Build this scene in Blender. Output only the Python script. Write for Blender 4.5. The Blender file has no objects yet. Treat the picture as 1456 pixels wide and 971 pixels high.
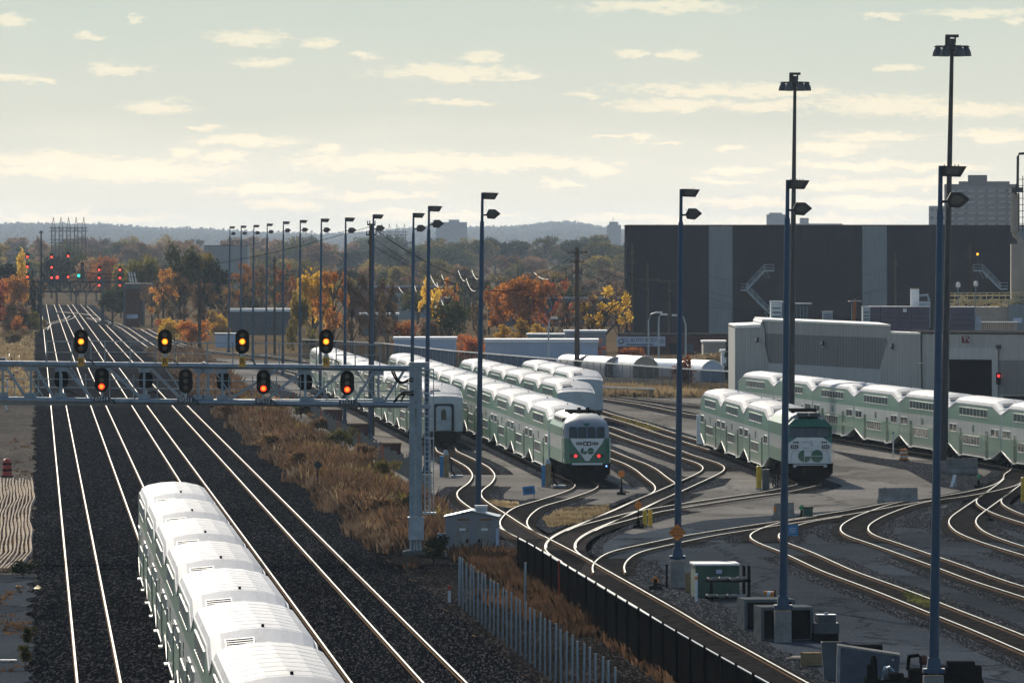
import bpy, math, random
import numpy as np
from mathutils import Vector, Matrix, Quaternion

S = bpy.context.scene
COL = S.collection
R = math.radians
F, H, YH, XC = 11900.0, 15.0, 364.0, 728.0     # focal length in photo pixels, camera height, horizon row, centre column
DX = -0.0568                                     # heading of the main line (x per metre of y)
MAIN = (2.17, 6.12, 10.2, 14.2)                  # lateral offsets of the four main tracks
rnd = random.Random(5)

def G(px, py, z=0.0):
    d = F * (H - z) / (py - YH)
    return Vector(((px - XC) * d / F, d, z))
def P(px, py, d):
    return Vector(((px - XC) * d / F, d, H - (py - YH) * d / F))
def sc(py):                                       # photo pixels per metre for something standing at ground row py
    return (py - YH) / H

# ------------------------------------------------------------------ mesh builder
class MB:
    def __init__(s):
        s.v = []; s.f = []; s.m = []
    def add(s, vs, fs, mat=0):
        b = len(s.v); s.v += [tuple(v) for v in vs]
        for f in fs:
            s.f.append(tuple(i + b for i in f)); s.m.append(mat)
        return s
    def hexa(s, p, mat=0):
        return s.add(p, [(3,2,1,0),(4,5,6,7),(0,1,5,4),(1,2,6,5),(2,3,7,6),(3,0,4,7)], mat)
    def box(s, c, d, mat=0, rz=0.0, taper=1.0):
        x, y, z = d[0]/2, d[1]/2, d[2]/2
        cr, sr = math.cos(rz), math.sin(rz)
        pts = []
        for zz, k in ((-z, 1.0), (z, taper)):
            for xx, yy in ((-x,-y),(x,-y),(x,y),(-x,y)):
                a, b = xx*k, yy*k
                pts.append((c[0]+a*cr-b*sr, c[1]+a*sr+b*cr, c[2]+zz))
        return s.hexa(pts, mat)
    def b2(s, lo, hi, mat=0):
        return s.box([(lo[i]+hi[i])/2 for i in range(3)], [abs(hi[i]-lo[i]) for i in range(3)], mat)
    def bar(s, p, q, w, h=None, mat=0, up=(0,0,1)):
        h = w if h is None else h
        p, q = Vector(p), Vector(q); d = (q-p)
        if d.length < 1e-6: return s
        d.normalize(); u = Vector(up)
        if abs(d.dot(u)) > 0.98: u = Vector((0,1,0))
        a = d.cross(u).normalized(); b = a.cross(d).normalized()
        a *= w/2; b *= h/2
        return s.hexa([p-a-b, p+a-b, p+a+b, p-a+b, q-a-b, q+a-b, q+a+b, q-a+b], mat)
    def cyl(s, p, q, r0, r1=None, n=10, mat=0, cap=True):
        r1 = r0 if r1 is None else r1
        p, q = Vector(p), Vector(q); d = (q-p).normalized()
        u = Vector((0,0,1)) if abs(d.z) < .9 else Vector((1,0,0))
        a = d.cross(u).normalized(); b = d.cross(a).normalized()
        vs = []
        for c, r in ((p, r0), (q, r1)):
            for i in range(n):
                t = 2*math.pi*i/n
                vs.append(c + a*(r*math.cos(t)) + b*(r*math.sin(t)))
        fs = [(i, (i+1) % n, n+(i+1) % n, n+i) for i in range(n)]
        if cap: fs += [tuple(range(n-1,-1,-1)), tuple(range(n, 2*n))]
        return s.add(vs, fs, mat)
    def tube(s, pts, r, n=6, mat=0):
        pts = [Vector(p) for p in pts]
        rs = r if isinstance(r, (list, tuple)) else [r]*len(pts)
        vs = []
        for i, p in enumerate(pts):
            d = (pts[min(i+1, len(pts)-1)] - pts[max(i-1, 0)]).normalized()
            u = Vector((0,0,1)) if abs(d.z) < .95 else Vector((1,0,0))
            a = d.cross(u).normalized(); b = d.cross(a).normalized()
            for k in range(n):
                t = 2*math.pi*k/n
                vs.append(p + a*(rs[i]*math.cos(t)) + b*(rs[i]*math.sin(t)))
        fs = []
        for i in range(len(pts)-1):
            for k in range(n):
                fs.append((i*n+k, i*n+(k+1) % n, (i+1)*n+(k+1) % n, (i+1)*n+k))
        fs += [tuple(range(n-1,-1,-1)), tuple(range((len(pts)-1)*n, len(pts)*n))]
        return s.add(vs, fs, mat)
    def lathe(s, c, prof, n=14, mat=0):
        vs = []; c = Vector(c)
        for r, z in prof:
            for i in range(n):
                t = 2*math.pi*i/n
                vs.append(c + Vector((r*math.cos(t), r*math.sin(t), z)))
        fs = [(j*n+i, j*n+(i+1) % n, (j+1)*n+(i+1) % n, (j+1)*n+i) for j in range(len(prof)-1) for i in range(n)]
        fs += [tuple(range(n-1,-1,-1)), tuple(range((len(prof)-1)*n, len(prof)*n))]
        return s.add(vs, fs, mat)
    def prism(s, pts, off, mat=0):                # polygon of 3D points pushed along a vector
        off = Vector(off); n = len(pts); pts = [Vector(p) for p in pts]
        vs = pts + [p + off for p in pts]
        fs = [tuple(range(n-1,-1,-1)), tuple(range(n, 2*n))] + [(i, (i+1) % n, n+(i+1) % n, n+i) for i in range(n)]
        return s.add(vs, fs, mat)
    def sheet(s, pts, mat=0):
        return s.add(pts, [tuple(range(len(pts)))], mat)
    def build(s, name, mats, parent=None, smooth=None, loc=None):
        if not isinstance(mats, (list, tuple)): mats = [mats]
        me = bpy.data.meshes.new(name)
        me.from_pydata(s.v, [], s.f)
        for m in mats: me.materials.append(m)
        if len(mats) > 1: me.polygons.foreach_set('material_index', s.m)
        if smooth is not None:
            me.polygons.foreach_set('use_smooth', [True]*len(me.polygons))
            me.set_sharp_from_angle(angle=R(smooth))
        me.update()
        o = bpy.data.objects.new(name, me); COL.objects.link(o)
        if parent is not None: o.parent = parent
        if loc is not None: o.location = loc
        return o

def tag(o, label=None, cat=None, group=None, kind=None):
    if label: o['label'] = label
    if cat: o['category'] = cat
    if group: o['group'] = group
    if kind: o['kind'] = kind
    return o
def empty(name, loc=(0,0,0), rz=0.0, label=None, cat=None, group=None):
    o = bpy.data.objects.new(name, None); COL.objects.link(o)
    o.empty_display_size = .2
    o.location = loc; o.rotation_euler = (0,0,rz)
    return tag(o, label, cat, group)
def kids(o):
    return CH.get(o.name, [])
CH = {}
def index_children():
    CH.clear()
    for o in bpy.data.objects:
        if o.parent: CH.setdefault(o.parent.name, []).append(o)
def copy_tree(o, parent=None):
    c = o.copy(); COL.objects.link(c)
    if parent is not None: c.parent = parent
    for ch in list(CH.get(o.name, [])): copy_tree(ch, c)
    return c
def text_mb(mb, s, size, origin, ux, uz, mat=0, thick=0.0, align='CENTER', spacing=1.0):
    cu = bpy.data.curves.new('txt', 'FONT'); cu.body = s; cu.size = size
    cu.align_x = align; cu.align_y = 'CENTER'; cu.resolution_u = 2; cu.space_character = spacing
    to = bpy.data.objects.new('txt', cu); COL.objects.link(to)
    bpy.context.view_layer.update()
    me = bpy.data.meshes.new_from_object(to.evaluated_get(bpy.context.evaluated_depsgraph_get()))
    o, ux, uz = Vector(origin), Vector(ux), Vector(uz)
    mb.add([o + ux*v.co.x + uz*v.co.y for v in me.vertices], [tuple(p.vertices) for p in me.polygons], mat)
    bpy.data.objects.remove(to); bpy.data.meshes.remove(me); bpy.data.curves.remove(cu)
    return mb

# ------------------------------------------------------------------ materials
def newmat(name):
    m = bpy.data.materials.new(name); m.use_nodes = True
    nt = m.node_tree; return m, nt, nt.nodes['Principled BSDF']
def node(nt, t, **kw):
    n = nt.nodes.new(t)
    for k, v in kw.items(): setattr(n, k, v)
    return n
def mat(name, col, rough=.6, metal=0.0, var=.25, scale=3.0, bump=0.0, spec=.5, col2=None, coords='Object', coat=0.0, detail=5, stretch=None, alpha=None):
    """surface colour wandering between two shades of itself by 3D noise"""
    m, nt, b = newmat(name)
    L = nt.links.new
    tc = node(nt, 'ShaderNodeTexCoord')
    src = tc.outputs[coords]
    if stretch:
        mp = node(nt, 'ShaderNodeMapping'); mp.inputs['Scale'].default_value = stretch; L(src, mp.inputs[0]); src = mp.outputs[0]
    nz = node(nt, 'ShaderNodeTexNoise'); nz.inputs['Scale'].default_value = scale; nz.inputs['Detail'].default_value = detail; nz.inputs['Roughness'].default_value = .65
    L(src, nz.inputs['Vector'])
    cr = node(nt, 'ShaderNodeValToRGB'); cr.color_ramp.elements[0].position = .32; cr.color_ramp.elements[1].position = .68
    c1 = [c*(1-var) for c in col]; c2 = list(col2) if col2 else [min(1, c*(1+var)) for c in col]
    cr.color_ramp.elements[0].color = (*c1, 1); cr.color_ramp.elements[1].color = (*c2, 1)
    L(nz.outputs['Fac'], cr.inputs[0]); L(cr.outputs[0], b.inputs['Base Color'])
    b.inputs['Roughness'].default_value = rough; b.inputs['Metallic'].default_value = metal
    b.inputs['Specular IOR Level'].default_value = 0.0 if rough >= .8 else spec
    b.inputs['Coat Weight'].default_value = coat
    if alpha is not None: b.inputs['Alpha'].default_value = alpha
    if bump:
        bp = node(nt, 'ShaderNodeBump'); bp.inputs['Strength'].default_value = bump; bp.inputs['Distance'].default_value = .05
        L(nz.outputs['Fac'], bp.inputs['Height']); L(bp.outputs[0], b.inputs['Normal'])
    return m
def emit(name, col, strength):
    m, nt, b = newmat(name)
    b.inputs['Base Color'].default_value = (*[c*.3 for c in col], 1)
    b.inputs['Emission Color'].default_value = (*col, 1); b.inputs['Emission Strength'].default_value = strength
    return m
def leafmat(name, a, b_, c, scale=.5, trans=.4):
    m = bpy.data.materials.new(name); m.use_nodes = True; nt = m.node_tree; nt.nodes.clear(); L = nt.links.new
    out = node(nt, 'ShaderNodeOutputMaterial')
    tc = node(nt, 'ShaderNodeTexCoord'); nz = node(nt, 'ShaderNodeTexNoise'); nz.inputs['Scale'].default_value = scale; nz.inputs['Detail'].default_value = 6
    oi = node(nt, 'ShaderNodeObjectInfo'); ad = node(nt, 'ShaderNodeVectorMath', operation='ADD')
    L(tc.outputs['Object'], ad.inputs[0]); L(oi.outputs['Location'], ad.inputs[1]); L(ad.outputs[0], nz.inputs['Vector'])
    cr = node(nt, 'ShaderNodeValToRGB'); e = cr.color_ramp.elements
    e[0].position = .33; e[0].color = (*a, 1); e[1].position = .66; e[1].color = (*c, 1)
    k = e.new(.5); k.color = (*b_, 1)
    L(nz.outputs['Fac'], cr.inputs[0])
    hs = node(nt, 'ShaderNodeHueSaturation')
    mr = node(nt, 'ShaderNodeMapRange'); mr.inputs[3].default_value = .7; mr.inputs[4].default_value = 1.25
    L(oi.outputs['Random'], mr.inputs[0]); L(mr.outputs[0], hs.inputs['Value']); L(cr.outputs[0], hs.inputs['Color'])
    d = node(nt, 'ShaderNodeBsdfDiffuse'); t = node(nt, 'ShaderNodeBsdfTranslucent'); mx = node(nt, 'ShaderNodeMixShader'); mx.inputs[0].default_value = trans
    L(hs.outputs[0], d.inputs[0]); L(hs.outputs[0], t.inputs[0]); L(d.outputs[0], mx.inputs[1]); L(t.outputs[0], mx.inputs[2]); L(mx.outputs[0], out.inputs[0])
    return m
def speckle(name, a, b_, c, scale=9.0, big=.06, rough=.95, bump=.6, bigamt=.35, spec=.0, cracks=0, long=1.0):
    """crushed stone or worn paving: fine grain over broad stains, in world metres"""
    m, nt, b = newmat(name); L = nt.links.new
    tc = node(nt, 'ShaderNodeTexCoord')
    vo = node(nt, 'ShaderNodeTexVoronoi'); vo.inputs['Scale'].default_value = scale
    mv = node(nt, 'ShaderNodeMapping'); mv.inputs['Scale'].default_value = (1, long, 1); L(tc.outputs['Object'], mv.inputs[0]); L(mv.outputs[0], vo.inputs['Vector'])
    cr = node(nt, 'ShaderNodeValToRGB'); e = cr.color_ramp.elements
    e[0].position = .1; e[0].color = (*a, 1); e[1].position = .96; e[1].color = (*c, 1); k = e.new(.7); k.color = (*b_, 1)
    sep = node(nt, 'ShaderNodeSeparateColor'); L(vo.outputs['Color'], sep.inputs[0]); L(sep.outputs[0], cr.inputs[0])
    mp = node(nt, 'ShaderNodeMapping'); mp.inputs['Scale'].default_value = (1, .35, 1); L(tc.outputs['Object'], mp.inputs[0])
    nz = node(nt, 'ShaderNodeTexNoise'); nz.inputs['Scale'].default_value = big; nz.inputs['Detail'].default_value = 9; nz.inputs['Roughness'].default_value = .7
    L(mp.outputs[0], nz.inputs['Vector'])
    mr = node(nt, 'ShaderNodeMapRange'); mr.inputs[1].default_value = .3; mr.inputs[2].default_value = .7
    mr.inputs[3].default_value = 1-bigamt; mr.inputs[4].default_value = 1+bigamt; L(nz.outputs['Fac'], mr.inputs[0])
    fac = mr.outputs[0]
    if cracks:                                    # tarred cracks and patch joints
        wn = node(nt, 'ShaderNodeTexNoise'); wn.inputs['Scale'].default_value = .35; wn.inputs['Detail'].default_value = 4; L(tc.outputs['Object'], wn.inputs['Vector'])
        wa = node(nt, 'ShaderNodeVectorMath', operation='MULTIPLY_ADD'); L(wn.outputs['Color'], wa.inputs[0]); wa.inputs[1].default_value = (3.5,6,0); L(mp.outputs[0], wa.inputs[2])
        ve = node(nt, 'ShaderNodeTexVoronoi', feature='DISTANCE_TO_EDGE'); ve.inputs['Scale'].default_value = cracks; L(wa.outputs[0], ve.inputs['Vector'])
        ms = node(nt, 'ShaderNodeMapRange'); ms.inputs[1].default_value = .004; ms.inputs[2].default_value = .016; ms.inputs[3].default_value = .45; ms.inputs[4].default_value = 1.0; L(ve.outputs['Distance'], ms.inputs[0])
        vc = node(nt, 'ShaderNodeTexVoronoi'); vc.inputs['Scale'].default_value = cracks; L(wa.outputs[0], vc.inputs['Vector'])
        sc2 = node(nt, 'ShaderNodeSeparateColor'); L(vc.outputs['Color'], sc2.inputs[0])
        m2 = node(nt, 'ShaderNodeMapRange'); m2.inputs[3].default_value = .72; m2.inputs[4].default_value = 1.2; L(sc2.outputs[1], m2.inputs[0])
        q1 = node(nt, 'ShaderNodeMath', operation='MULTIPLY'); L(fac, q1.inputs[0]); L(ms.outputs[0], q1.inputs[1])
        q2 = node(nt, 'ShaderNodeMath', operation='MULTIPLY'); L(q1.outputs[0], q2.inputs[0]); L(m2.outputs[0], q2.inputs[1]); fac = q2.outputs[0]
    mu = node(nt, 'ShaderNodeVectorMath', operation='SCALE'); L(cr.outputs[0], mu.inputs[0]); L(fac, mu.inputs['Scale']); L(mu.outputs[0], b.inputs['Base Color'])
    b.inputs['Roughness'].default_value = rough; b.inputs['Specular IOR Level'].default_value = spec
    if bump:
        bp = node(nt, 'ShaderNodeBump'); bp.inputs['Strength'].default_value = bump; bp.inputs['Distance'].default_value = .05
        L(vo.outputs['Distance'], bp.inputs['Height']); L(bp.outputs[0], b.inputs['Normal'])
    return m
def livery(name):
    """coach side: painted bands by height, streaked with dirt"""
    m, nt, b = newmat(name); L = nt.links.new
    tc = node(nt, 'ShaderNodeTexCoord'); sx = node(nt, 'ShaderNodeSeparateXYZ'); L(tc.outputs['Object'], sx.inputs[0])
    dv = node(nt, 'ShaderNodeMath', operation='DIVIDE'); dv.inputs[1].default_value = 5.0; L(sx.outputs[2], dv.inputs[0])
    cr = node(nt, 'ShaderNodeValToRGB'); cr.color_ramp.interpolation = 'CONSTANT'; e = cr.color_ramp.elements
    grey = (.36,.40,.38,1); gr = (.17,.36,.25,1); wh = (.66,.69,.66,1)
    e[0].position = 0; e[0].color = grey; e[1].position = .80/5; e[1].color = gr
    for p, c in ((2.08/5, wh), (2.93/5, gr), (4.13/5, wh)):
        k = e.new(p); k.color = c
    L(dv.outputs[0], cr.inputs[0])
    mp = node(nt, 'ShaderNodeMapping'); mp.inputs['Scale'].default_value = (3, 3, .25); L(tc.outputs['Object'], mp.inputs[0])
    oi = node(nt, 'ShaderNodeObjectInfo'); ad = node(nt, 'ShaderNodeVectorMath', operation='ADD'); L(mp.outputs[0], ad.inputs[0]); L(oi.outputs['Location'], ad.inputs[1])
    nz = node(nt, 'ShaderNodeTexNoise'); nz.inputs['Scale'].default_value = 1.0; nz.inputs['Detail'].default_value = 6; L(ad.outputs[0], nz.inputs['Vector'])
    mr = node(nt, 'ShaderNodeMapRange'); mr.inputs[1].default_value = .3; mr.inputs[2].default_value = .75; mr.inputs[3].default_value = .72; mr.inputs[4].default_value = 1.15; L(nz.outputs['Fac'], mr.inputs[0])
    r2 = node(nt, 'ShaderNodeMapRange'); r2.inputs[3].default_value = .8; r2.inputs[4].default_value = 1.15; L(oi.outputs['Random'], r2.inputs[0])
    mm = node(nt, 'ShaderNodeMath', operation='MULTIPLY'); L(mr.outputs[0], mm.inputs[0]); L(r2.outputs[0], mm.inputs[1])
    mu = node(nt, 'ShaderNodeVectorMath', operation='SCALE'); L(cr.outputs[0], mu.inputs[0]); L(mm.outputs[0], mu.inputs['Scale']); L(mu.outputs[0], b.inputs['Base Color'])
    b.inputs['Roughness'].default_value = .3; b.inputs['Coat Weight'].default_value = .35; b.inputs['Coat Roughness'].default_value = .12
    return m
def ribbed(name, col, freq, rough=.6, depth=.5, var=.15):
    """corrugated cladding: vertical ribs along x"""
    m = mat(name, col, rough, var=var, scale=.7, stretch=(2,2,.2)); nt = m.node_tree; b = nt.nodes['Principled BSDF']; L = nt.links.new
    tc = node(nt, 'ShaderNodeTexCoord'); wv = node(nt, 'ShaderNodeTexWave'); wv.inputs['Scale'].default_value = freq; L(tc.outputs['Object'], wv.inputs['Vector'])
    bp = node(nt, 'ShaderNodeBump'); bp.inputs['Strength'].default_value = depth; bp.inputs['Distance'].default_value = .05
    L(wv.outputs['Fac'], bp.inputs['Height']); L(bp.outputs[0], b.inputs['Normal'])
    return m

M = {}
M['livery'] = livery('coach_paint')
M['roof'] = mat('coach_roof', (.465,.485,.505), .72, var=.17, scale=1.1, stretch=(2.2,.35,1), bump=.0, detail=8, spec=.12)
def soil_roof():
    m = M['roof']; nt = m.node_tree; L = nt.links.new; b = nt.nodes['Principled BSDF']; src = b.inputs['Base Color'].links[0].from_socket
    oi = node(nt, 'ShaderNodeObjectInfo'); tc = node(nt, 'ShaderNodeTexCoord')
    ad = node(nt, 'ShaderNodeVectorMath', operation='MULTIPLY_ADD'); L(tc.outputs['Object'], ad.inputs[0]); ad.inputs[1].default_value = (2.4,.45,1); L(oi.outputs['Location'], ad.inputs[2])
    nz = node(nt, 'ShaderNodeTexNoise'); nz.inputs['Scale'].default_value = 1.6; nz.inputs['Detail'].default_value = 8; nz.inputs['Roughness'].default_value = .7; L(ad.outputs[0], nz.inputs['Vector'])
    mr = node(nt, 'ShaderNodeMapRange'); mr.inputs[1].default_value = .56; mr.inputs[2].default_value = .72; mr.inputs[3].default_value = 0; mr.inputs[4].default_value = .55; L(nz.outputs['Fac'], mr.inputs[0])
    mx = node(nt, 'ShaderNodeMix', data_type='RGBA'); L(mr.outputs[0], mx.inputs[0]); L(src, mx.inputs[6]); mx.inputs[7].default_value = (.33,.28,.23,1)
    r2 = node(nt, 'ShaderNodeMapRange'); r2.inputs[3].default_value = .86; r2.inputs[4].default_value = 1.1; L(oi.outputs['Random'], r2.inputs[0])
    sc_ = node(nt, 'ShaderNodeVectorMath', operation='SCALE'); L(mx.outputs[2], sc_.inputs[0]); L(r2.outputs[0], sc_.inputs['Scale']); L(sc_.outputs[0], b.inputs['Base Color'])
soil_roof()
M['coach_end'] = mat('coach_end', (.50,.54,.54), .5, var=.12, scale=1.5)
M['rubber'] = mat('rubber', (.018,.02,.02), .7)
M['glass'] = mat('window_glass', (.03,.04,.04), .12, var=.3, scale=2, spec=.6)
M['alu'] = mat('window_frame', (.62,.64,.62), .35, .6, var=.1)
M['door_green'] = mat('door_paint', (.012,.10,.055), .35, var=.25, coat=.3)
M['under'] = mat('running_gear', (.009,.009,.010), .85, var=.4)
M['go_green'] = mat('loco_green', (.009,.12,.07), .3, var=.12, coat=.4)
M['go_white'] = mat('loco_white', (.70,.73,.72), .35, var=.08, coat=.3)
M['silver'] = mat('loco_roof', (.27,.30,.31), .4, .3, var=.15, scale=1.5)
M['black'] = mat('black_paint', (.007,.0075,.008), .8, var=.4)
M['board'] = mat('number_board', (.01,.01,.012), .3)
M['digit'] = mat('board_digit', (.75,.77,.75), .5, var=.05)
M['redlamp'] = emit('red_marker', (1,.03,.03), 2)
M['red'] = emit('red_aspect', (1,.03,.004), 2.2)
M['redcore'] = emit('red_core', (1,.13,.015), 3)
M['yellow'] = emit('yellow_aspect', (1,.20,.004), 1.6)
M['yellowcore'] = emit('yellow_core', (1,.42,.03), 2.0)
M['farred'] = emit('far_red', (1,.05,.03), 3)
M['farteal'] = emit('far_teal', (.03,.9,.65), 2)
M['bluelamp'] = emit('blue_lamp', (.2,.45,1), 3)
M['amberlamp'] = emit('amber_lamp', (1,.35,.02), 3)
M['darklens'] = mat('dark_lens', (.05,.05,.045), .15)
M['pole'] = mat('pole_blue', (.020,.060,.115), .5, .1, var=.25, scale=1.5, stretch=(1,1,.15))
M['mast'] = mat('mast_dark', (.025,.03,.035), .55, .2, var=.4, scale=1.2)
M['galv'] = mat('galvanised', (.22,.28,.33), .42, .55, var=.2, scale=2.5)
M['galv_l'] = mat('galvanised_light', (.36,.42,.46), .45, .3, var=.2, scale=2.5)
M['fixture'] = mat('lamp_housing', (.02,.022,.025), .5, var=.3)
M['lampglass'] = mat('lamp_glass', (.045,.05,.055), .2, var=.2)
M['concrete'] = mat('concrete', (.27,.26,.24), .9, var=.25, scale=2, bump=.3)
M['concrete_d'] = mat('concrete_dark', (.12,.135,.14), .9, var=.3, scale=2, bump=.3)
M['rail'] = mat('rail_head', (.72,.68,.62), .24, .95, var=.08, scale=1)
M['rust'] = mat('rail_rust', (.17,.112,.072), .9, 0, var=.4, scale=4)
M['tie'] = mat('sleeper', (.055,.050,.046), .9, var=.5, scale=2)
M['ballast'] = speckle('ballast', (.0022,.0027,.0040), (.0060,.0072,.0100), (.052,.053,.056), scale=19, bigamt=.4, long=.06, bump=.2)
M['ballast_y'] = speckle('yard_ballast', (.012,.014,.017), (.028,.032,.038), (.085,.088,.092), scale=19, bigamt=.35, long=.06, bump=.2)
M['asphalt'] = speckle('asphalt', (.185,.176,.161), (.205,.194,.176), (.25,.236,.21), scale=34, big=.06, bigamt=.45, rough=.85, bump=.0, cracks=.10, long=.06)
M['asphalt_shade'] = speckle('asphalt_painted_shade', (.042,.051,.062), (.048,.058,.070), (.064,.073,.084), scale=34, big=.05, bigamt=.35, rough=.8, bump=.0, cracks=.11, long=.06)  # asphalt with the near ground's cloud shade put into its colour
M['paving'] = speckle('pale_paving', (.17,.155,.135), (.24,.22,.195), (.30,.28,.25), scale=6, big=.12, bigamt=.35, bump=.2)
M['dirt'] = speckle('dirt', (.06,.055,.05), (.10,.092,.08), (.17,.15,.13), scale=4, big=.05, bigamt=.4)
M['soil'] = speckle('soil', (.006,.006,.007), (.016,.015,.015), (.05,.046,.042), scale=16, big=.12, bigamt=.5, long=.07, bump=.2)
M['field'] = speckle('field', (.07,.05,.03), (.12,.085,.045), (.19,.14,.08), scale=1.2, big=.02, bigamt=.45)
M['orange'] = mat('sign_orange', (.75,.22,.012), .5, var=.1)
M['yellow_p'] = mat('bollard_yellow', (.62,.40,.02), .5, var=.2)
M['green_sign'] = mat('target_green', (.015,.30,.11), .5, var=.1)
M['blue_sign'] = mat('sign_blue', (.03,.20,.42), .45, var=.12)
M['sign_ink'] = mat('sign_ink', (.012,.012,.012), .6)
M['white_p'] = mat('white_paint', (.72,.74,.74), .5, var=.12)
M['red_p'] = mat('red_paint', (.45,.035,.02), .5, var=.2)
M['steel_g'] = mat('container_green', (.025,.085,.055), .5, var=.35, scale=1.2)
M['steel_b'] = mat('steel_grey', (.062,.072,.082), .5, .3, var=.3, scale=1.5)
M['wood'] = mat('timber', (.30,.215,.12), .8, var=.35, scale=1.5, stretch=(1,8,1))
M['wood_p'] = mat('wood_pole', (.085,.066,.05), .85, var=.35, scale=2, stretch=(4,4,.3))
M['fence_d'] = mat('fence_dark', (.007,.0075,.008), .95, var=.5, scale=1.5)
M['fence_c'] = ribbed('fence_steel', (.060,.072,.080), 2.2, .9, .8)
M['mesh_d'] = mat('fence_mesh', (.02,.022,.025), .9, 0, var=.3, alpha=.42)
M['bgrey'] = ribbed('building_dark', (.009,.012,.022), .5, .9, .25, .2)
M['bpanel'] = ribbed('building_grey', (.21,.24,.25), .5, .6, .25, .1)
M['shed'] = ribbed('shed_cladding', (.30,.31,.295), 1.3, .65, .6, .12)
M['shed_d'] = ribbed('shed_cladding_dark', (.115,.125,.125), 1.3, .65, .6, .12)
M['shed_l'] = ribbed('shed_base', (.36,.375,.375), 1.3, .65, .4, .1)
M['flash'] = mat('roof_edge', (.78,.76,.70), .5, var=.15)
M['tar'] = mat('roof_tar', (.05,.05,.052), .8, var=.3, scale=.6)
M['hole'] = mat('doorway_dark', (.006,.007,.009), .9)
M['purple'] = mat('unit_purple', (.085,.075,.11), .55, var=.2, scale=1)
M['beige'] = mat('beige_wall', (.34,.30,.25), .75, var=.15, scale=.6)
M['brick'] = mat('brick_red', (.115,.05,.04), .85, var=.3, scale=2)
M['brick_h'] = mat('brick_tower', (.055,.048,.055), .85, var=.15, scale=.4)
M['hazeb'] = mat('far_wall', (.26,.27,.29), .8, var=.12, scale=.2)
M['tent'] = mat('white_sheet', (.82,.83,.85), .4, var=.06, scale=.5)
M['tank'] = mat('pale_blue_wall', (.42,.50,.62), .6, var=.12, scale=.3)
M['bark'] = mat('bark', (.055,.045,.038), .9, var=.35, scale=2)
M['lattice'] = mat('lattice_steel', (.05,.055,.06), .8, 0, var=.2)
M['wire'] = mat('wire', (.30,.30,.30), .35, .8, var=.1)
M['cable'] = mat('black_cable', (.012,.012,.012), .9)
M['plate_y'] = mat('plate_yellow', (.70,.36,.02), .5, var=.1)
M['plate_b'] = mat('plate_blue', (.02,.035,.06), .5, var=.1)
M['rail_old'] = mat('old_rail', (.46,.39,.31), .85, 0, var=.3, scale=1, stretch=(1,.2,1))
M['car_white'] = mat('car_white', (.75,.77,.8), .25, var=.05, coat=.5)
M['skin'] = mat('jacket_dark', (.02,.022,.028), .8, var=.3)
M['face'] = mat('skin', (.35,.2,.14), .6, var=.1)
L_ORANGE = leafmat('leaf_orange', (.22,.075,.02), (.42,.155,.03), (.56,.27,.06), trans=.5)
L_YELLOW = leafmat('leaf_yellow', (.40,.22,.025), (.66,.41,.04), (.78,.54,.08), trans=.55)
L_OLIVE = leafmat('leaf_olive', (.045,.05,.015), (.13,.115,.03), (.30,.21,.045), trans=.45)
L_BROWN = leafmat('leaf_brown', (.11,.068,.04), (.20,.125,.07), (.29,.18,.09), trans=.45)
L_GREEN = leafmat('leaf_green', (.030,.042,.014), (.065,.075,.024), (.12,.12,.04))
L_DARK = leafmat('leaf_dark', (.012,.02,.011), (.028,.040,.02), (.05,.06,.03), trans=.2)
L_RUST = leafmat('leaf_rust', (.20,.05,.02), (.36,.10,.03), (.46,.18,.05), trans=.5)
L_GRASS = leafmat('dry_grass', (.052,.034,.024), (.112,.074,.050), (.22,.165,.115), scale=.22, trans=.3)
L_SEDGE = leafmat('dry_sedge', (.034,.023,.016), (.092,.056,.034), (.18,.105,.060), scale=.22, trans=.3)
L_STRAW = leafmat('straw', (.18,.125,.07), (.33,.245,.135), (.46,.36,.21), scale=.2, trans=.3)
L_FAR = leafmat('far_forest', (.030,.030,.024), (.06,.05,.034), (.11,.075,.04), scale=.006)

# ------------------------------------------------------------------ camera
cd = bpy.data.cameras.new('camera'); cam = bpy.data.objects.new('camera', cd); COL.objects.link(cam)
cam.location = (0, 0, H); cam.rotation_euler = (R(90), 0, 0)
cd.sensor_width = 36; cd.lens = F/1456*36; cd.shift_y = -(485.5-YH)/1456
cd.clip_start = 1; cd.clip_end = 60000
S.camera = cam
# ------------------------------------------------------------------ light
SUN_AZ, SUN_EL = -12.5, 24.0
sdir = Vector((math.sin(R(SUN_AZ))*math.cos(R(SUN_EL)), math.cos(R(SUN_AZ))*math.cos(R(SUN_EL)), math.sin(R(SUN_EL))))
ld = bpy.data.lights.new('sun', 'SUN'); ld.energy = 5.0; ld.angle = R(.53); ld.color = (1.0, .90, .76)
lo = bpy.data.objects.new('sun', ld); COL.objects.link(lo); lo.location = (0, 0, 200)
lo.rotation_euler = (-sdir).to_track_quat('-Z', 'Y').to_euler()

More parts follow.
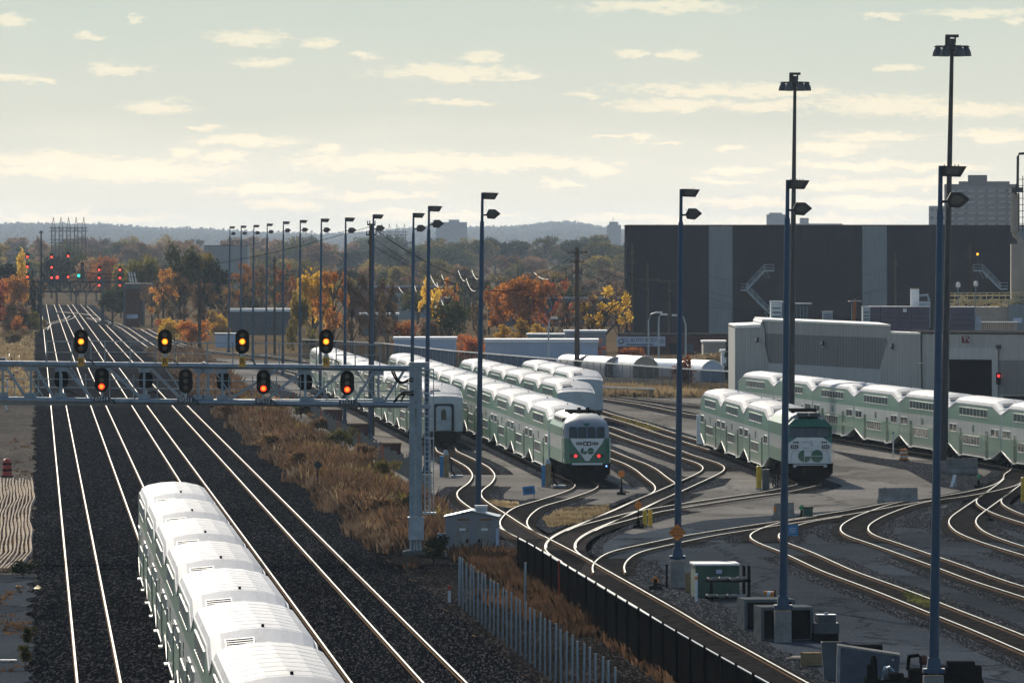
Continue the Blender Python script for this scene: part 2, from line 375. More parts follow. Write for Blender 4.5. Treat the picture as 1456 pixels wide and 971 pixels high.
w = bpy.data.worlds.new("World"); S.world = w; w.use_nodes = True
nt = w.node_tree; L = nt.links.new; bg = nt.nodes['Background']
sky = node(nt, 'ShaderNodeTexSky'); sky.sky_type = 'NISHITA'; sky.sun_disc = False
sky.sun_elevation = R(SUN_EL); sky.sun_rotation = R(SUN_AZ); sky.dust_density = 1.0; sky.air_density = 1.0
SKY_K = .10
def M_(op, a=None, b=None, c=None, clamp=False):
    n = node(nt, 'ShaderNodeMath', operation=op); n.use_clamp = clamp
    for i, x in enumerate((a, b, c)):
        if x is None: continue
        if isinstance(x, (int, float)): n.inputs[i].default_value = x
        else: L(x, n.inputs[i])
    return n.outputs[0]
def VM(op, a=None, b=None, c=None, scale=None):
    n = node(nt, 'ShaderNodeVectorMath', operation=op)
    for i, x in enumerate((a, b, c)):
        if x is None: continue
        if isinstance(x, (tuple, list)): n.inputs[i].default_value = x
        else: L(x, n.inputs[i])
    return n
tc = node(nt, 'ShaderNodeTexCoord'); sp = node(nt, 'ShaderNodeSeparateXYZ'); L(tc.outputs['Generated'], sp.inputs[0])
front = M_('GREATER_THAN', sp.outputs[1], .2)
ysafe = M_('MAXIMUM', sp.outputs[1], .2)
u = M_('DIVIDE', sp.outputs[0], ysafe); v = M_('DIVIDE', sp.outputs[2], ysafe)
# bearing / height of the cloud field in hundredths of a radian
cb = node(nt, 'ShaderNodeCombineXYZ'); L(M_('MULTIPLY', u, 100), cb.inputs[0]); L(M_('MULTIPLY', v, 100), cb.inputs[1])
uv = cb.outputs[0]
nw = node(nt, 'ShaderNodeTexNoise'); nw.inputs['Scale'].default_value = 2.2; nw.inputs['Detail'].default_value = 6; nw.inputs['Roughness'].default_value = .6
st = VM('MULTIPLY', uv, (1.0, 2.6, 1.0)); L(st.outputs[0], nw.inputs['Vector'])
nwo = VM('SUBTRACT', nw.outputs['Color'], (.5, .5, .5))
wob = VM('MULTIPLY_ADD', nwo.outputs[0], (.75, .30, 0), uv)
CLOUDS = [(18,28,34,11),(125,52,24,6),(190,30,18,5),(352,54,62,14),(452,60,26,7),(372,90,46,8),(165,98,46,10),(20,111,44,7),(62,118,20,5),
 (520,82,28,6),(640,104,115,11),(690,82,28,7),(645,144,62,7),(225,153,60,9),(285,182,30,4),(345,201,80,8),(265,217,24,9),(320,223,40,8),(75,228,95,16),(190,242,160,15),(60,244,90,10),
 (460,212,24,7),(560,231,160,14),(720,232,170,12),(575,254,55,8),(850,240,36,10),(380,270,90,8),(540,277,90,6),(400,290,70,8),
 (935,8,125,9),(1258,23,38,5),(1390,20,85,6),(1446,30,22,7),(960,78,36,8),(900,77,26,5),(740,108,22,6),(1278,97,30,9),(1030,128,165,9),(960,150,110,10),(1080,152,90,9),(1262,148,120,15),(1380,155,120,12),
 (830,136,26,5),(1110,131,90,8),(912,195,26,7),(955,203,20,4),(870,194,22,4),(1190,209,70,10),(1245,192,80,8),(1420,192,75,10),(1040,211,24,5),(1050,243,50,7),(780,235,60,8),(845,236,45,9),(1225,236,110,8),(1330,238,80,8),(1210,262,110,9),(1330,262,80,8),
 (1030,258,50,5),(1060,290,100,8),(1250,288,120,9),(800,262,40,4),(120,310,160,8),(620,305,160,7),(900,310,120,8),(1150,312,160,8)]
acc = None
for (px, py, ww, hh) in CLOUDS:
    ax, ay = (px-XC)/F*100, (YH-py)/F*100
    kx, ky = F/100/(ww*1.15), F/100/(hh*1.22)
    d = VM('MULTIPLY_ADD', wob.outputs[0], (kx, ky, 0), (-ax*kx, -ay*ky, 0))
    ln = node(nt, 'ShaderNodeVectorMath', operation='LENGTH'); L(d.outputs[0], ln.inputs[0])
    acc = ln.outputs['Value'] if acc is None else M_('SMOOTH_MIN', acc, ln.outputs['Value'], .25)
n2 = node(nt, 'ShaderNodeTexNoise'); n2.inputs['Scale'].default_value = 8.0; n2.inputs['Detail'].default_value = 7; n2.inputs['Roughness'].default_value = .62
st2 = VM('MULTIPLY', uv, (1.0, 3.0, 1.0)); L(st2.outputs[0], n2.inputs['Vector'])
edge = M_('MULTIPLY_ADD', M_('SUBTRACT', n2.outputs['Fac'], .5), 1.5, acc)
cm = node(nt, 'ShaderNodeMapRange'); cm.interpolation_type = 'SMOOTHSTEP'; cm.inputs[1].default_value = 1.06; cm.inputs[2].default_value = .30; cm.inputs[3].default_value = 0; cm.inputs[4].default_value = 1
L(edge, cm.inputs[0])
# thin veil
n3 = node(nt, 'ShaderNodeTexNoise'); n3.inputs['Scale'].default_value = .35; n3.inputs['Detail'].default_value = 5
st3 = VM('MULTIPLY', uv, (1.0, 4.0, 1.0)); L(st3.outputs[0], n3.inputs['Vector'])
cloud = M_('MULTIPLY', cm.outputs[0], front, clamp=True)
# haze band near the horizon, clear sky above
vr = node(nt, 'ShaderNodeValToRGB'); e = vr.color_ramp.elements
e[0].position = 0; e[0].color = (1.62,1.44,1.12,1); e[1].position = 1; e[1].color = (.26,.42,.44,1)
for p_, c_ in ((.035, (1.08,.985,.79,1)), (.085, (.755,.745,.615,1)), (.15, (.615,.665,.575,1)), (.40, (.42,.54,.51,1))):
    k = e.new(p_); k.color = c_
elev = M_('MULTIPLY', sp.outputs[2], 5.0, clamp=True)
wv = M_('MULTIPLY_ADD', M_('SUBTRACT', n3.outputs['Fac'], .5), .035, elev)
L(wv, vr.inputs[0])
ns = VM('SCALE', sky.outputs[0]); ns.inputs['Scale'].default_value = SKY_K
bandf = node(nt, 'ShaderNodeMapRange'); bandf.interpolation_type = 'SMOOTHSTEP'; bandf.inputs[1].default_value = .05; bandf.inputs[2].default_value = .28; bandf.inputs[3].default_value = 1; bandf.inputs[4].default_value = 0
L(sp.outputs[2], bandf.inputs[0])
# the band is at its brightest on the sun's side
sd = VM('DOT_PRODUCT', tc.outputs['Generated'], tuple(sdir))
sg = node(nt, 'ShaderNodeMapRange'); sg.inputs[1].default_value = -1; sg.inputs[2].default_value = 1; sg.inputs[3].default_value = .42; sg.inputs[4].default_value = .86; L(sd.outputs['Value'], sg.inputs[0])
vs = VM('SCALE', vr.outputs[0]); L(sg.outputs[0], vs.inputs['Scale'])
mx = node(nt, 'ShaderNodeMix', data_type='RGBA'); L(bandf.outputs[0], mx.inputs[0]); L(ns.outputs[0], mx.inputs[6]); L(vs.outputs[0], mx.inputs[7])
mc = node(nt, 'ShaderNodeMix', data_type='RGBA'); L(M_('MULTIPLY', cloud, .95), mc.inputs[0]); L(mx.outputs[2], mc.inputs[6]); cl = VM('MULTIPLY_ADD', mx.outputs[2], (1.08,1.02,.94), (.19,.135,.085)); L(cl.outputs[0], mc.inputs[7])
L(mc.outputs[2], bg.inputs[0]); bg.inputs[1].default_value = 1.0
w.cycles.sampling_method = 'MANUAL'; w.cycles.sample_map_resolution = 512

vsn = S.view_settings; vsn.view_transform = 'Standard'; vsn.look = 'None'; vsn.gamma = 1; vsn.use_curve_mapping = False; vsn.exposure = 0.33
S.render.engine = 'CYCLES'
S.cycles.use_denoising = True
try: S.cycles.denoiser = 'OPENIMAGEDENOISE'
except Exception: pass
S.cycles.max_bounces = 6; S.cycles.volume_bounces = 0; S.cycles.transparent_max_bounces = 12
S.cycles.caustics_reflective = False; S.cycles.caustics_refractive = False
S.cycles.sample_clamp_indirect = 6

# ------------------------------------------------------------------ terrain
def hill(x, y):
    """ground height far out: level through the yard, rising wooded ridges behind"""
    t = max(0.0, (y-2700)/1500.0); t = min(1, t); t = t*t*(3-2*t)
    h = 7*t
    t2 = min(1, max(0.0, (y-9000)/11000.0)); t2 = t2*t2*(3-2*t2)
    px = x/y*F + XC
    prof = 58 + 17*math.exp(-((px-90)/190)**2) + 20*math.exp(-((px-800)/65)**2) + 9*math.exp(-((px-650)/130)**2) - 6*math.exp(-((px-430)/150)**2)
    prof += 1.6*math.sin(px*.021+1)+1.0*math.sin(px*.047+.4)
    return h + t2*prof
def terrain():
    ys = [60,150,250,400,600,900,1300,1800,2400,2700]+[2700+i*300 for i in range(1,14)]+[7200,8000,9000,10000,11500,13000,15000,17000,19000,20500,22000,25000]
    n = 60; vs = []; fs = []
    for j, y in enumerate(ys):
        for i in range(n+1):
            tt = -1+2*i/n
            x = tt*max(260, y*.16)
            vs.append((x, y, -.06 + (hill(x, y) if y <= 20500 else hill(x*20500/y, 20500)*max(.2, 1-(y-20500)/4500))))
    for j in range(len(ys)-1):
        for i in range(n):
            a = j*(n+1)+i; fs.append((a, a+1, a+n+2, a+n+1))
    mb = MB(); mb.add(vs, fs)
    return tag(mb.build('ground', M['field'], smooth=60), kind='structure')
terrain()

def flat(name, pts, m, z, kind='structure'):
    mb = MB(); mb.sheet([(p[0], p[1], z) for p in pts])
    return tag(mb.build(name, m), kind=kind)
def g2(pts): return [G(*p) for p in pts]
def lane(o, y): return (DX*y + o, y)              # point at a sideways offset from the main line
def lane_strip(o0, o1, y0, y1, n=14):
    ys = [y0*(y1/y0)**(i/n) for i in range(n+1)]
    return [lane(o0, y) for y in ys] + [lane(o1, y) for y in reversed(ys)]
# left side dirt road and verge
flat('soil', lane_strip(17.4, 24.8, 232, 425, 10), M['soil'], -.02)
flat('dirt_verge', lane_strip(-30, .3, 235, 900), M['dirt'], -.03)
# right-hand yard paving from the boundary fence outwards
yard = [(lane(24,1250)[0], 1250), (lane(24.5,900)[0], 900), (lane(23.4,700)[0],700), (lane(23.6,560)[0],560), (lane(24.0,440)[0],440), (lane(24.2,330)[0],330), (lane(24.6,230)[0],230), (120,230), (120,560), (120,960), (40,960), (-10,1100)]
flat('yard_paving', yard, M['asphalt'], -.02)
flat('near_yard_paving', [(3.0,470),(6.6,452),(11,476),(22,500),(60,505),(110,505),(110,231),(22,231),(12.5,231),(9.2,300),(4.9,400)], M['asphalt_shade'], -.012)  # darker tint paints a cloud's shadow on the near yard
flat('near_verge_paving', lane_strip(-30, -.05, 233, 395, 8), M['asphalt_shade'], -.02)
flat('pale_walkway', [(-23.2,930),(-19.6,930),(-12.4,760),(-7.6,660),(-5.6,600),(-8.6,598),(-11.7,655),(-16.5,760)], M['paving'], -.008)
flat('service_road', g2([(858,547),(905,551),(1000,562),(1050,566),(1050,578),(1000,574),(930,563),(858,557)]), M['paving'], -.008)

# ------------------------------------------------------------------ tracks
def resample(pts, step):
    pts = [Vector((p[0], p[1])) for p in pts]
    out = [pts[0]]; carry = 0
    seg = 0; pos = pts[0]
    for a, b in zip(pts, pts[1:]):
        l = (b-a).length
        if l < 1e-6: continue
        t = step-carry
        while t <= l:
            out.append(a+(b-a)*(t/l)); t += step
        carry = l-(t-step)
    return out
def smooth_pts(p, k):
    a = np.array([(q[0], q[1]) for q in p]); n = int(k*3)
    if len(a) < 3: return [Vector(q) for q in a]
    ker = np.exp(-.5*(np.arange(-n, n+1)/k)**2); ker /= ker.sum()
    pre = 2*a[0]-a[1:n+1][::-1] if len(a) > n else np.repeat(a[:1], n, 0)
    post = 2*a[-1]-a[-n-1:-1][::-1] if len(a) > n else np.repeat(a[-1:], n, 0)
    b = np.vstack([pre, a, post])
    return [Vector((x, y)) for x, y in zip(np.convolve(b[:,0], ker, 'valid'), np.convolve(b[:,1], ker, 'valid'))]
def normals(p):
    out = []
    for i in range(len(p)):
        d = (p[min(i+1, len(p)-1)]-p[max(i-1, 0)]).normalized(); out.append(Vector((-d.y, d.x)))
    return out
def rail2c(px, off):
    q = smooth_pts(resample([G(*p) for p in px], 1.0), 3.0); n = normals(q)
    return [a+b*off for a, b in zip(q, n)]
RAIL_H = .18
def track(label, pts, step=1.0, k=4.0, ties=True, bed=3.3, mat_bed='ballast_y', bedz=.006, pads=(), smooth=True, tie_to=1000):
    q = smooth_pts(resample(pts, step), k) if smooth else [Vector((p[0], p[1])) for p in pts]
    n = normals(q)
    root = MB()
    if ties:                                      # sleepers
        acc_ = 0; prev = q[0]
        for a, nn in zip(resample(q, .61), normals(resample(q, .61))):
            if a.y > tie_to or any(y0 <= a.y <= y1 for y0, y1 in pads): continue
            t = math.atan2(nn.y, nn.x)
            root.box((a.x, a.y, .02), (2.55, .23, .06), 0, rz=t)
    if bed:
        vs = []
        for a, nn in zip(q, n):
            for o, z in ((-bed/2-.5, bedz-.012), (-bed/2, bedz), (bed/2, bedz), (bed/2+.5, bedz-.012)):
                vs.append((a.x+nn.x*o, a.y+nn.y*o, z))
        fs = [(i*4+j, i*4+j+1, i*4+j+5, i*4+j+4) for i in range(len(q)-1) for j in range(3) if not any(y0 <= q[i].y <= y1 for y0, y1 in pads)]
        root.add(vs, fs, 1)
    o = root.build('railway_track', [M['tie'], M[mat_bed], M['asphalt']])
    tag(o, kind='structure')
    for sgn in (-1, 1):
        r = MB(); prof = [(-.07,.05),(-.07,.07),(-.016,.075),(-.016,RAIL_H-.05),(-.037,RAIL_H-.04),(-.037,RAIL_H),(.037,RAIL_H),(.037,RAIL_H-.04),(.016,RAIL_H-.05),(.016,.075),(.07,.07),(.07,.05)]
        vs = []; m = len(prof)
        for a, nn in zip(q, n):
            c = a+nn*(.7525*sgn)
            for ox, z in prof: vs.append((c.x+nn.x*ox, c.y+nn.y*ox, z))
        for i in range(len(q)-1):
            for j in range(m):
                j2 = (j+1) % m
                r.add([], [], 0)
                r.f.append((i*m+j, i*m+j2, (i+1)*m+j2, (i+1)*m+j)); r.m.append(0 if j in (4,5,6) else 1)
        r.v = [tuple(x) for x in vs]
        r.build('rail', [M['rail'], M['rust']], o)
    return q
def geo(y0, y1, k=40):
    return [y0*(y1/y0)**(i/k) for i in range(k+1)]
# main line: one deep dark bed, four tracks
def ragged(o0, o1, y0, y1, n, seed, amp):
    r_ = random.Random(seed); ys = [y0*(y1/y0)**(i/n) for i in range(n+1)]
    mb = MB(); vs = []
    for y in ys:
        for o in (o0+r_.uniform(-amp, amp), o1+r_.uniform(-amp, amp)): x, yy_ = lane(o, y); vs.append((x, yy_, -.005))
    mb.add(vs, [(i*2, i*2+1, i*2+3, i*2+2) for i in range(n)]); return mb
tag(ragged(-.25, 17.5, 232, 2570, 420, 6, .28).build('ballast_bed', M['ballast']), kind='structure')
for i, off in enumerate(MAIN):
    track('main', [lane(off, y) for y in geo(232, 2560)], smooth=False, bed=0, ties=False)
def TL(x0, y0, x1, y1, ya, yb, n=12):             # straight train line through two points, sampled between two distances
    return [(x0+(x1-x0)*(y-y0)/(y1-y0), y) for y in (ya+(yb-ya)*i/n for i in range(n+1))]
A_LINE = (-22.3,959,-5.33,654); B_LINE = (-12.65,901,4.92,547); C_LINE = (-3.17,821,5.2,676); D_LINE = (2.67,815,6.6,744)
E_LINE = (16.3,635,19.5,547.6); M_LINE = (21.5,741,35.7,586)
Rr = -.7525; Lr = .7525
pA = rail2c([(646,643),(666,652),(682,660),(695.6,667.6),(703,676),(704,682),(699,690.6),(687,699),(683,704),(685.7,712),(699,722),(718.7,734),(735,745),(753,756.6),(782,771),(821.7,791.7),(860,814),(891,831.5),(963,872.7),(1014.5,903.6),(1066,931.5),(1136,970.6),(1230,1022)], Rr)
track('A', TL(*A_LINE, 965, 652) + pA[3:], pads=((545,575),), k=3.0)
pB = rail2c([(852,692),(850,697),(840,702),(806,713.7),(768,724.4),(755,735),(749,743.4),(748.3,748),(753,756.6),(775,768)], Rr)
track('B', TL(*B_LINE, 905, 549) + pB[2:], pads=((518,540),), k=3.0)
pC = rail2c([(868,655),(887.8,661.8),(904,671),(919,684),(930,692),(932.8,698),(930,703.8),(906,713.7),(873,728.6),(840,743),(802,759.6),(787,767),(779,773.6),(774.8,778.5),(778,785)], Lr)
track('C', TL(*C_LINE, 830, 672) + pC[2:], pads=((517,545),), k=3.0)
pD = rail2c([(868,609),(914,626),(958.7,640),(988,651),(1021,661),(1031,666.8),(1029.6,672.5),(1018,679),(988,693),(968.6,702),(939,715),(912.5,728.6),(873,745),(845,756),(825,767),(816.8,776),(815.5,784),(823,792.5),(845,804)], Rr)
track('D', TL(*D_LINE, 818, 742) + pD[3:], pads=((530,585),), k=3.0)
track('E', [G(*p) for p in ((800,572),(858,591),(906,604.5),(958,622),(1010,638.5))] + TL(*E_LINE, 632, 545) + [G(*p) for p in ((1143,694),(1125,698.5),(1100,703.5),(1045,711),(967,723),(915,732),(872,744),(840,752),(826,759))], pads=((493,530),), k=3.0)
pF = rail2c([(1425,676.5),(1428.6,680),(1425,686),(1414,693),(1394,698.7),(1371,703.7),(1336,709.4),(1325,712),(1275,716),(1216,727.6),(1160,736.7),(1107,745),(1066,751),(967,766.5),(920,776.9),(901,781),(874.5,786),(858,792.5),(846.5,802),(840.7,810.7),(844,820)], Lr)
track('F', TL(*M_LINE, 640, 585, 6) + pF[3:], pads=((440,462),(414,432)), k=3.0)
pG = rail2c([(1300,714),(1270,719),(1244,727.6),(1217,738),(1197,749),(1193,757.5),(1202,766),(1226,773),(1262,786),(1323,808),(1380,830),(1456,854),(1560,890)], Lr)
track('G', pG, pads=((417,438),), k=3.0)
pH = rail2c([(1160,738),(1108.5,746),(1076,757.5),(1064.5,764),(1064.5,769),(1079,777),(1107,787),(1169,817),(1221,836),(1262,852),(1320,876),(1380,900),(1456,933),(1560,978)], Lr)
track('H', pH, pads=((418,438),), k=3.0)
pI = rail2c([(1428,684),(1420,691),(1402,703.7),(1389,712.7),(1372.6,724),(1353,737.5),(1348,744),(1349.5,750.7),(1359,760.5),(1381,770),(1405.6,778.7),(1456,794),(1560,826)], Lr)
track('I', pI, pads=((425,440),), k=3.0)
pJ = rail2c([(1405,702),(1389,712),(1387,716),(1389,721),(1402,729),(1422,737.5),(1456,748),(1560,782)], Lr)
track('J', pJ, k=3.0)
track('M', TL(19.0,768, *M_LINE[2:], 768, 490, 20), k=3.0)
track('L1', [G(*p) for p in ((790,552),(856,562),(950,573),(1040,583),(1150,598))], k=3.0, tie_to=0)
track('L2', [G(*p) for p in ((790,561),(860,568),(920,577),(984,590))]+TL(19.0,768,*M_LINE[2:], 770, 735, 3), k=3.0, tie_to=0)
track('S', [G(*p) for p in ((18,524),(21,500),(24,485),(30,477),(45,471.5),(60,468),(66,464))], k=4.0, tie_to=0, bed=0)
track('X1', [G(*p) for p in ((62,470),(68,461.5),(85,457.5),(98,454),(104,450))], step=4, k=3.0, tie_to=0, bed=0)
track('X2', [G(*p) for p in ((84,444),(108,446),(132,449))], step=4, k=3.0, tie_to=0, bed=0)
track('T5', [G(*p) for p in ((128,453),(150,458.5),(165,461.5),(178,468),(195,480),(215,494),(240,506),(290,513),(360,519),(425,534),(451,548))]+TL(*A_LINE, 960, 940, 2), step=2, k=5.0, tie_to=0)
track('T6', [G(*p) for p in ((205,469),(225,480),(250,490),(285,499),(330,503),(400,509),(500,524))]+TL(*B_LINE, 905, 890, 2), step=2, k=5.0, tie_to=0)
# dark stone areas between the yard ladders
flat('yard_ballast', g2([(640,703),(760,712),(860,718),(925,722),(960,727),(905,742),(862,760),(830,790),(872,812),(900,838),(905,880),(1100,971),(1060,1000),(860,860),(740,775),(690,745),(640,728)]), M['ballast_y'], -.001)
flat('yard_ballast', g2([(896,674),(965,677),(1040,680),(1030,690),(985,700),(935,706),(925,700),(912,688)]), M['ballast_y'], -.001)
flat('yard_ballast', g2([(1165,742),(1215,745),(1330,728),(1400,708),(1456,700),(1456,716),(1400,745),(1330,752),(1260,748),(1240,757),(1225,768),(1150,758),(1118,764),(1085,760)]), M['ballast_y'], -.001)
flat('yard_ballast', g2([(1180,640),(1260,652),(1330,660),(1390,672),(1420,690),(1380,700),(1330,690),(1290,668),(1220,655)]), M['ballast_y'], -.001)
flat('yard_ballast', g2([(880,812),(935,800),(960,830),(1015,850),(1060,880),(1100,920),(1160,940),(1180,990),(1120,985),(960,890)]), M['ballast_y'], -.003)
# ------------------------------------------------------------------ double-deck coaches
CL = 25.9
def coach_rings():
    """cross sections along the coach (local y runs away from the viewer)"""
    out = []
    for y, zb, zt, zc in ((-12.75,1.12,3.68,.20),(-12.3,1.06,3.74,.22),(-9.0,.46,4.20,.50),(-8.9,.45,4.21,.50),(8.9,.45,4.21,.50),(9.0,.46,4.20,.50),(12.3,1.06,3.74,.22),(12.75,1.12,3.68,.20)):
        half = [(1.38,zb),(1.49,zb+.10),(1.5,2.0),(1.49,zt),(1.40,zt+zc*.42),(1.12,zt+zc*.70),(.58,zt+zc*.92),(0,zt+zc)]
        ring = half + [(-x, z) for x, z in reversed(half[:-1])]
        out.append([(x, y, z) for x, z in ring])
    return out
RINGS = coach_rings(); NR = 15
def coach_body():
    mb = MB(); vs = [p for r in RINGS for p in r]; fs = []
    side = [0,1,2, 11,12,13]                      # ring segments that are wall (others are roof)
    for i in range(len(RINGS)-1):
        for j in side: fs.append((i*NR+j, i*NR+j+1, (i+1)*NR+j+1, (i+1)*NR+j))
        fs.append((i*NR+14, i*NR, (i+1)*NR, (i+1)*NR+14))
    mb.add(vs, fs, 0)
    mb.add(RINGS[0], [tuple(range(NR))], 1); mb.add(RINGS[-1], [tuple(reversed(range(NR)))], 1)
    # underfloor equipment between the bogies
    mb.b2((-1.1,-7.6,.18), (1.1,7.6,.47), 2)
    # pale sills along the skirt and bogie arches
    for sx in (-1, 1):
        for (y0,z0),(y1,z1) in (((-12.7,1.16),(-8.3,.52)),((-8.3,.52),(8.3,.52)),((8.3,.52),(12.7,1.16))):
            mb.bar((sx*1.5,y0,z0),(sx*1.5,y1,z1),.03,.07,3)
    return mb
def coach_roof():
    mb = MB(); vs = [p for r in RINGS for p in r]; fs = []
    for i in range(len(RINGS)-1):
        for j in range(3, 11): fs.append((i*NR+j, i*NR+j+1, (i+1)*NR+j+1, (i+1)*NR+j))
    mb.add(vs, fs, 0)
    for sx in (-1, 1):                            # bright drip rail following the roof edge
        pr = [(-12.75,3.68),(-9.0,4.20),(9.0,4.20),(12.75,3.68)]
        for (y0,z0),(y1,z1) in zip(pr, pr[1:]): mb.bar((sx*1.495,y0,z0),(sx*1.495,y1,z1),.05,.09,0)
    for y in np.arange(-8.6, 8.7, 2.15):            # roof panel seams
        arc = [(-1.40,4.42),(-1.12,4.562),(-.58,4.672),(0,4.712),(.58,4.672),(1.12,4.562),(1.40,4.42)]
        for (a, b), (c, d) in zip(arc, arc[1:]): mb.bar((a,y,b),(c,y,d),.025,.008,0)
    for sy in (-1, 1):
        arc = [(-1.40,3.96),(-1.12,4.05),(-.58,4.12),(0,4.145),(.58,4.12),(1.12,4.05),(1.40,3.96)]
        for (a, b), (c, d) in zip(arc, arc[1:]): mb.bar((a,sy*11.6,b+.02),(c,sy*11.6,d+.02),.05,.02,1)
    return mb
def window_mb(y0, y1, z0, z1, panes, x=-1.50):
    mb = MB(); n = panes
    mb.b2((x-.012,y0,z0),(x+.03,y1,z1),0)
    fr = .05
    mb.b2((x-.03,y0-fr,z1),(x+.02,y1+fr,z1+fr),1); mb.b2((x-.03,y0-fr,z0-fr),(x+.02,y1+fr,z0),1)
    for i in range(n+1):
        yy = y0+(y1-y0)*i/n; mb.b2((x-.028,yy-.04,z0),(x+.02,yy+.04,z1),1)
    return mb
def door_mb(y):
    mb = MB(); mb.b2((-1.515,y-.66,.5),(-1.47,y+.66,2.42),0); mb.b2((-1.53,y-.03,.5),(-1.49,y+.03,2.42),1)
    mb.b2((-1.62,y-.7,.40),(-1.45,y+.7,.47),2)
    return mb
def bogie_mb():
    mb = MB()
    for yy in (-1.25, 1.25):
        for sx in (-1, 1):
            mb.cyl((sx*.66,yy,.43),(sx*.80,yy,.43),.43,n=14); mb.cyl((sx*.80,yy,.43),(sx*1.05,yy,.43),.16,n=8)
        mb.cyl((-.7,yy,.43),(.7,yy,.43),.08,n=6)
    for sx in (-1, 1):
        mb.b2((sx*.92,-1.9,.40),(sx*1.08,1.9,.62)); mb.b2((sx*.95,-.45,.30),(sx*1.12,.45,.85))
    mb.b2((-1.0,-.35,.5),(1.0,.35,.95))
    return mb
def go_mark(mb, c, ux, uz, r, mat=0, ink=1):
    """two touching discs: an open G and a split O"""
    c, ux, uz = Vector(c), Vector(ux), Vector(uz); nrm = ux.cross(uz).normalized()
    def sector(cx, a0, a1, gx, gz):
        pts = [c+ux*(cx+gx)+uz*gz]; n = 14
        for i in range(n+1):
            a = R(a0+(a1-a0)*i/n); pts.append(c+ux*(cx+gx+(r*.97)*math.cos(a))+uz*(gz+(r*.97)*math.sin(a)))
        mb.prism(pts, nrm*.012, mat)
    g = r*.055
    sector(-r*1.04, 90, 270, -g, 0)               # G: left half and lower right quarter
    sector(-r*1.04, 270, 360, g, -g)
    sector(r*1.04, 0, 180, 0, g); sector(r*1.04, 180, 360, 0, -g)
    return mb
def coach_proto():
    root = empty('double_deck_coach', (0,-900,0))
    b = coach_body().build('body', [M['livery'], M['coach_end'], M['under'], M['alu']], root, smooth=40)
    r = coach_roof().build('roof', [M['roof'], M['galv_l']], root, smooth=6)
    for sy in (-1,):
        v = MB(); v.box((0,0,0), (.80,.9,.03), 0)
        for i in range(4): v.box((0,-.33+i*.22,.022), (.74,.08,.02), 1)
        o = v.build('roof_vent', [M['galv_l'], M['steel_b']], r); o.location = (-.62,-10.5,4.365); o.rotation_euler = (R(12.6),R(-5),0)
    k = MB(); k.cyl((.05,-8.6,4.70),(.05,-8.6,4.79),.042,n=8); k.build('antenna', [M['black']], r)
    window_mb(-6.6, 7.0, 3.38, 3.90, 8).build('window', [M['glass'], M['alu']], root)
    window_mb(-2.9, 5.0, 1.32, 1.92, 6).build('window', [M['glass'], M['alu']], root)
    for y0, y1 in ((-11.9,-8.4),(8.4,12.0)):
        window_mb(y0, y1, 2.10, 2.60, 2).build('window', [M['glass'], M['alu']], root)
    for y in (-6.3, 6.5): door_mb(y).build('door', [M['door_green'], M['rubber'], M['alu']], root)
    go_mark(MB(), (-1.502,.2,2.48), (0,-1,0), (0,0,1), .26).build('emblem', [M['go_green']], root)
    for y in (-10.6, 10.6):
        o = bogie_mb().build('bogie', M['under'], root); o.location = (0, y, 0)
    return root
def end_door():
    """gangway door and its rubber surround on the end facing the viewer"""
    mb = MB(); y = -12.78
    pts = []
    for a in range(0, 181, 18): pts.append((.72*math.cos(R(a)) if False else 0, 0, 0))
    def arch(w, h0, h1, yy, d, m):
        q = [(-w, yy, h0), (w, yy, h0), (w, yy, h1-.18), (w-.06, yy, h1-.06), (w-.18, yy, h1), (-w+.18, yy, h1), (-w+.06, yy, h1-.06), (-w, yy, h1-.18)]
        mb.prism(q, (0, d, 0), m)
    arch(.80, 1.15, 3.28, y, -.12, 0); arch(.60, 1.2, 3.10, y-.12, -.03, 1); arch(.20, 2.0, 2.85, y-.15, -.015, 2)
    return mb
proto = coach_proto(); index_children()
ORD = ['first','second','third','fourth','fifth','sixth','seventh','eighth','ninth','tenth','eleventh','twelfth','thirteenth','fourteenth']
coaches = []
used = [False]
def place_coach(x, y, slope, label, group, end=None):
    o = proto if not used[0] else copy_tree(proto); used[0] = True
    o.location = (x, y, RAIL_H); o.rotation_euler = (0, 0, math.atan(-slope))
    tag(o, label, 'train coach', group)
    if end == 'door':
        end_door().build('end_door', [M['rubber'], M['galv_l'], M['glass']], o)
    return o
def train(line, y0, n, desc, group, first_label, end=None, gap=0.0):
    x0, ya, x1, yb = line; sl = (x0-x1)/(ya-yb); ln = math.sqrt(1+sl*sl)
    for i in range(n):
        y = y0+((i+.5)*(CL+.05)+gap)/ln; x = x1+sl*(y-yb)
        lab = ('white and green double-deck coach, %s %s' % (ORD[i], desc)) if not (i == 0 and first_label) else first_label
        place_coach(x, y, sl, lab, group, end if i == 0 else None)
# the train on the main line, running out of the bottom of the frame
Y_END = 11900*10.4/(690-YH)
nY = Y_END-8*(CL+.05)
for i in range(8):
    y = Y_END-(i+.5)*(CL+.05); x = DX*y+MAIN[1]
    place_coach(x, y, DX, 'bright-roofed double-deck coach on the main line, %s from the far end of its train' % ORD[i], 'coaches of the train on the main line')
train(A_LINE, 654, 11, 'from the doorway end of the leftmost yard train', 'coaches of the leftmost yard train', 'coach with the grey gangway door in its end, leftmost yard train', 'door')
train(B_LINE, 547+19.2, 12, 'behind the round-nosed locomotive with red lamps', 'coaches behind the round-nosed locomotive', None)
train(C_LINE, 676, 6, 'of the blank-ended train beyond the round-nosed locomotive', 'coaches of the blank-ended middle train', 'blank grey-ended coach standing right behind the round-nosed locomotive')
train(D_LINE, 744, 3, 'of the short train nearest the back fence', 'coaches of the short train by the back fence', 'tall blank grey-ended coach of the short train nearest the back fence')
train(E_LINE, 547.6+18.3, 3, 'behind the flat-nosed locomotive numbered 563', 'coaches behind locomotive 563', None)
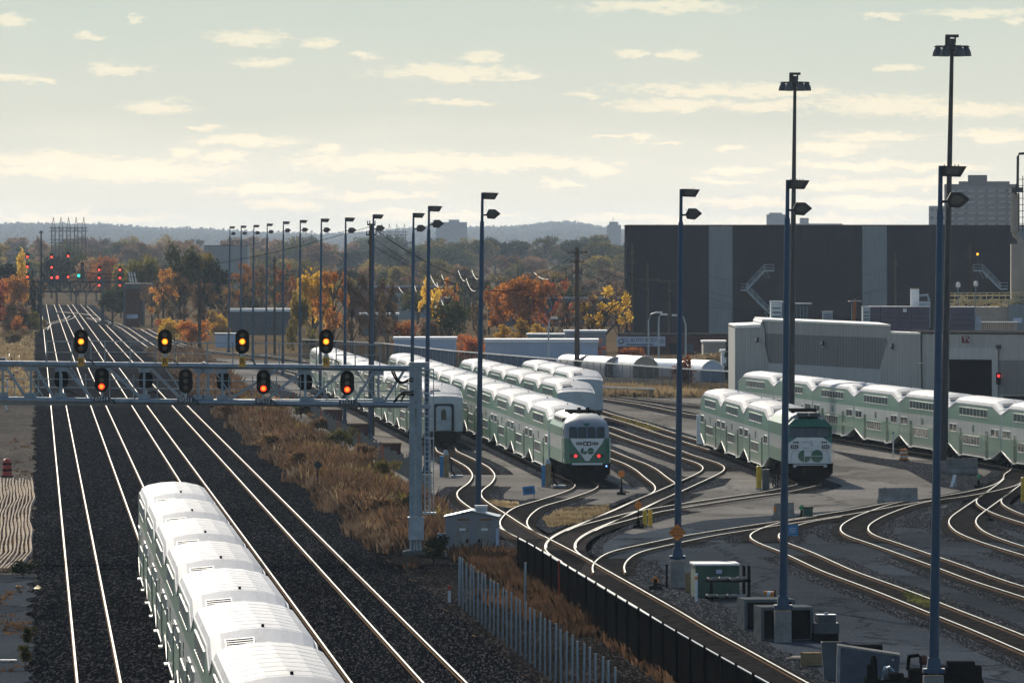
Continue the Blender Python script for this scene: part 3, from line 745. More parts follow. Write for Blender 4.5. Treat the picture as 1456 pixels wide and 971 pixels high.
xm, ym = 21.5, 741
for i in range(9):
    sl = .0916*-1; y = ym-(i+.5)*(CL+.05)/math.sqrt(1+sl*sl); x = xm+(ym-y)*.0916
    place_coach(x, y, sl, 'weathered double-deck coach before the grey shed, %s from the far end of its train' % ORD[i], 'coaches of the train before the grey shed')

# ------------------------------------------------------------------ locomotives (local -y faces the viewer)
def loop_solid(mb, rings, mat=0, caps=True, closed=True):
    n = len(rings[0]); vs = [p for r in rings for p in r]; fs = []
    for i in range(len(rings)-1):
        for j in range(n): fs.append((i*n+j, i*n+(j+1) % n, (i+1)*n+(j+1) % n, (i+1)*n+j))
    if caps: fs += [tuple(range(n)), tuple(reversed(range((len(rings)-1)*n, len(rings)*n)))]
    mb.add(vs, fs, mat); return mb
def loco_common(root, deck=1.25, length=17.5):
    fr = MB(); fr.b2((-1.5,.6,deck-.22),(1.5,length,deck),0); fr.b2((-1.35,5.6,.35),(1.35,11.6,deck-.2),0)
    fr.b2((-1.3,length-.3,.75),(1.3,length,deck-.2),0)
    fr.build('underframe', M['under'], root)
    pl = MB(); pl.prism([(-1.5,.05,deck-.06),(1.5,.05,deck-.06),(1.5,.05,.62),(.85,-.35,.12),(-.85,-.35,.12),(-1.5,.05,.62)], (0,.35,0), 0)
    pl.b2((-1.52,-.08,deck-.10),(1.52,.5,deck),0)
    pl.b2((-.17,-.55,.62),(.17,.1,.92),0)
    for sx in (-1, 1):
        pl.tube([(sx*.45,-.12,.95),(sx*.5,-.35,.75),(sx*.42,-.3,.45)], .035, 6, 0)
        pl.b2((sx*1.15-.2,-.05,.30),(sx*1.15+.2,.3,.36),0); pl.b2((sx*1.15-.2,-.05,.60),(sx*1.15+.2,.3,.66),0)
    pl.build('snowplough', M['black'], root)
    for y in (3.4, 13.9):
        b = MB()
        for yy in (-1.4, 1.4):
            for sx in (-1, 1):
                b.cyl((sx*.66,yy,.5),(sx*.80,yy,.5),.5,n=14); b.cyl((sx*.8,yy,.5),(sx*1.2,yy,.5),.2,n=8)
        for sx in (-1, 1): b.b2((sx*1.0,-2.2,.45),(sx*1.2,2.2,.78)); b.b2((sx*1.02,-.5,.35),(sx*1.24,.5,.95))
        b.b2((-1.0,-.5,.5),(1.0,.5,.98))
        o = b.build('bogie', M['under'], root); o.location = (0, y, 0)
def plate(mb, pts, y, d, m):                      # polygon in the x-z plane at depth y, thickness d towards the viewer
    mb.prism([(x, y, z) for x, z in pts], (0, -d, 0), m)
def number_board(root, x, z, y, s, w=.50, h=.22, rot=None):
    mb = MB(); q = [(-w/2+.06,-h/2),(w/2-.06,-h/2),(w/2,-h/2+.06),(w/2,h/2-.06),(w/2-.06,h/2),(-w/2+.06,h/2),(-w/2,h/2-.06),(-w/2,-h/2+.06)]
    plate(mb, [(x+a, z+b) for a, b in q], y, .05, 0)
    text_mb(mb, s, h*.98, (x, y-.055, z), (1,0,0), (0,0,1), 1)
    return mb.build('number_board', [M['board'], M['digit']], root)
def lamp(root, name, x, z, y, r, m, rim='black'):
    mb = MB(); mb.cyl((x,y+.06,z),(x,y-.03,z),r*1.25,n=14,mat=0); mb.cyl((x,y-.03,z),(x,y-.045,z),r,n=14,mat=1)
    return mb.build(name, [M[rim], M[m]], root)
def mp_loco(x, y, slope):
    root = empty('locomotive', (x, y, RAIL_H), math.atan(-slope), 'round-nosed green and white diesel locomotive with two red marker lamps lit', 'locomotive')
    loco_common(root)
    # nose: sections leaning back, deck to roof
    def sec(z, hw, yf, yc, ch):                   # half width, front y, corner y, side chamfer
        return [(-hw, 3.2, z), (-hw, yc, z), (-hw+ch, yf+.10, z), (-hw*.35, yf, z), (hw*.35, yf, z), (hw-ch, yf+.10, z), (hw, yc, z), (hw, 3.2, z)]
    lo = [sec(1.25,1.46,.10,.45,.30), sec(2.0,1.48,.12,.5,.30), sec(2.9,1.48,.22,.65,.30)]
    mb = MB(); loop_solid(mb, lo, 0); nose = mb.build('nose', [M['go_green']], root, smooth=30)
    up = [sec(2.9,1.48,.22,.65,.30), sec(3.62,1.46,.62,1.05,.30), sec(3.95,1.36,1.05,1.5,.36), sec(4.3,1.02,1.9,2.3,.40), sec(4.46,.75,2.7,2.9,.3)]
    mb = MB(); loop_solid(mb, up, 0); cabm = mb.build('cab', [M['silver']], root, smooth=30)
    # green surround of the windscreen
    mb = MB()
    for (xa, za, ya, xb, zb_, yb_) in ((-1.2,2.95,.315,1.2,3.52,.60),):
        mb.prism([(-1.16,.225+.02,2.93),(1.16,.225+.02,2.93),(1.14,.655,3.68),(-1.14,.655,3.68)], (0,-.05,.01), 0)
    mb.build('windscreen_frame', [M['galv']], cabm)
    for cx, w_ in ((-.90,.53),(-.305,.54),(.305,.54),(.90,.53)):
        q = [(-.5,0),(.5,0),(.5,.80),(.38,1),(-.38,1),(-.5,.80)]
        mb = MB(); pts = []
        for a, t in q:
            z = 2.94+t*.70; pts.append((cx+a*w_, .17+(z-2.9)*.555, z))
        mb.prism(pts, (0,-.03,.005), 0); mb.build('windscreen', [M['glass']], cabm)
    for sx in (-1, 1):                            # cab side windows, doors
        mb = MB(); mb.b2((sx*1.475,1.3,2.95),(sx*1.49,2.3,3.5),0); mb.build('side_window', [M['glass']], cabm)
    # white shield
    mb = MB(); mb.prism([(-1.12,.10,2.90),(1.12,.10,2.90),(.95,.085,2.55),(.40,.055,1.85),(.12,.05,1.44),(-.12,.05,1.44),(-.40,.055,1.85),(-.95,.085,2.55)], (0,-.04,0), 0)
    mb.build('white_shield', [M['go_white']], nose)
    mb = MB(); go_mark(mb, (0,-.012,2.08), (1,0,0), (0,0,1), .215, 0); mb.build('emblem', [M['go_green']], nose)
    mb = MB(); mb.prism([(-.26,.74,3.86),(.26,.74,3.86),(0,.585,3.62)], (0,-.06,.02), 0); mb.build('roof_arrow', [M['go_green']], cabm)
    for sx in (-1, 1): number_board(nose, sx*.52, 2.57, .065, '612', .42, .19)
    mb = MB(); plate(mb, [(-.27,2.43),(.27,2.43),(.27,2.70),(-.27,2.70)], .07, .05, 0)
    for sx in (-1, 1): plate(mb, [(sx*.12-.07,2.49),(sx*.12+.07,2.49),(sx*.12+.07,2.63),(sx*.12-.07,2.63)], .02, .02, 1)
    mb.build('headlight', [M['board'], M['digit']], nose)
    for sx in (-1, 1):
        lamp(nose, 'marker_lamp', sx*.76, 1.76, .09, .10, 'redlamp'); lamp(nose, 'ditch_light', sx*1.02, 1.76, .10, .10, 'darklens')
    mb = MB(); mb.b2((-1.0,-.11,1.18),(1.0,-.06,1.30),0); mb.build('step_plate', [M['white_p']], nose)
    lamp(root, 'blue_lamp', 1.25, 1.10, -.05, .05, 'bluelamp')
    # long hood
    ring = lambda yy: [(-1.48,yy,1.25),(-1.5,yy,3.55),(-1.15,yy,4.25),(-.6,yy,4.46),(.6,yy,4.46),(1.15,yy,4.25),(1.5,yy,3.55),(1.48,yy,1.25)]
    mb = MB(); loop_solid(mb, [ring(3.2), ring(17.4)], 0); hood = mb.build('engine_hood', [M['livery']], root)
    mb = MB()
    for sx in (-1, 1):
        for k in range(4): mb.box((sx*1.2, 4.6+k*2.6, 4.05), (.5,1.6,.25), 0)
    mb.build('intake_grille', [M['steel_b']], hood)
    mb = MB(); mb.b2((-.85,5,4.44),(.85,8,4.62),0)
    for sx in (-.28,.28): mb.cyl((sx,4.4,4.45),(sx,4.4,4.85),.13,.12,10,0)
    for k in (-.6,0,.6): mb.cyl((k,9.5,4.45),(k,9.5,4.62),.35,n=12)
    mb.build('exhaust', [M['black']], hood)
    mb = MB()
    for sx in (-1, 1):
        mb.tube([(sx*1.56,1.0,1.3),(sx*1.58,1.0,2.9)], .02, 5); mb.tube([(sx*1.56,1.7,1.3),(sx*1.58,1.7,2.9)], .02, 5)
    mb.build('handrail', [M['alu']], root)
def f59_loco(x, y, slope):
    root = empty('locomotive', (x, y, RAIL_H), math.atan(-slope), 'flat-nosed diesel locomotive numbered 563 with green emblem on white nose', 'locomotive')
    loco_common(root)
    mb = MB()                                     # white nose, slightly tapered
    fr = [(-1.42,1.25),(1.42,1.25),(1.44,2.55),(.85,2.95),(-.85,2.95),(-1.44,2.55)]
    loop_solid(mb, [[(x_*.97, .05, z) for x_, z in fr], [(x_, .25, z) for x_, z in fr], [(x_, 1.1, z) for x_, z in fr]], 0)
    nose = mb.build('nose', [M['go_white']], root)
    mb = MB()                                     # green cab front leaning back
    r0 = [(-1.48,.40,2.45),(1.48,.40,2.45),(1.48,.60,3.65),(.95,.95,4.15),(-.95,.95,4.15),(-1.48,.60,3.65)]
    r1 = [(-1.5,3.4,1.25),(1.5,3.4,1.25),(1.5,3.4,3.65),(.95,3.4,4.2),(-.95,3.4,4.2),(-1.5,3.4,3.65)]
    loop_solid(mb, [r0, r1], 0); cabm = mb.build('cab', [M['go_green']], root)
    for xa, xb in ((-1.30,-.50),(-.42,.42),(.50,1.30)):
        mb = MB(); mb.prism([(xa,.43,2.98),(xb,.43,2.98),(xb*.97,.575,3.55),(xa*.97,.575,3.55)], (0,-.04,.01), 0); mb.build('windscreen', [M['glass']], cabm)
    mb = MB(); mb.prism([(-1.42,.40,3.62),(1.42,.40,3.62),(.95,.72,4.12),(-.95,.72,4.12)], (0,-.03,.02), 0); mb.build('cab_brow', [M['go_green']], cabm)
    for sx in (-1, 1):
        mb = MB(); mb.b2((sx*1.49,1.2,2.9),(sx*1.52,2.6,3.5),0); mb.build('side_window', [M['glass']], cabm)
        number_board(nose, sx*1.02, 2.34, .03, '563', .50, .25)
        for k in (-1, 0, 1): lamp(nose, 'marker_lamp', sx*.93+k*.13, 2.64, .05, .045, 'darklens')
        mb = MB(); mb.b2((sx*1.0-.10,.0,1.02),(sx*1.0+.10,-.12,1.10),0); mb.build('coupler_light', [M['digit']], root)
    mb = MB(); go_mark(mb, (.05,.03,1.74), (1,0,0), (0,0,1), .40, 0); mb.build('emblem', [M['go_green']], nose)
    mb = MB(); 
    for p_, q_ in (((-1.28,1.35),(-1.15,2.06)),((-1.15,2.06),(1.15,2.06)),((1.15,2.06),(1.28,1.35))): mb.bar((p_[0],.04,p_[1]),(q_[0],.04,q_[1]),.02,.02,0)
    mb.tube([(-.5,.03,2.66),(-.3,-.04,2.63),(-.05,-.04,2.66)], .014, 5, 0); mb.tube([(.06,.03,2.75),(.1,-.05,2.55),(.2,-.05,2.45),(.12,-.05,2.38)], .02, 5, 0)
    mb.tube([(-.5,.03,2.28),(-.3,-.04,2.25),(-.05,-.04,2.28)], .014, 5, 0)
    mb.build('nose_fittings', [M['galv']], nose)
    mb = MB(); mb.b2((-1.1,-.12,1.14),(1.1,-.08,1.20),0); mb.build('step_plate', [M['white_p']], nose)
    mb = MB(); mb.b2((-.75,1.3,4.30),(-.05,2.0,4.55),0); mb.b2((.05,1.3,4.30),(.75,2.0,4.55),0); mb.b2((-.6,1.2,4.15),(.6,2.1,4.30),1); mb.cyl((0,1.1,4.22),(0,.9,4.22),.1,n=10,mat=1)
    mb.build('roof_lights', [M['steel_b'], M['black']], cabm)
    ring = lambda yy: [(-1.5,yy,1.25),(-1.5,yy,3.75),(-1.1,yy,4.25),(-.6,yy,4.5),(.6,yy,4.5),(1.1,yy,4.25),(1.5,yy,3.75),(1.5,yy,1.25)]
    mb = MB(); loop_solid(mb, [ring(3.4), ring(17.4)], 0); hood = mb.build('engine_hood', [M['livery']], root)
    mb = MB(); vs = [(-1.5,3.75),(-1.1,4.25),(-.6,4.5),(.6,4.5),(1.1,4.25),(1.5,3.75)]
    mb.prism([(a*.985, 2.2, b+.02) for a, b in vs], (0,15.2,0), 0); mb.build('hood_roof', [M['roof']], hood)
    mb = MB(); mb.b2((-.8,5,4.5),(.8,8.5,4.72),0); mb.build('exhaust', [M['black']], hood)
    mb = MB()
    for sx in (-1, 1):
        mb.tube([(sx*1.54,.35,1.3),(sx*1.56,.35,2.3)], .02, 5); mb.tube([(sx*1.55,3.0,1.3),(sx*1.56,3.0,2.8)], .02, 5)
    mb.build('handrail', [M['alu']], root)
mp_loco(4.92, 547, -.0496); f59_loco(19.5, 547.6, -.0366)
# ------------------------------------------------------------------ signal bridge
GY = F/28.2                                       # distance of the bridge
def gp(px, py, dy=0.0): 
    v = P(px, py, GY); v.y += dy; return v
br = empty('signal_bridge', gp(591, 787), 0, 'grey steel lattice signal bridge spanning the main line on a ladder post', 'signal bridge')
bo = Vector(br.location)
def rel(v): return Vector(v)-bo
def topy(x): return 517+ (x/590)*7.0
def boty(x): return 568+ (x/590)*8.0
DEP = 1.5
for nm, fy, r in (('chord', topy, .15), ('chord', boty, .15)):
    for dy in (0, DEP):
        mb = MB(); mb.cyl(rel(gp(-60, fy(-60), dy)), rel(gp(588, fy(588), dy)), r if dy == 0 else .09, n=12)
        for xj in (-20, 289): mb.cyl(rel(gp(xj-1.5, fy(xj), dy)), rel(gp(xj+1.5, fy(xj), dy)), r*1.35, n=12)
        mb.build(nm, M['galv'], br, smooth=40)
verts_x = [-34, 4, 44, 86, 205, 282, 296, 316, 434, 538]
for x in verts_x:
    mb = MB(); mb.bar(rel(gp(x, topy(x)+3)), rel(gp(x, boty(x)-3)), .11); 
    mb.box(rel(gp(x, topy(x)+7)), (.55,.05,.22)); mb.box(rel(gp(x, boty(x)-7)), (.55,.05,.25))
    mb.build('upright', M['galv'], br)
for a, b, up in ((8,37,1),(50,76,1),(92,130,1),(152,203,1),(214,258,1),(325,395,0),(378,432,0),(441,488,0),(504,532,0),(546,574,0)):
    mb = MB()
    mb.bar(rel(gp(a, (topy(a)+4) if up else (boty(a)-4))), rel(gp(b, (boty(b)-4) if up else (topy(b)+4))), .13, .13); mb.build('diagonal', M['galv'], br)
mb = MB()                                         # walkway and its rear frame
mb.b2(rel(gp(-60, boty(0), .35)), rel(gp(586, boty(586)+.4, DEP-.1)))
mb.build('walkway', M['galv'], br)
mb = MB()
for yy in (538, 550):
    mb.bar(rel(gp(-60, yy, DEP)), rel(gp(586, yy+7, DEP)), .045)
for x in range(-50, 580, 34): mb.bar(rel(gp(x, topy(x)+14, DEP)), rel(gp(x, boty(x), DEP)), .045)
for x in range(-40, 560, 68): mb.bar(rel(gp(x, topy(x)+2, DEP)), rel(gp(x+34, boty(x), DEP)), .06)
mb.build('rear_railing', M['galv'], br)
for (x0, x1, y0, posts) in ((66,102,485,()),(129,221,485,(149,185)),(248,331,487,(295,)),(361,450,488,(378,397,428)),(478,540,489,(505,))):
    mb = MB()
    mb.bar(rel(gp(x0, y0)), rel(gp(x1, y0+1)), .05); mb.bar(rel(gp(x0, y0+15.5)), rel(gp(x1, y0+16)), .04)
    for x in (x0, x1)+posts: mb.bar(rel(gp(x, y0)), rel(gp(x, topy(x)-2)), .055)
    mb.build('handrail', M['galv'], br)
mb = MB()                                         # post: pair of channels on a footing
for dx in (-.19, .19):
    mb.b2(rel(gp(591, 516))+Vector((dx-.13,-.16,0)), rel(gp(591, 786))+Vector((dx+.13,.16,0)))
for yy in range(530, 780, 16): mb.b2(rel(gp(591, yy))+Vector((-.1,-.10,-.05)), rel(gp(591, yy))+Vector((.1,.10,.05)))
mb.box(rel(gp(596, 519)), (1.0,.5,.28)); mb.box(rel(gp(596, 526)), (1.15,.4,.12)); mb.box(rel(gp(596, 578)), (1.15,.4,.2))
mb.b2(rel(gp(591, 520))+Vector((-.3,DEP-.2,0)), rel(gp(591, 786))+Vector((.3,DEP+.1,0)))
mb.build('post', M['galv'], br)
mb = MB(); mb.box(rel(gp(591, 790)), (1.3,2.6,.5)); mb.box(rel(gp(591, 784)), (.95,2.2,.16)); mb.build('footing', M['concrete_d'], br)
mb = MB(); mb.b2(rel(gp(581, 736))+Vector((0,-.5,0)), rel(gp(602.5, 767))+Vector((0,.4,0))); mb.b2(rel(gp(579.5, 734.5))+Vector((0,-.55,0)), rel(gp(604, 736.5))+Vector((0,.45,0)))
for dx in (-.2,-.07,.07,.2): mb.tube([rel(gp(591,766))+Vector((dx,-.2,0)), rel(gp(591,786))+Vector((dx*1.3,-.25,0))], .05, 6)
mb.build('junction_box', M['galv_l'], br)
mb = MB()                                         # ladder with safety cage
for x in (604, 610): mb.bar(rel(gp(x, 523, .1)), rel(gp(x, 729, .1)), .05)
for yy in range(530, 728, 7): mb.bar(rel(gp(604, yy, .1)), rel(gp(610, yy, .1)), .03)
mb.build('ladder', M['galv_l'], br)
mb = MB()
for x in (604.5, 612, 616.5):
    mb.bar(rel(gp(x, 525 if x > 616 else 620, -.35)), rel(gp(x, 728, -.35)), .045)
for yy in (525, 559, 591, 623, 655, 686, 729):
    for (xa, xb, da, db) in ((604,604.5,.1,-.35),(604.5,617,-.35,-.35),(617,616,-.35,.1)): mb.bar(rel(gp(xa, yy, da)), rel(gp(xb, yy, db)), .04, .07)
mb.b2(rel(gp(601, 728, -.5)), rel(gp(620, 730.5, .4)))
mb.build('safety_cage', M['galv_l'], br)
for k, (a, b) in enumerate((((560,528),(588,538)),((557,528),(588,542)),((562,571),(588,556)),((560,572),(588,560)),((570,571),(588,561)))):
    mb = MB(); A_, B_ = rel(gp(*a, -.05)), rel(gp(*b, -.2)); sag = 1.0 if k < 2 else -.6
    mb.tube([A_+(B_-A_)*t+Vector((0,-.1*math.sin(t*3.14),-sag*.5*math.sin(math.pi*t)*(1-t)*1.4)) for t in [i/8 for i in range(9)]], .045, 6); mb.build('cable', M['cable'], br)

def stadium(w, h, n=9):
    r = w/2; pts = []
    for i in range(n+1): a = math.pi*i/n; pts.append((r*math.cos(a), h/2-r+r*math.sin(a)))
    for i in range(n+1): a = math.pi+math.pi*i/n; pts.append((r*math.cos(a), -(h/2-r)+r*math.sin(a)))
    return pts
def signal(px, py, h, lit, label, group, plate_txt=None, up=True, back=False):
    """three-lens head on a short pipe; py is the head's centre"""
    c = gp(px, py, -.42 if not back else DEP+.5)
    root = empty('railway_signal', c, 0, label, 'signal', group)
    mb = MB(); mb.prism([(x, .0, z) for x, z in stadium(.70, h)], (0,-.05,0), 0)
    if back: mb.prism([(x, 0, z) for x, z in stadium(.52, h*.86)], (0,-.25,0), 0)
    mb.build('backboard', M['black'], root)
    if not back:
        for i, z in enumerate((.33, 0, -.33)):
            mb = MB(); zz = z*h/1.24
            m = 'darklens'
            if i and lit == ('yellow' if i == 1 else 'red'): m = lit
            elif lit == 'none' and False: m = 'darklens'
            mb.cyl((0,-.05,zz),(0,-.09,zz),.15 if m != 'darklens' else .12,n=16,mat=0)
            if m != 'darklens': mb.cyl((0,-.09,zz),(0,-.10,zz),.10,n=14,mat=1)
            vs = []
            for rr, yy in ((.145,-.05),(.15,-.36)):
                for k in range(11): a = R(0+18*k); vs.append((rr*math.cos(a), yy, zz+.03+rr*math.sin(a)))
            mb.add(vs, [(k, k+1, k+12, k+11) for k in range(10)], 2)
            mb.build('lens', [M[m], M[m+'core'] if m != 'darklens' else M[m], M['black']], root)
        mb = MB(); mb.prism([(x, .02, z) for x, z in stadium(.46, h*.84)], (0,.42,0), 0); mb.build('case', M['black'], root)
    mb = MB()
    if up: mb.cyl((0,.15,-h/2+.1),(0,.15,-h/2-.46),.075,n=8); mb.cyl((0,.15,-h/2-.02),(0,.15,-h/2-.22),.13,n=10)
    else: mb.cyl((0,.15,-h/2+.1),(0,.15,-h/2-.35),.06,n=8)
    mb.tube([(0.05,.2,-h/2-.3),(.35,.2,-h/2-.28),(.55,.2,-h/2-.38),(.66,.25,-h/2-.55)] if not back else [(.1,.2,-h/2-.2),(.4,.2,-h/2-.1),(.75,.25,-h/2-.35)], .03, 6, 1)
    mb.build('mounting', [M['galv_l'], M['cable']], root)
    if plate_txt:
        mb = MB()
        if plate_txt == 'R':
            mb.b2((-.16,.02,-h/2-.62),(.16,.05,-h/2-.16),0); text_mb(mb, 'R', .42, (0,.012,-h/2-.39), (1,0,0), (0,0,1), 1)
            mb.build('letter_plate', [M['plate_y'], M['sign_ink']], root)
        else:
            mb.b2((-.42,.0,-h/2-.46),(.42,.03,-h/2-.22),0); text_mb(mb, plate_txt, .27, (0,-.008,-h/2-.34), (1,0,0), (0,0,1), 1)
            mb.build('number_plate', [M['plate_b'], M['white_p']], root)
    return root
HS = 35/28.2
for px, pos in ((116,'leftmost'),(235,'second from left'),(345,'third from left'),(464,'rightmost')):
    signal(px, 485.5, HS, 'yellow', 'upper signal showing yellow above the bridge over plate R, %s of four' % pos, 'yellow upper signals', 'R')
for px, lit, txt, lab in ((145,'red','07514','lower signal showing red over plate 07514, farthest left'),(264.5,'none','07513','unlit three-lens lower signal over plate 07513'),(375,'red','07512','lower signal showing red over plate 07512, middle of the bridge'),(494,'red','07511','lower signal showing red over plate 07511, nearest the bridge post')):
    signal(px, 540+ (px-145)*.012, HS, lit, lab, 'lower signals', txt, up=False)
for px, pos in ((84.5,'leftmost'),(205,'second from left'),(316,'third from left'),(433,'rightmost')):
    signal(px, 540+(px-84)*.012, .95, None, 'black back of a signal facing away behind an upright, %s of four' % pos, 'signals facing away', None, up=False, back=True)

# ------------------------------------------------------------------ twin floodlight poles
def flood(mb, c, w, tilt, s=1.0):
    """shoebox floodlight: deep housing with the glass facing down and away"""
    pts = [(-.62,.0,.30),(.78,.0,.26),(.42,.0,-.34),(-.62,.0,-.30)] if tilt == 0 else [(-.30,.0,.42),(.30,.0,.42),(.78,.0,.02),(.22,.0,-.46),(-.42,.0,-.40),(-.52,.0,.0)]
    q = [(c[0]+x*s, c[1]-.33*s, c[2]+z*s) for x, _, z in pts]
    mb.prism(q, (0,.66*s,0), 0)
    k = [(x*.62+.02, z*.62) for x, _, z in pts]
    mb.prism([(c[0]+x*s, c[1]-.335*s, c[2]+z*s) for x, z in k], (0,-.012,0), 1)
    for i in range(5): mb.b2((c[0]+(-.5+i*.2)*s, c[1]-.2*s, c[2]+.28*s), (c[0]+(-.46+i*.2)*s, c[1]+.2*s, c[2]+.37*s), 0)
def light_pole(xb, yb, xt, yt, label, group, base=True, hide=0):
    s = sc(yb); b = G(xb, yb); top = P(xt, yt, b.y)
    root = empty('floodlight_pole', b, 0, label, 'light pole', group)
    t = Vector((top.x-b.x, 0, top.z)); zb = 1.25 if base else .1
    def at(k): return t*k
    if base:
        mb = MB(); mb.box((0,0,.55), (.66,.66,1.3)); mb.build('footing', M['concrete'], root)
    mb = MB(); k0 = zb/t.z
    mb.box(at(k0)+Vector((0,0,.12)), (.72,.72,.14)); mb.box(at(k0)+Vector((0,0,.32)), (.5,.5,.45), taper=.75)
    mb.tube([at(k0), at(.45), at(.915), at(.92), at(1.0)], [.175,.142,.115,.08,.075], 10)
    mb.build('shaft', M['pole'], root, smooth=50)
    for k, (dz, tilt, dx) in enumerate(((-.17,0,.40),(-1.12,1,.50))):
        mb = MB(); c = t+Vector((dx, 0, dz)); flood(mb, c, 1, tilt, .58)
        mb.cyl(t+Vector((0,0,dz-.06)), c+Vector((-.2,0,-.05)), .05, n=6, mat=0)
        mb.build('floodlight', [M['fixture'], M['lampglass']], root)
    return root
LP = [(1327,1012,1337.5,236),(1113,912,1120,256),(963,835,968.5,269),(679,772,686,274),(606,702,610,293),(585,655,588,303),(527,628,531,305),(490,607,491.5,309.5),(455,578,457,311),(426,549,427,313),(402,535,403,315),(378,520,380,318),(359,514,361,320),(342,507,343,321),(325,502,327,322)]
LN = ['tall blue floodlight pole nearest the viewer at the right, foot out of frame','blue floodlight pole on a concrete block between the black-fronted boxes','blue floodlight pole carrying the orange diamond caution sign','blue floodlight pole rising behind the gabled equipment hut','blue floodlight pole just right of the signal bridge post','blue floodlight pole just left of the signal bridge post'] + ['small floodlight pole in the long row beside the tracks, %s from its far left end' % ORD[i] for i in range(8, -1, -1)]
for (a, lab) in zip(LP, LN):
    light_pole(*a, lab, 'twin floodlight poles', base=a[1] > 690)
def high_mast(xb, yb, xt, yt, label):
    b = G(xb, yb); top = P(xt, yt, b.y); root = empty('high_mast', b, 0, label, 'light mast', 'high light masts')
    t = Vector((top.x-b.x, 0, top.z))
    mb = MB(); mb.tube([t*0, t*.3, t*.31, t*.62, t*.63, t*.965], [.29,.25,.235,.205,.19,.13], 12); mb.build('shaft', M['mast'], root, smooth=50)
    mb = MB(); mb.box((0,0,.4), (1.3,1.3,.9)); mb.build('footing', M['concrete'], root)
    mb = MB(); c = t*.965
    mb.lathe(c+Vector((0,0,-.1)), [(.26,0),(.3,.2),(.22,.9)], 10)
    mb.box(c+Vector((0,0,.98)), (.92,.5,.20)); mb.box(c+Vector((-.3,0,.62)), (.35,.35,.6)); mb.box(c+Vector((.22,0,.75)), (.12,.12,.5))
    for a in range(0, 360, 60): mb.bar(c+Vector((0,0,.28)), c+Vector((1.12*math.cos(R(a)), 1.12*math.sin(R(a)), .28)), .08, .09)
    mb.build('head_frame', M['fixture'], root)
    for a in range(0, 360, 60):
        mb = MB(); q = c+Vector((.98*math.cos(R(a)), .98*math.sin(R(a)), -.42))
        mb.lathe(q, [(.36,0),(.37,.06),(.33,.3),(.22,.55),(.16,.6),(.25,.62),(.25,.70)], 14); mb.build('lamp', M['steel_b'], root, smooth=40)
high_mast(1124.5, 623, 1130.5, 104, 'very tall dark mast with a ring of lamps behind the flat-nosed locomotive')
high_mast(1341, 672, 1354, 50, 'very tall dark mast with a ring of lamps standing before the long weathered train')

# ------------------------------------------------------------------ far signal bridge with stacked heads
FS = 6.55; FY = F/FS
def fp(px, py, dy=0.0):
    v = P(px, py, FY); v.y += dy; return v
fb = empty('signal_bridge', fp(58, 462), 0, 'far dark signal bridge across the main line carrying stacked red signals', 'signal bridge')
fo = Vector(fb.location)
fr = lambda *a: fp(*a)-fo
for yy in (400.5, 414.5):
    mb = MB(); mb.bar(fr(-30, yy), fr(178, yy+.5), .42); mb.bar(fr(-30, yy, 2), fr(178, yy+.5, 2), .36); mb.build('chord', M['lattice'], fb)
mb = MB()
for x in range(-26, 176, 14):
    mb.bar(fr(x, 400), fr(x, 414.5), .26); mb.bar(fr(x, 400), fr(x+14, 414.5), .2) if x < 80 else mb.bar(fr(x+14, 400), fr(x, 414.5), .2)
mb.build('lattice', M['lattice'], fb)
mb = MB(); mb.bar(fr(-30, 394), fr(170, 394.5), .09); mb.bar(fr(-30, 397), fr(170, 397.5), .08)
for x in range(-26, 172, 9): mb.bar(fr(x, 394), fr(x, 400), .08)
mb.build('handrail', M['lattice'], fb)
for x in (58, 146):
    mb = MB(); mb.bar(fr(x, 398), fr(x, 461), .7, .7); mb.box(fr(x, 460), (2.4,2.4,1.2)); mb.build('post', M['steel_b'], fb)
FARS = [(39,(363.5,377.5,392),(1,1,1),'far signal stack of three red lights, leftmost on the far bridge'),(73.5,(364,378.5,393),(1,1,1),'far signal stack of three red lights, second from left on the far bridge'),(97,(362.5,376.5,392),(1,0,1),'tall far signal stack with its middle head dark'),
 (141,(382,393.5,404),(1,1,1),'far stack of three red lights just left of the dark hut'),(170.5,(382,393.5,404.5),(1,1,1),'rightmost far stack of three red lights, before the olive tree'),(117,(377,385,393),(0,0,0),'unlit dark far signal stack beside a teal light')]
for px, ys, on, lab in FARS:
    b = fp(px, 400); root = empty('stacked_signal', b, 0, lab, 'signal', 'stacked signals on the far bridge')
    mb = MB(); mb.bar((0,.4,-.5), fp(px, ys[0]-4)-b+Vector((0,.4,0)), .16); mb.build('mast', M['lattice'], root)
    for y_, o_ in zip(ys, on):
        mb = MB(); q = fp(px, y_)-b
        mb.prism([q+Vector((x, 0, z)) for x, z in stadium(.75, 1.25)], (0,-.1,0), 0)
        for z in (.3, 0): mb.cyl(q+Vector((0,-.1,z)), q+Vector((0,-.15,z)), .16, n=10, mat=2)
        mb.cyl(q+Vector((0,-.1,-.28)), q+Vector((0,-.16,-.28)), .23, n=12, mat=1 if o_ else 2)
        mb.build('signal_head', [M['black'], M['farred'], M['darklens']], root)
for px, py, m, nm in ((112,392,'farteal','small teal signal light between the far signal stacks'),(81.5,394.5,'farred','small red signal light low between two far signal stacks')):
    b = P(px, py, FY+120); root = empty('dwarf_signal', Vector((b.x, b.y, 0)), 0, nm, 'signal')
    mb = MB(); mb.bar((0,.2,0), (0,.2,b.z+.4), .14); mb.build('mast', M['lattice'], root)
    mb = MB(); mb.prism([(x, .05, b.z+z) for x, z in stadium(.8, 1.2)], (0,-.1,0), 0); mb.cyl((0,-.06,b.z),(0,-.12,b.z),.34,n=12,mat=1); mb.build('signal_head', [M['black'], M[m]], root)
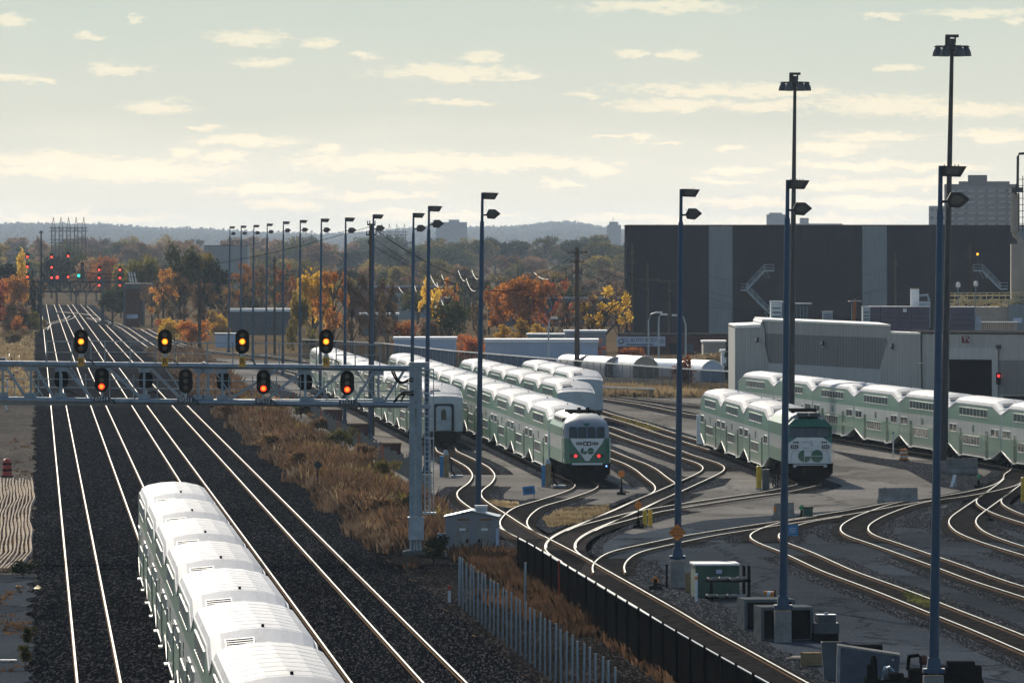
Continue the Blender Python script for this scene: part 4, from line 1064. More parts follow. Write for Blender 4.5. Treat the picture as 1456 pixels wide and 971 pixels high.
# ------------------------------------------------------------------ big dark building
BD = 1500.0; bs = F/BD
def bp_(px, py, dy=0.0):
    v = P(px, py, BD); v.y += dy; return v
xl, xr = bp_(892,0).x, bp_(1475,0).x; zt = bp_(0,321).z
bd = empty('dark_warehouse', ((xl+xr)/2, BD, 0), 0, 'huge windowless dark building with two pale vertical wall strips', 'building')
def rb(v): return Vector(v)-Vector(bd.location)
mb = MB(); a, b = rb((xl,BD,-.5)), rb((xr,BD+38,zt)); mb.b2(a, b); mb.build('wall', M['bgrey'], bd)
for x0, x1 in ((1008,1041.5),(1226,1261),(1446,1474)):
    mb = MB(); mb.b2(rb((bp_(x0,0).x,BD-.12,0)), rb((bp_(x1,0).x,BD+.01,zt-.05))); mb.build('pale_wall_strip', M['bpanel'], bd)
mb = MB(); mb.b2(rb((xl-.15,BD-.15,zt)), rb((xr+.15,BD+38.1,zt+.16))); mb.build('roof_edge', M['brick'], bd)
def stair(pts, label):
    o = empty('fire_stair', bp_(*pts[0], -.8), 0, label, 'stair'); q = Vector(o.location)
    f = MB(); h = MB()
    for (a, b) in zip(pts, pts[1:]):
        A_, B_ = bp_(*a, -.8)-q, bp_(*b, -.8)-q
        for dy in (0, -1.0): f.bar(A_+Vector((0,dy,0)), B_+Vector((0,dy,0)), .14, .3)
        n = max(2, int((B_-A_).length/.35))
        for i in range(n): p = A_+(B_-A_)*(i/n); f.box(p+Vector((0,-.5,0)), (.3,1.0,.05))
        for dz in (.55, 1.1):
            for dy in (0, -1.0): h.bar(A_+Vector((0,dy,dz)), B_+Vector((0,dy,dz)), .09)
        for i in range(0, n, 4): p = A_+(B_-A_)*(i/n); h.bar(p+Vector((0,-1,0)), p+Vector((0,-1,1.1)), .07)
    for a in (pts[1],) if len(pts) > 2 else (): 
        A_ = bp_(*a, -.8)-q; f.bar(A_+Vector((-.6,0,0)), A_+Vector((.3,.7,-1.4)), .1); f.bar(A_+Vector((.2,0,0)), A_+Vector((.9,.7,-1.4)), .1)
    f.build('flight', M['galv_l'], o); h.build('handrail', M['galv_l'], o)
stair([(1100,385),(1087,385),(1061,412.5),(1053,412.5)], 'upper grey steel stair flight zigzagging down the dark building wall')
stair([(1061,412.5),(1092,444),(1096,444)], 'lower grey steel stair flight reaching the shed roof')
stair([(1383,385),(1396,385),(1422,411),(1432,411)], 'steel stair on the dark building beside the yellow pipe rack')

# ------------------------------------------------------------------ wash shed
def shed_d(x): return 792-58*(x-1045)/411
def sp_(px, py, dy=0.0):
    v = P(px, py, shed_d(px)); v.y += dy; return v
sh = empty('maintenance_shed', (sp_(1200,590).x, shed_d(1200), 0), 0, 'low grey corrugated maintenance shed with sloping recess and dark doorway', 'building')
so = Vector(sh.location)
def face(name, pts, m, d0, d1, parent=None):
    mb = MB(); mb.prism([sp_(x, y, d0)-so for x, y in pts], (0, d1-d0, 0)); return mb.build(name, m, parent or sh)
low = face('end_bay', [(1045,465),(1083,463),(1083,600),(1045,600)], M['shed'], 0, 24)
big = face('long_bay', [(1082,458),(1085,455),(1266,463),(1266,604),(1082,602)], M['shed'], -.3, 26)
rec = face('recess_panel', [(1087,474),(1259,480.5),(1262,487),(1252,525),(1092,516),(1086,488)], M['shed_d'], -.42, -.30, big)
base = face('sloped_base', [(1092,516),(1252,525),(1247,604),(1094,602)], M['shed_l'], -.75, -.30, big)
face('bay_edge', [(1083,455),(1088,474),(1087,488),(1093,516),(1093,602),(1081,602),(1081,463)], M['shed'], -.62, -.31, big)
bay3 = face('side_bay', [(1265,473),(1308,474.5),(1310,604),(1248,603),(1251,524)], M['shed'], -.9, 20)
bay4 = face('door_bay', [(1308,474),(1500,475.5),(1500,606),(1308,604)], M['shed'], -.5, 22)
face('roof_edge', [(1045,462.5),(1082,461),(1082,465.5),(1045,466.5)], M['flash'], -.25, 24, low)
face('roof_edge', [(1084,453.5),(1266,461.5),(1266,464),(1084,456.5)], M['flash'], -.6, 26, big)
face('roof_edge', [(1266,471.5),(1308,473),(1308,475.5),(1266,474.5)], M['flash'], -1.1, 5, bay3)
face('roof_edge', [(1308,472),(1500,473.5),(1500,476),(1308,474.5)], M['tar'], -.7, 22, bay4)
face('doorway', [(1349,511),(1409,511.5),(1409,606),(1349,606)], M['hole'], -1.0, -.45, bay4)
face('door_surround', [(1344,494),(1418,494.5),(1418,511),(1344,510.5)], M['shed_l'], -1.05, -.45, bay4)
face('door_surround', [(1409.5,511),(1418,511.5),(1418,606),(1409.5,606)], M['shed_l'], -1.05, -.45, bay4)
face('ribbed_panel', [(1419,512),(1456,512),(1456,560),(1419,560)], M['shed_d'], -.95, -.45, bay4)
face('dark_window', [(1425,563),(1500,563),(1500,606),(1425,606)], M['hole'], -1.02, -.96, bay4)
def stand(name, c, label, cat, group=None): return empty(name, c, 0, label, cat, group)
for k, (x, y, who) in enumerate(((1076,483,'above the far end coach'),(1168.5,488,'on the recessed panel'),(1267,492,'on the side bay'))):
    c = sp_(x, y, -1.0); o = stand('wall_lamp', c, 'small hooded wall lamp on the grey shed, %s' % who, 'lamp', 'wall lamps on the shed')
    mb = MB(); mb.prism([(-.05,.0,.22),(.12,.0,.22),(.16,.0,-.2),(-.12,.0,-.25)], (0,-.35,0), 0); mb.build('hood', M['black'], o)
    mb = MB(); mb.prism([(-.12,-.36,.22),(-.02,-.36,.22),(-.02,-.36,-.1),(-.17,-.36,-.1)], (0,.3,0)); mb.prism([(-.14,-.1,-.25),(.1,-.1,-.25),(.06,-.1,-.34),(-.1,-.1,-.34)], (0,-.2,0)); mb.build('lens', M['flash'], o)
    mb = MB(); mb.bar((0,-.1,0),(0,.75,0),.08); mb.build('bracket', M['steel_b'], o)
c = sp_(1376, 482.7, -.95); o = stand('letter_sign', c, 'small dark red sign with white letters TW above the shed doorway', 'sign')
mb = MB(); mb.box((0,0,0), (1.2,.06,.62)); text_mb(mb, 'TW', .56, (0,-.036,0), (1,0,0), (0,0,1), 1); mb.build('panel', [mat('sign_red', (.16,.02,.025), .5), M['white_p']], o)
c = sp_(1418.5, 534, -1.3); o = stand('door_signal', c, 'small signal box with a red light beside the dark shed doorway', 'signal')
mb = MB(); mb.box((0,0,-.25), (.42,.3,1.0)); mb.bar((0,.1,-.2),(0,.4,-.2),.1); mb.build('case', M['black'], o)
mb = MB(); mb.cyl((0,-.15,.0),(0,-.2,.0),.13,n=12); mb.build('lens', M['redlamp'], o)
c = sp_(1418.5, 493, -1.2); o = stand('vent_box', c, 'small dark vent box on the shed wall above the red signal', 'vent'); mb = MB(); mb.box((0,0,0),(.5,.4,.35)); mb.box((0,-.21,0),(.4,.02,.05),1); mb.build('case', [M['steel_b'], M['black']], o)
c = sp_(1304, 516, -1.2); o = stand('arm_lamp', c, 'small pale lamp on a bent arm over the shed side bay', 'lamp'); mb = MB(); mb.box((.3,-.3,0),(.7,.3,.12)); mb.build('head', M['flash'], o); mb = MB(); mb.tube([(.2,-.2,-.05),(.6,0,-.2),(1.2,.4,-.3),(1.5,.9,-.28)],.04,6); mb.build('arm', M['galv'], o)
# things on the shed roofs
RD = 806
def rp(px, py, dy=0.0):
    v = P(px, py, RD); v.y += dy; return v
def roof_unit(name, x0, x1, y0, y1, m, label, cat, d0=0, dep=3.0, parts=(), group=None):
    c = rp((x0+x1)/2, y1, d0); o = stand(name, c, label, cat, group)
    w_ = (x1-x0)*RD/F; h_ = (y1-y0)*RD/F
    mb = MB(); mb.b2((-w_/2,0,-.4), (w_/2,dep,h_)); mb.build('casing', m, o)
    mb = MB(); mb.b2((-w_/2-.04,-.06,h_), (w_/2+.04,dep+.04,h_+.07)); mb.build('lid', M['flash'] if 'purple' in m.name else M['galv'], o)
    mb = MB()
    for k in range(3): mb.b2((-w_*.38,-.03,h_*(.2+.22*k)), (w_*.38,0,h_*(.27+.22*k)))
    mb.build('louvre', M['steel_b'], o)
    return o
roof_unit('roof_unit', 1096, 1112, 429, 457, M['galv_l'], 'pale roof cabinet behind the twin blue and dark poles', 'roof unit')
roof_unit('roof_unit', 1104, 1122, 430, 457, M['purple'], 'dull purple roof cabinet behind the blue pole', 'roof unit', d0=1)
def hopper():
    c = rp(1142, 458, 1); o = stand('roof_hopper', c, 'dark flared hood on the shed roof right of the tall mast', 'roof unit')
    f = RD/F; mb = MB(); mb.prism([(-13*f,0,-.3),(7*f,0,-.3),(12*f,0,25*f),(-14*f,0,25*f)], (0,2.4,0)); mb.build('hood', M['steel_b'], o)
    mb = MB(); mb.b2((-15*f,-.1,25*f),(13*f,2.5,27*f)); mb.build('lid', M['galv'], o)
    mb = MB(); [mb.bar((-8*f+i*.3,-.03,.1),(-9*f+i*.35,-.03,1.5),.05) for i in range(4)]; mb.build('rib', M['galv'], o)
hopper()
roof_unit('roof_unit', 1170, 1184, 443.5, 456, M['galv'], 'small grey box unit alone on the shed roof', 'roof unit', dep=1.2)
c = rp(1216, 459, 1); o = stand('roof_chimney', c, 'rusty roof chimney with a flat wide cap', 'chimney'); f = RD/F
mb = MB(); mb.cyl((-.1,0,-.3),(0,0,30*f),.16,n=10); mb.build('pipe', mat('rust_pipe',(.30,.10,.03),.7), o)
mb = MB(); mb.cyl((0,0,30*f),(0,0,31.5*f),.68,.6,n=12); mb.cyl((0,0,31.5*f),(0,0,34*f),.05,n=6); mb.build('cap', M['beige'], o)
mb = MB(); mb.bar((-.3,.1,-.3),(-.3,.1,28*f),.06); mb.build('stay', M['galv'], o)
roof_unit('roof_unit', 1227, 1237, 437, 459, M['galv_l'], 'pale end cabinet at the left of the purple roof units', 'roof unit')
for x0, x1, y1, lab in ((1237,1252,459,'narrow purple roof unit, leftmost of the joined row'),(1252,1277,464,'wide purple roof unit in the joined row'),(1277,1296,466,'purple roof unit with a pale notice near its top'),(1296,1322,466,'rightmost purple roof unit of the joined row, pale badge on it')):
    roof_unit('roof_unit', x0+.3, x1-.3, 436.5, y1, M['purple'], lab, 'roof unit', dep=2.6, group='purple roof units')
c = rp(1286.5, 441, -.12); o = stand('notice', c, 'small white notice on a purple roof unit', 'sign'); mb = MB(); mb.box((0,0,0),(.34,.03,.36)); mb.box((0,-.02,.1),(.24,.01,.05),1); mb.build('panel', [M['white_p'], M['steel_b']], o)
c = rp(1303, 437, 3); o = stand('roof_stack', c, 'square white flue stack with rust at its cap behind the purple units', 'chimney'); mb = MB(); mb.b2((-.41,0,-2),(.41,.8,27*f)); mb.build('flue', M['white_p'], o); mb = MB(); mb.b2((-.45,-.04,26*f),(.45,.84,28*f)); mb.build('cap', M['rust'], o)
c = rp(1318, 437, 3); o = stand('roof_unit', c, 'low pale duct box beside the white flue stack', 'roof unit'); mb = MB(); mb.b2((-.6,0,-2),(.5,1,8*f)); mb.build('casing', M['galv_l'], o); mb = MB(); mb.tube([(-.6,.4,16*f),(.2,.4,17*f),(.4,.4,9*f)],.12,8); mb.build('duct', M['galv'], o)
roof_unit('roof_unit', 1349, 1386, 437, 470, M['purple'], 'large square purple roof unit right of the dark mast', 'roof unit', dep=3)
c = rp(1391, 472, 1); o = stand('roof_unit', c, 'pale round-topped cabinet at the side of the large purple unit', 'roof unit'); mb = MB(); mb.prism([(-.33,0,-.3),(.33,0,-.3),(.33,0,1.1),(.18,0,1.5),(-.18,0,1.55),(-.33,0,1.2)],(0,1,0)); mb.build('casing', M['tank'], o); mb = MB(); mb.box((0,-.02,.6),(.4,.03,.6)); mb.build('panel', M['galv_l'], o)
c = rp(1422, 473, 1); o = stand('roof_unit', c, 'long low bellows-like duct on the shed roof', 'roof unit')
mb = MB(); [mb.b2((-1.8+i*.2,0,-.3),(-1.8+i*.2+.12,1.4,.95)) for i in range(18)]; mb.build('ribs', M['beige'], o); mb = MB(); mb.b2((-1.85,-.05,.95),(1.8,1.45,1.05)); mb.build('lid', M['flash'], o)
# beige block behind, with the yellow pipe rack on top
kd = 830
def kp(px, py, dy=0.0):
    v = P(px, py, kd); v.y += dy; return v
o = stand('beige_block', Vector((kp(1425,0).x, kd, 0)), 'beige rooftop block with a grey right end and small window', 'building'); q = Vector(o.location)
mb = MB(); mb.b2(kp(1380,436.5)-q, kp(1434,600, 9)-q); mb.build('wall', M['beige'], o)
mb = MB(); mb.b2(kp(1434,433,-.3)-q, kp(1500,600, 9)-q); mb.build('end_wall', M['bpanel'], o)
mb = MB(); mb.b2(kp(1440.5,452,-.36)-q, kp(1453,459, -.3)-q); mb.build('window', M['tank'], o)
o = stand('pipe_rack', Vector((kp(1400,434).x, kd+2, kp(0,436).z)), 'tangle of yellowish pipes and railings on the roof', 'pipe rack'); q = Vector(o.location)
pip = mat('pipe_cream', (.62,.52,.30), .35, .3, var=.3)
r2 = random.Random(3)
mb = MB()
for yy in (420.5, 427, 431.5): mb.tube([kp(1348, yy, 2)-q, kp(1475, yy-.6, 2)-q], .09, 6)
mb.build('pipe', pip, o)
mb = MB()
for x in range(1350, 1475, 9): mb.bar(kp(x, 417, 1.6)-q, kp(x, 437, 1.6)-q, .07)
mb.bar(kp(1348,417,1.6)-q, kp(1475,416,1.6)-q, .07)
mb.build('railing', pip, o)
mb = MB()
for i in range(46):
    x = r2.uniform(1350,1440); y = r2.uniform(427,436); a = kp(x, y, r2.uniform(.5,3))-q
    mb.tube([a, a+Vector((r2.uniform(.2,.8),0,r2.uniform(-.1,.45))), a+Vector((r2.uniform(.8,1.4),0,r2.uniform(-.3,.2)))], .07, 5)
mb.build('valve_tangle', pip, o)
o = stand('pipe_tower', Vector((kp(1452,0).x, kd+3, 0)), 'cylindrical flue tower with hooked dark pipe and cage at right edge', 'chimney'); q = Vector(o.location)
mb = MB(); mb.cyl(kp(1446,275,3)-q, kp(1446,330,3)-q, .45, n=12); mb.tube([kp(1444,328,3)-q, kp(1445,334,3)-q, kp(1452,340,3)-q, kp(1456,346,3)-q], .25, 8); mb.b2(kp(1440,347,2.6)-q, kp(1475,440,4)-q); mb.build('flue', M['beige'], o)
mb = MB(); mb.tube([kp(1446,276,2.4)-q, kp(1449,260,2.4)-q, kp(1449.5,222,2.4)-q, kp(1451,218.5,2.4)-q, kp(1460,218,2.4)-q], .13, 8); mb.build('hook_pipe', M['mast'], o)
mb = MB()
for y in range(255, 330, 9): mb.bar(kp(1450,y,2)-q, kp(1462,y,2)-q, .06)
for x in (1450,1456): mb.bar(kp(x,250,2)-q, kp(x,330,2)-q, .08)
mb.box(kp(1448,270,2.2)-q, (1.2,1,.5)); mb.build('cage', M['mast'], o)
for x, y in ((1360,404.5),(1385,403)):
    o = stand('yard_lamp', Vector((kp(x,0).x, kd-3, 0)), 'white lamp head on a thin pole before the dark wall, %s of two' % ('left' if x < 1370 else 'right'), 'lamp'); zz = kp(x,y).z
    mb = MB(); mb.cyl((0,0,0),(0,0,zz+.3),.05,n=6); mb.build('pole', M['galv'], o); mb = MB(); mb.lathe((0,-.1,zz-.3),[(.1,0),(.24,.1),(.2,.45),(.08,.55)],10); mb.build('lamp', M['flash'], o)
o = stand('amber_lamp', Vector((P(1390,0,1490).x, 1490, 0)), 'small amber light high on a thin pole before the dark building', 'lamp'); zz = P(0,361.5,1490).z
mb = MB(); mb.cyl((0,0,0),(0,0,zz),.05,n=6); mb.build('pole', M['mast'], o); mb = MB(); mb.lathe((0,0,zz-.2),[(.1,0),(.22,.2),(.1,.4)],8); mb.build('lamp', M['amberlamp'], o)

# ------------------------------------------------------------------ body shop, tents, tanks, low buildings
def block(name, px0, px1, py0, d, dep, m, label, cat='building', roof='tar', win=(), pyb=None, lip=.25):
    a = P(px0, py0, d); b = P(px1, py0, d)
    o = empty(name, ((a.x+b.x)/2, d, 0), 0, label, cat); hw = (b.x-a.x)/2
    mb = MB(); mb.b2((-hw,0,-.3),(hw,dep,a.z)); mb.build('wall', m, o)
    mb = MB(); mb.b2((-hw-.15,-.15,a.z),(hw+.15,dep+.15,a.z+lip)); mb.build('roof', M[roof], o)
    for x0, x1, y0, y1, wm in win:
        p, q = P(x0, y0, d)-Vector(o.location), P(x1, y1, d)-Vector(o.location)
        mb = MB(); mb.b2((p.x,-.08,q.z),(q.x,.02,p.z)); mb.build('window' if wm == 'glass' else 'door', M[wm], o)
    return o
block('brick_shop', 880, 1046, 477, 1280, 14, M['brick'], 'long low dark red brick body shop behind the tents', win=((973,986,488,501,'steel_b'),(952,962,488,503,'hole'),(885,890,482,500,'hole')))
c = P(911.5, 485.5, 1278.5); o = empty('shop_sign', c, 0, 'long white shop sign with dark blue lettering on the brick shop', 'sign')
k = 1278.5/F
mb = MB(); mb.box((0,0,0), (69*k,.2,13.5*k)); mb.build('panel', M['tank'], o)
mb = MB(); text_mb(mb, 'O.J. AUTO BODY', 7.4*k, (-1*k,-.12,1.6*k), (1.0,0,0), (0,0,1), 0, spacing=.92); text_mb(mb, 'COLLISION REPAIR SPECIALISTS', 2.6*k, (-2*k,-.12,-4.4*k), (1,0,0), (0,0,1), 0) if False else None
mb.b2((-21*k,-.12,-5.3*k),(17*k,-.10,-3.6*k),0)
for a, z in ((24,2.4),(24,.2),(24,-2)): mb.b2((a*k,-.12,z*k),((a+9)*k,-.10,(z+.9)*k),0)
mb.cyl((-28.5*k,-.10,0),(-28.5*k,-.13,0),4*k,n=14,mat=0); mb.cyl((-28.5*k,-.13,.4*k),(-28.5*k,-.14,.4*k),2.6*k,n=12,mat=1)
mb.build('lettering', [M['plate_b'], M['tank']], o)
def quonset(px, py_top, py_b, w_px, d, ln, lab, m='tent', rz=.35):
    b = G(px, py_b); b = Vector((P(px,0,d).x, d, 0)); s = F/d; r = w_px/2/s; hh = (py_b-py_top)/s
    z0 = max(0, P(0,py_b,d).z-.2)
    o = empty('arched_shelter', b, rz, lab, 'shelter', 'arched shelters'); n = 12
    mb = MB(); pts = [(r*math.cos(math.pi*i/n), z0+hh*math.sin(math.pi*i/n)) for i in range(n+1)]
    pts = [(r,0)]+pts+[(-r,0)]
    vs = [(x, 0, z) for x, z in pts]+[(x, ln, z) for x, z in pts]; m_ = len(pts)
    mb.add(vs, [(i, i+1, m_+i+1, m_+i) for i in range(m_-1)]); mb.build('cover', M[m], o, smooth=40)
    mb = MB(); mb.prism([(x*.97, .06, z*.98) for x, z in pts], (0,-.03,0)); mb.build('end_wall', M['beige'] if m == 'tent' else M['tank'], o)
    mb = MB()
    for i in range(1, m_-1): mb.bar((pts[i][0],-.02,pts[i][1]),(pts[i+1][0],-.02,pts[i+1][1]) if i+1 < m_ else (pts[i][0],-.02,0),.14)
    mb.build('hoop', M['flash'], o)
quonset(876, 505, 522, 34, 1040, 13, 'white arched shelter with tan end wall, left of the pair', rz=.22)
quonset(918, 504, 524, 38, 1030, 13, 'white arched shelter with tan end wall, right of the pair', rz=.22)
quonset(838, 503, 519, 40, 1075, 12, 'white arched shelter roof glaring in the sun beside the utility pole', rz=.22)
quonset(1013, 510, 530, 34, 1000, 10, 'grey-blue arched shelter end near the shed corner', 'tank', rz=.2)
quonset(985, 509, 522, 26, 1035, 12, 'small white arched shelter behind the orange vine', rz=.4)
block('white_shed', 1000, 1032, 487, 1150, 10, M['beige'], 'small pale box building behind the grey arched shelter', roof='flash')
block('white_trailer', 1026, 1046, 500, 1010, 4, M['white_p'], 'white trailer box beside the shed corner', 'trailer', roof='flash')
block('long_tank_building', 690, 850, 487, 1130, 12, M['tank'], 'long pale blue windowless building with a sunlit white roof edge', roof='tent', lip=.45)
block('long_tank_building', 560, 648, 483, 1160, 10, M['tank'], 'pale blue low building partly behind the round orange bush', roof='tent', lip=.35)
block('pale_kiosk', 750, 802, 477, 1190, 9, M['bpanel'], 'low grey box building behind the yellow trees', roof='galv_l', win=((773,784,481,486,'rust'),))
block('pale_kiosk', 803, 862, 472, 1200, 9, M['hazeb'], 'pale wide low building left of the utility pole', roof='tent')
block('depot_roof', 327, 423, 443, 1600, 9, M['steel_b'], 'low dark depot with a bright white roof edge behind the floodlight poles', roof='tent', lip=.55)
block('depot_roof', 510, 566, 448, 1580, 9, M['steel_b'], 'small low building with a bright roof edge behind the bare trees', roof='tent', lip=.4)
block('grey_cabin', 306, 336, 476, 1380, 5, M['tank'], 'pale grey flat-topped cabin behind the third yellow signal', roof='galv')
block('brick_hall', 494, 626, 409, 2050, 14, M['brick'], 'long dark red hall with pale roof edge in the hazy middle distance', roof='hazeb', lip=.5)
block('lower_hall', 540, 630, 419, 2000, 10, M['bpanel'], 'grey lower hall in front of the long dark red hall', roof='hazeb')
block('slate_hall', 290, 352, 350, 2700, 25, M['bpanel'], 'big slate-grey hall rising behind the olive trees', roof='steel_b')
block('slate_hall', 340, 362, 421, 1900, 10, M['brick'], 'small dark red hut between the two leftmost floodlight poles', roof='steel_b')
block('slate_hall', 705, 895, 425, 1800, 10, M['steel_b'], 'dark low hall with a pale roof line behind the orange trees', roof='hazeb', lip=.35)
# signal hut by the main line
o = block('signal_hut', 177, 198, 405, 1780, 4, M['brick'], 'tall dark signal hut beside the main line at the far signal bridge', win=((180,196,447,453,'tank'),))
for x in (176.5, 204): 
    mb = MB(); p = P(x, 404, 1778)-Vector(o.location); mb.bar((p.x,-.5,0),(p.x,-.5,p.z),.45); mb.build('leg', M['steel_b'], o)
mb = MB(); a = P(176,403,1776)-Vector(o.location); b = P(217,411,1784)-Vector(o.location); mb.b2((a.x,-3,b.z),(b.x,4,a.z)); mb.build('platform', M['steel_b'], o)
mb = MB(); 
for x in (186,189.5,194): mb.tube([P(x,403,1775)-Vector(o.location), P(x-1.5,395,1775)-Vector(o.location), P(x-3,387,1775)-Vector(o.location)], .18, 6)
mb.build('pipe', M['white_p'], o)

# ------------------------------------------------------------------ hazy skyline
def tower(px0, px1, py0, d, label, m='hazeb', pent=(), wins=None):
    gz = hill((px0+px1)/2*0+P((px0+px1)/2,0,d).x, d); a = P(px0, py0, d); b = P(px1, py0, d)
    o = empty('apartment_tower', ((a.x+b.x)/2, d, gz-2), 0, label, 'building'); q = Vector(o.location); hw = (b.x-a.x)/2
    mb = MB(); mb.b2((-hw,0,-2),(hw,hw*.9,a.z-q.z)); mb.build('wall', M[m], o)
    for x0, x1, y0 in pent:
        u_, v_ = P(x0,y0,d)-q, P(x1,py0,d)-q; mb = MB(); mb.b2((u_.x,2,v_.z-.2),(v_.x,hw*.7,u_.z)); mb.build('roof_house', M[m], o)
    if wins:
        nf, nc = wins; top = a.z-q.z
        for c_ in range(nc):
            mb = MB(); x0 = -hw+(c_+.18)*2*hw/nc; x1 = -hw+(c_+.82)*2*hw/nc
            for f_ in range(nf):
                z1 = top-1.2-f_*(top-3)/nf; mb.b2((x0,-.25,z1-1.5),(x1,.05,z1),0); mb.b2((x0-.15,-.5,z1-2.1),(x1+.15,.0,z1-1.5),1)
            mb.build('balcony_column', [M['glass'], M['hazeb']], o)
    return o
tower(1345, 1446, 262, 3600, 'big brown apartment tower with rows of balconies behind the dark building', 'brick_h', ((1378,1404,249),(1365,1436,258)), (17,7))
tower(1321, 1346, 293, 4200, 'narrow pale tower left of the brown apartment tower', 'hazeb', (), (8,3))
tower(1090, 1117, 305, 6500, 'hazy block with a domed top behind the blue pole', 'hazeb', ((1094,1112,302.5),))
tower(1117, 1198, 318, 6200, 'long low hazy block on the skyline right of the tall mast', 'hazeb', ((1138,1150,310),))
tower(620, 664, 316, 8200, 'hazy blue stepped apartment block on the wooded ridge', 'hazeb', ((638,653,312.5),(612,630,322)))
tower(863, 883, 320, 8600, 'hazy round-topped tower on the ridge just left of the dark building', 'hazeb', ((866,879,315.5),(871.4,872,309)))

# ------------------------------------------------------------------ switchyard gantries, utility poles and wires
def lattice_gantry(px0, px1, py0, pyb, d, n, label):
    gz = hill(P((px0+px1)/2,0,d).x, d); o = empty('switchyard_gantry', (P((px0+px1)/2,0,d).x, d, gz), 0, label, 'pylon'); q = Vector(o.location)
    s = F/d; top = P(0,py0,d).z-q.z; xs = [P(px0+(px1-px0)*i/(n-1),0,d).x-q.x for i in range(n)]
    for x in xs:
        mb = MB(); w_ = .9
        for dx in (-w_, w_):
            for dy in (-w_, w_): mb.bar((x+dx,dy,0),(x+dx*.75,dy,top),.26)
        z = 0; k = 0
        while z < top-2: mb.bar((x-w_,-w_,z),(x+w_,-w_,z+2.4),.16); mb.bar((x+w_,-w_,z),(x-w_,-w_,z+2.4),.16); z += 2.4
        mb.bar((x-.6,0,top),(x,0,top+4.2),.2); mb.bar((x+.6,0,top),(x,0,top+4.2),.2)
        mb.build('tower', M['lattice'], o)
    for zz in (top, top-13/s*1.0-1):
        mb = MB()
        for dz in (0,-1.4): mb.bar((xs[0]-1.5,0,zz+dz),(xs[-1]+1.5,0,zz+dz),.28)
        for i in range(int((xs[-1]-xs[0])/1.8)): x = xs[0]+i*1.8; mb.bar((x,0,zz),(x+.9,0,zz-1.4),.14); mb.bar((x+.9,0,zz-1.4),(x+1.8,0,zz),.14)
        mb.build('crossbeam', M['lattice'], o)
lattice_gantry(76, 119, 324, 352, 3300, 5, 'lattice switchyard gantry with peaked towers at the left horizon')
lattice_gantry(543, 575, 330, 345, 4300, 4, 'fainter lattice switchyard gantry in the middle of the horizon')
POLES = []
def utility_pole(px, pyt, d, label, arms=(), r=.17, cat='utility pole', m='wood_p', lean=0):
    b = Vector((P(px,0,d).x, d, 0)); o = empty('utility_pole', b, 0, label, cat); t = P(px+lean, pyt, d).z
    lx = lean*d/F
    mb = MB(); mb.tube([(0,0,0),(lx*.5,0,t*.5),(lx,0,t)], [r*1.25, r, r*.75], 8); mb.build('pole', M[m], o)
    for yy, w_ in arms:
        mb = MB(); z = P(0,yy,d).z; mb.box((lx,-.1,z), (w_,.12,.14))
        for k in (-.45,-.2,.2,.45): mb.cyl((lx+k*w_,-.1,z+.07),(lx+k*w_,-.1,z+.32),.05,n=6)
        mb.build('crossarm', M[m], o)
    return o, Vector((b.x+lx, d, t))
utility_pole(820.5, 352, 980, 'dark wooden utility pole with three crossarms beside the glaring shelter', ((359,2.4),(372.5,1.6),(387,1.2)), .28)
utility_pole(528, 318, 700, 'wooden utility pole with stacked crossarms right behind a floodlight pole', ((319.5,.7),(334,.9),(347,.5)), .22)
utility_pole(284, 375, 1330, 'wooden utility pole standing left of the third yellow signal', ((395,.5),(411,1.2)), .24, lean=-1)
utility_pole(390.5, 364, 1250, 'slim wooden utility pole between two floodlight poles', ((372,.6),(382,.6)), .16)
utility_pole(899, 346, 1330, 'pale wooden pole with ball top at the left of the dark building', ((374,1.0),(361,.7)), .2)
utility_pole(921, 373, 1400, 'pale wooden pole with a long side arm before the dark building', ((398,4.2),), .22)
utility_pole(951.5, 399, 1420, 'shorter grey wooden pole with a wide crossarm before the dark building', ((400,4.0),), .2)
utility_pole(1273, 359, 1460, 'grey wooden pole against the pale right wall strip', ((376,.8),), .22)
utility_pole(1380, 345, 1100, 'dark wooden pole rising from the yellow pipe rack', ((366,1.0),(388,.8)), .24)
utility_pole(58.5, 328, 1500, 'very thin tall mast left of the switchyard gantry', ((331,.8),), .15, 'mast', 'lattice')
for i, (x, y, d) in enumerate(((515,407,1900),(596,392,2000),(629,400,1850),(647,402,1700),(661,382,1800),(673,393,1750),(695,411,1600),(615,412,1600),(805,380,1900),(736,370,2100))):
    o, t = utility_pole(x, y, d, 'small distant pole among the orange woods beyond the yard', ((y+3,1.6),), .16); o['group'] = 'small distant poles'
def street_lamp(px, py, d, arm, label):
    b = Vector((P(px,0,d).x, d, 0)); o = empty('street_lamp', b, 0, label, 'street lamp'); z = P(0,py,d).z
    mb = MB(); mb.tube([(0,0,0),(0,0,z*.8),(arm*.3,0,z*.96),(arm,0,z)], [.14,.11,.08,.07], 7); mb.build('pole', M['galv_l'], o)
    mb = MB(); mb.b2((arm-.1,-.2,z-.12),(arm+.9*(1 if arm >= 0 else -1),.2,z+.1)); mb.build('lamp', M['white_p'], o)
street_lamp(936.5, 447, 1150, .3, 'grey street lamp right of the shop sign')
street_lamp(975, 448, 1150, -1.0, 'pale street lamp just right of the blue pole at the orange vine')
street_lamp(780, 452, 1080, .3, 'dark street lamp before the pale blue building')
street_lamp(922, 444, 1250, 1.2, 'tilted bright lamp head on the dark building front')
def wire(a, b, sag, r=.035, m='wire'):
    a, b = Vector(a), Vector(b)
    mb = MB(); mb.tube([a+(b-a)*t-Vector((0,0,4*sag*t*(1-t))) for t in [i/14 for i in range(15)]], r, 4); o = mb.build('overhead_wire', M[m]); return o
k = 0
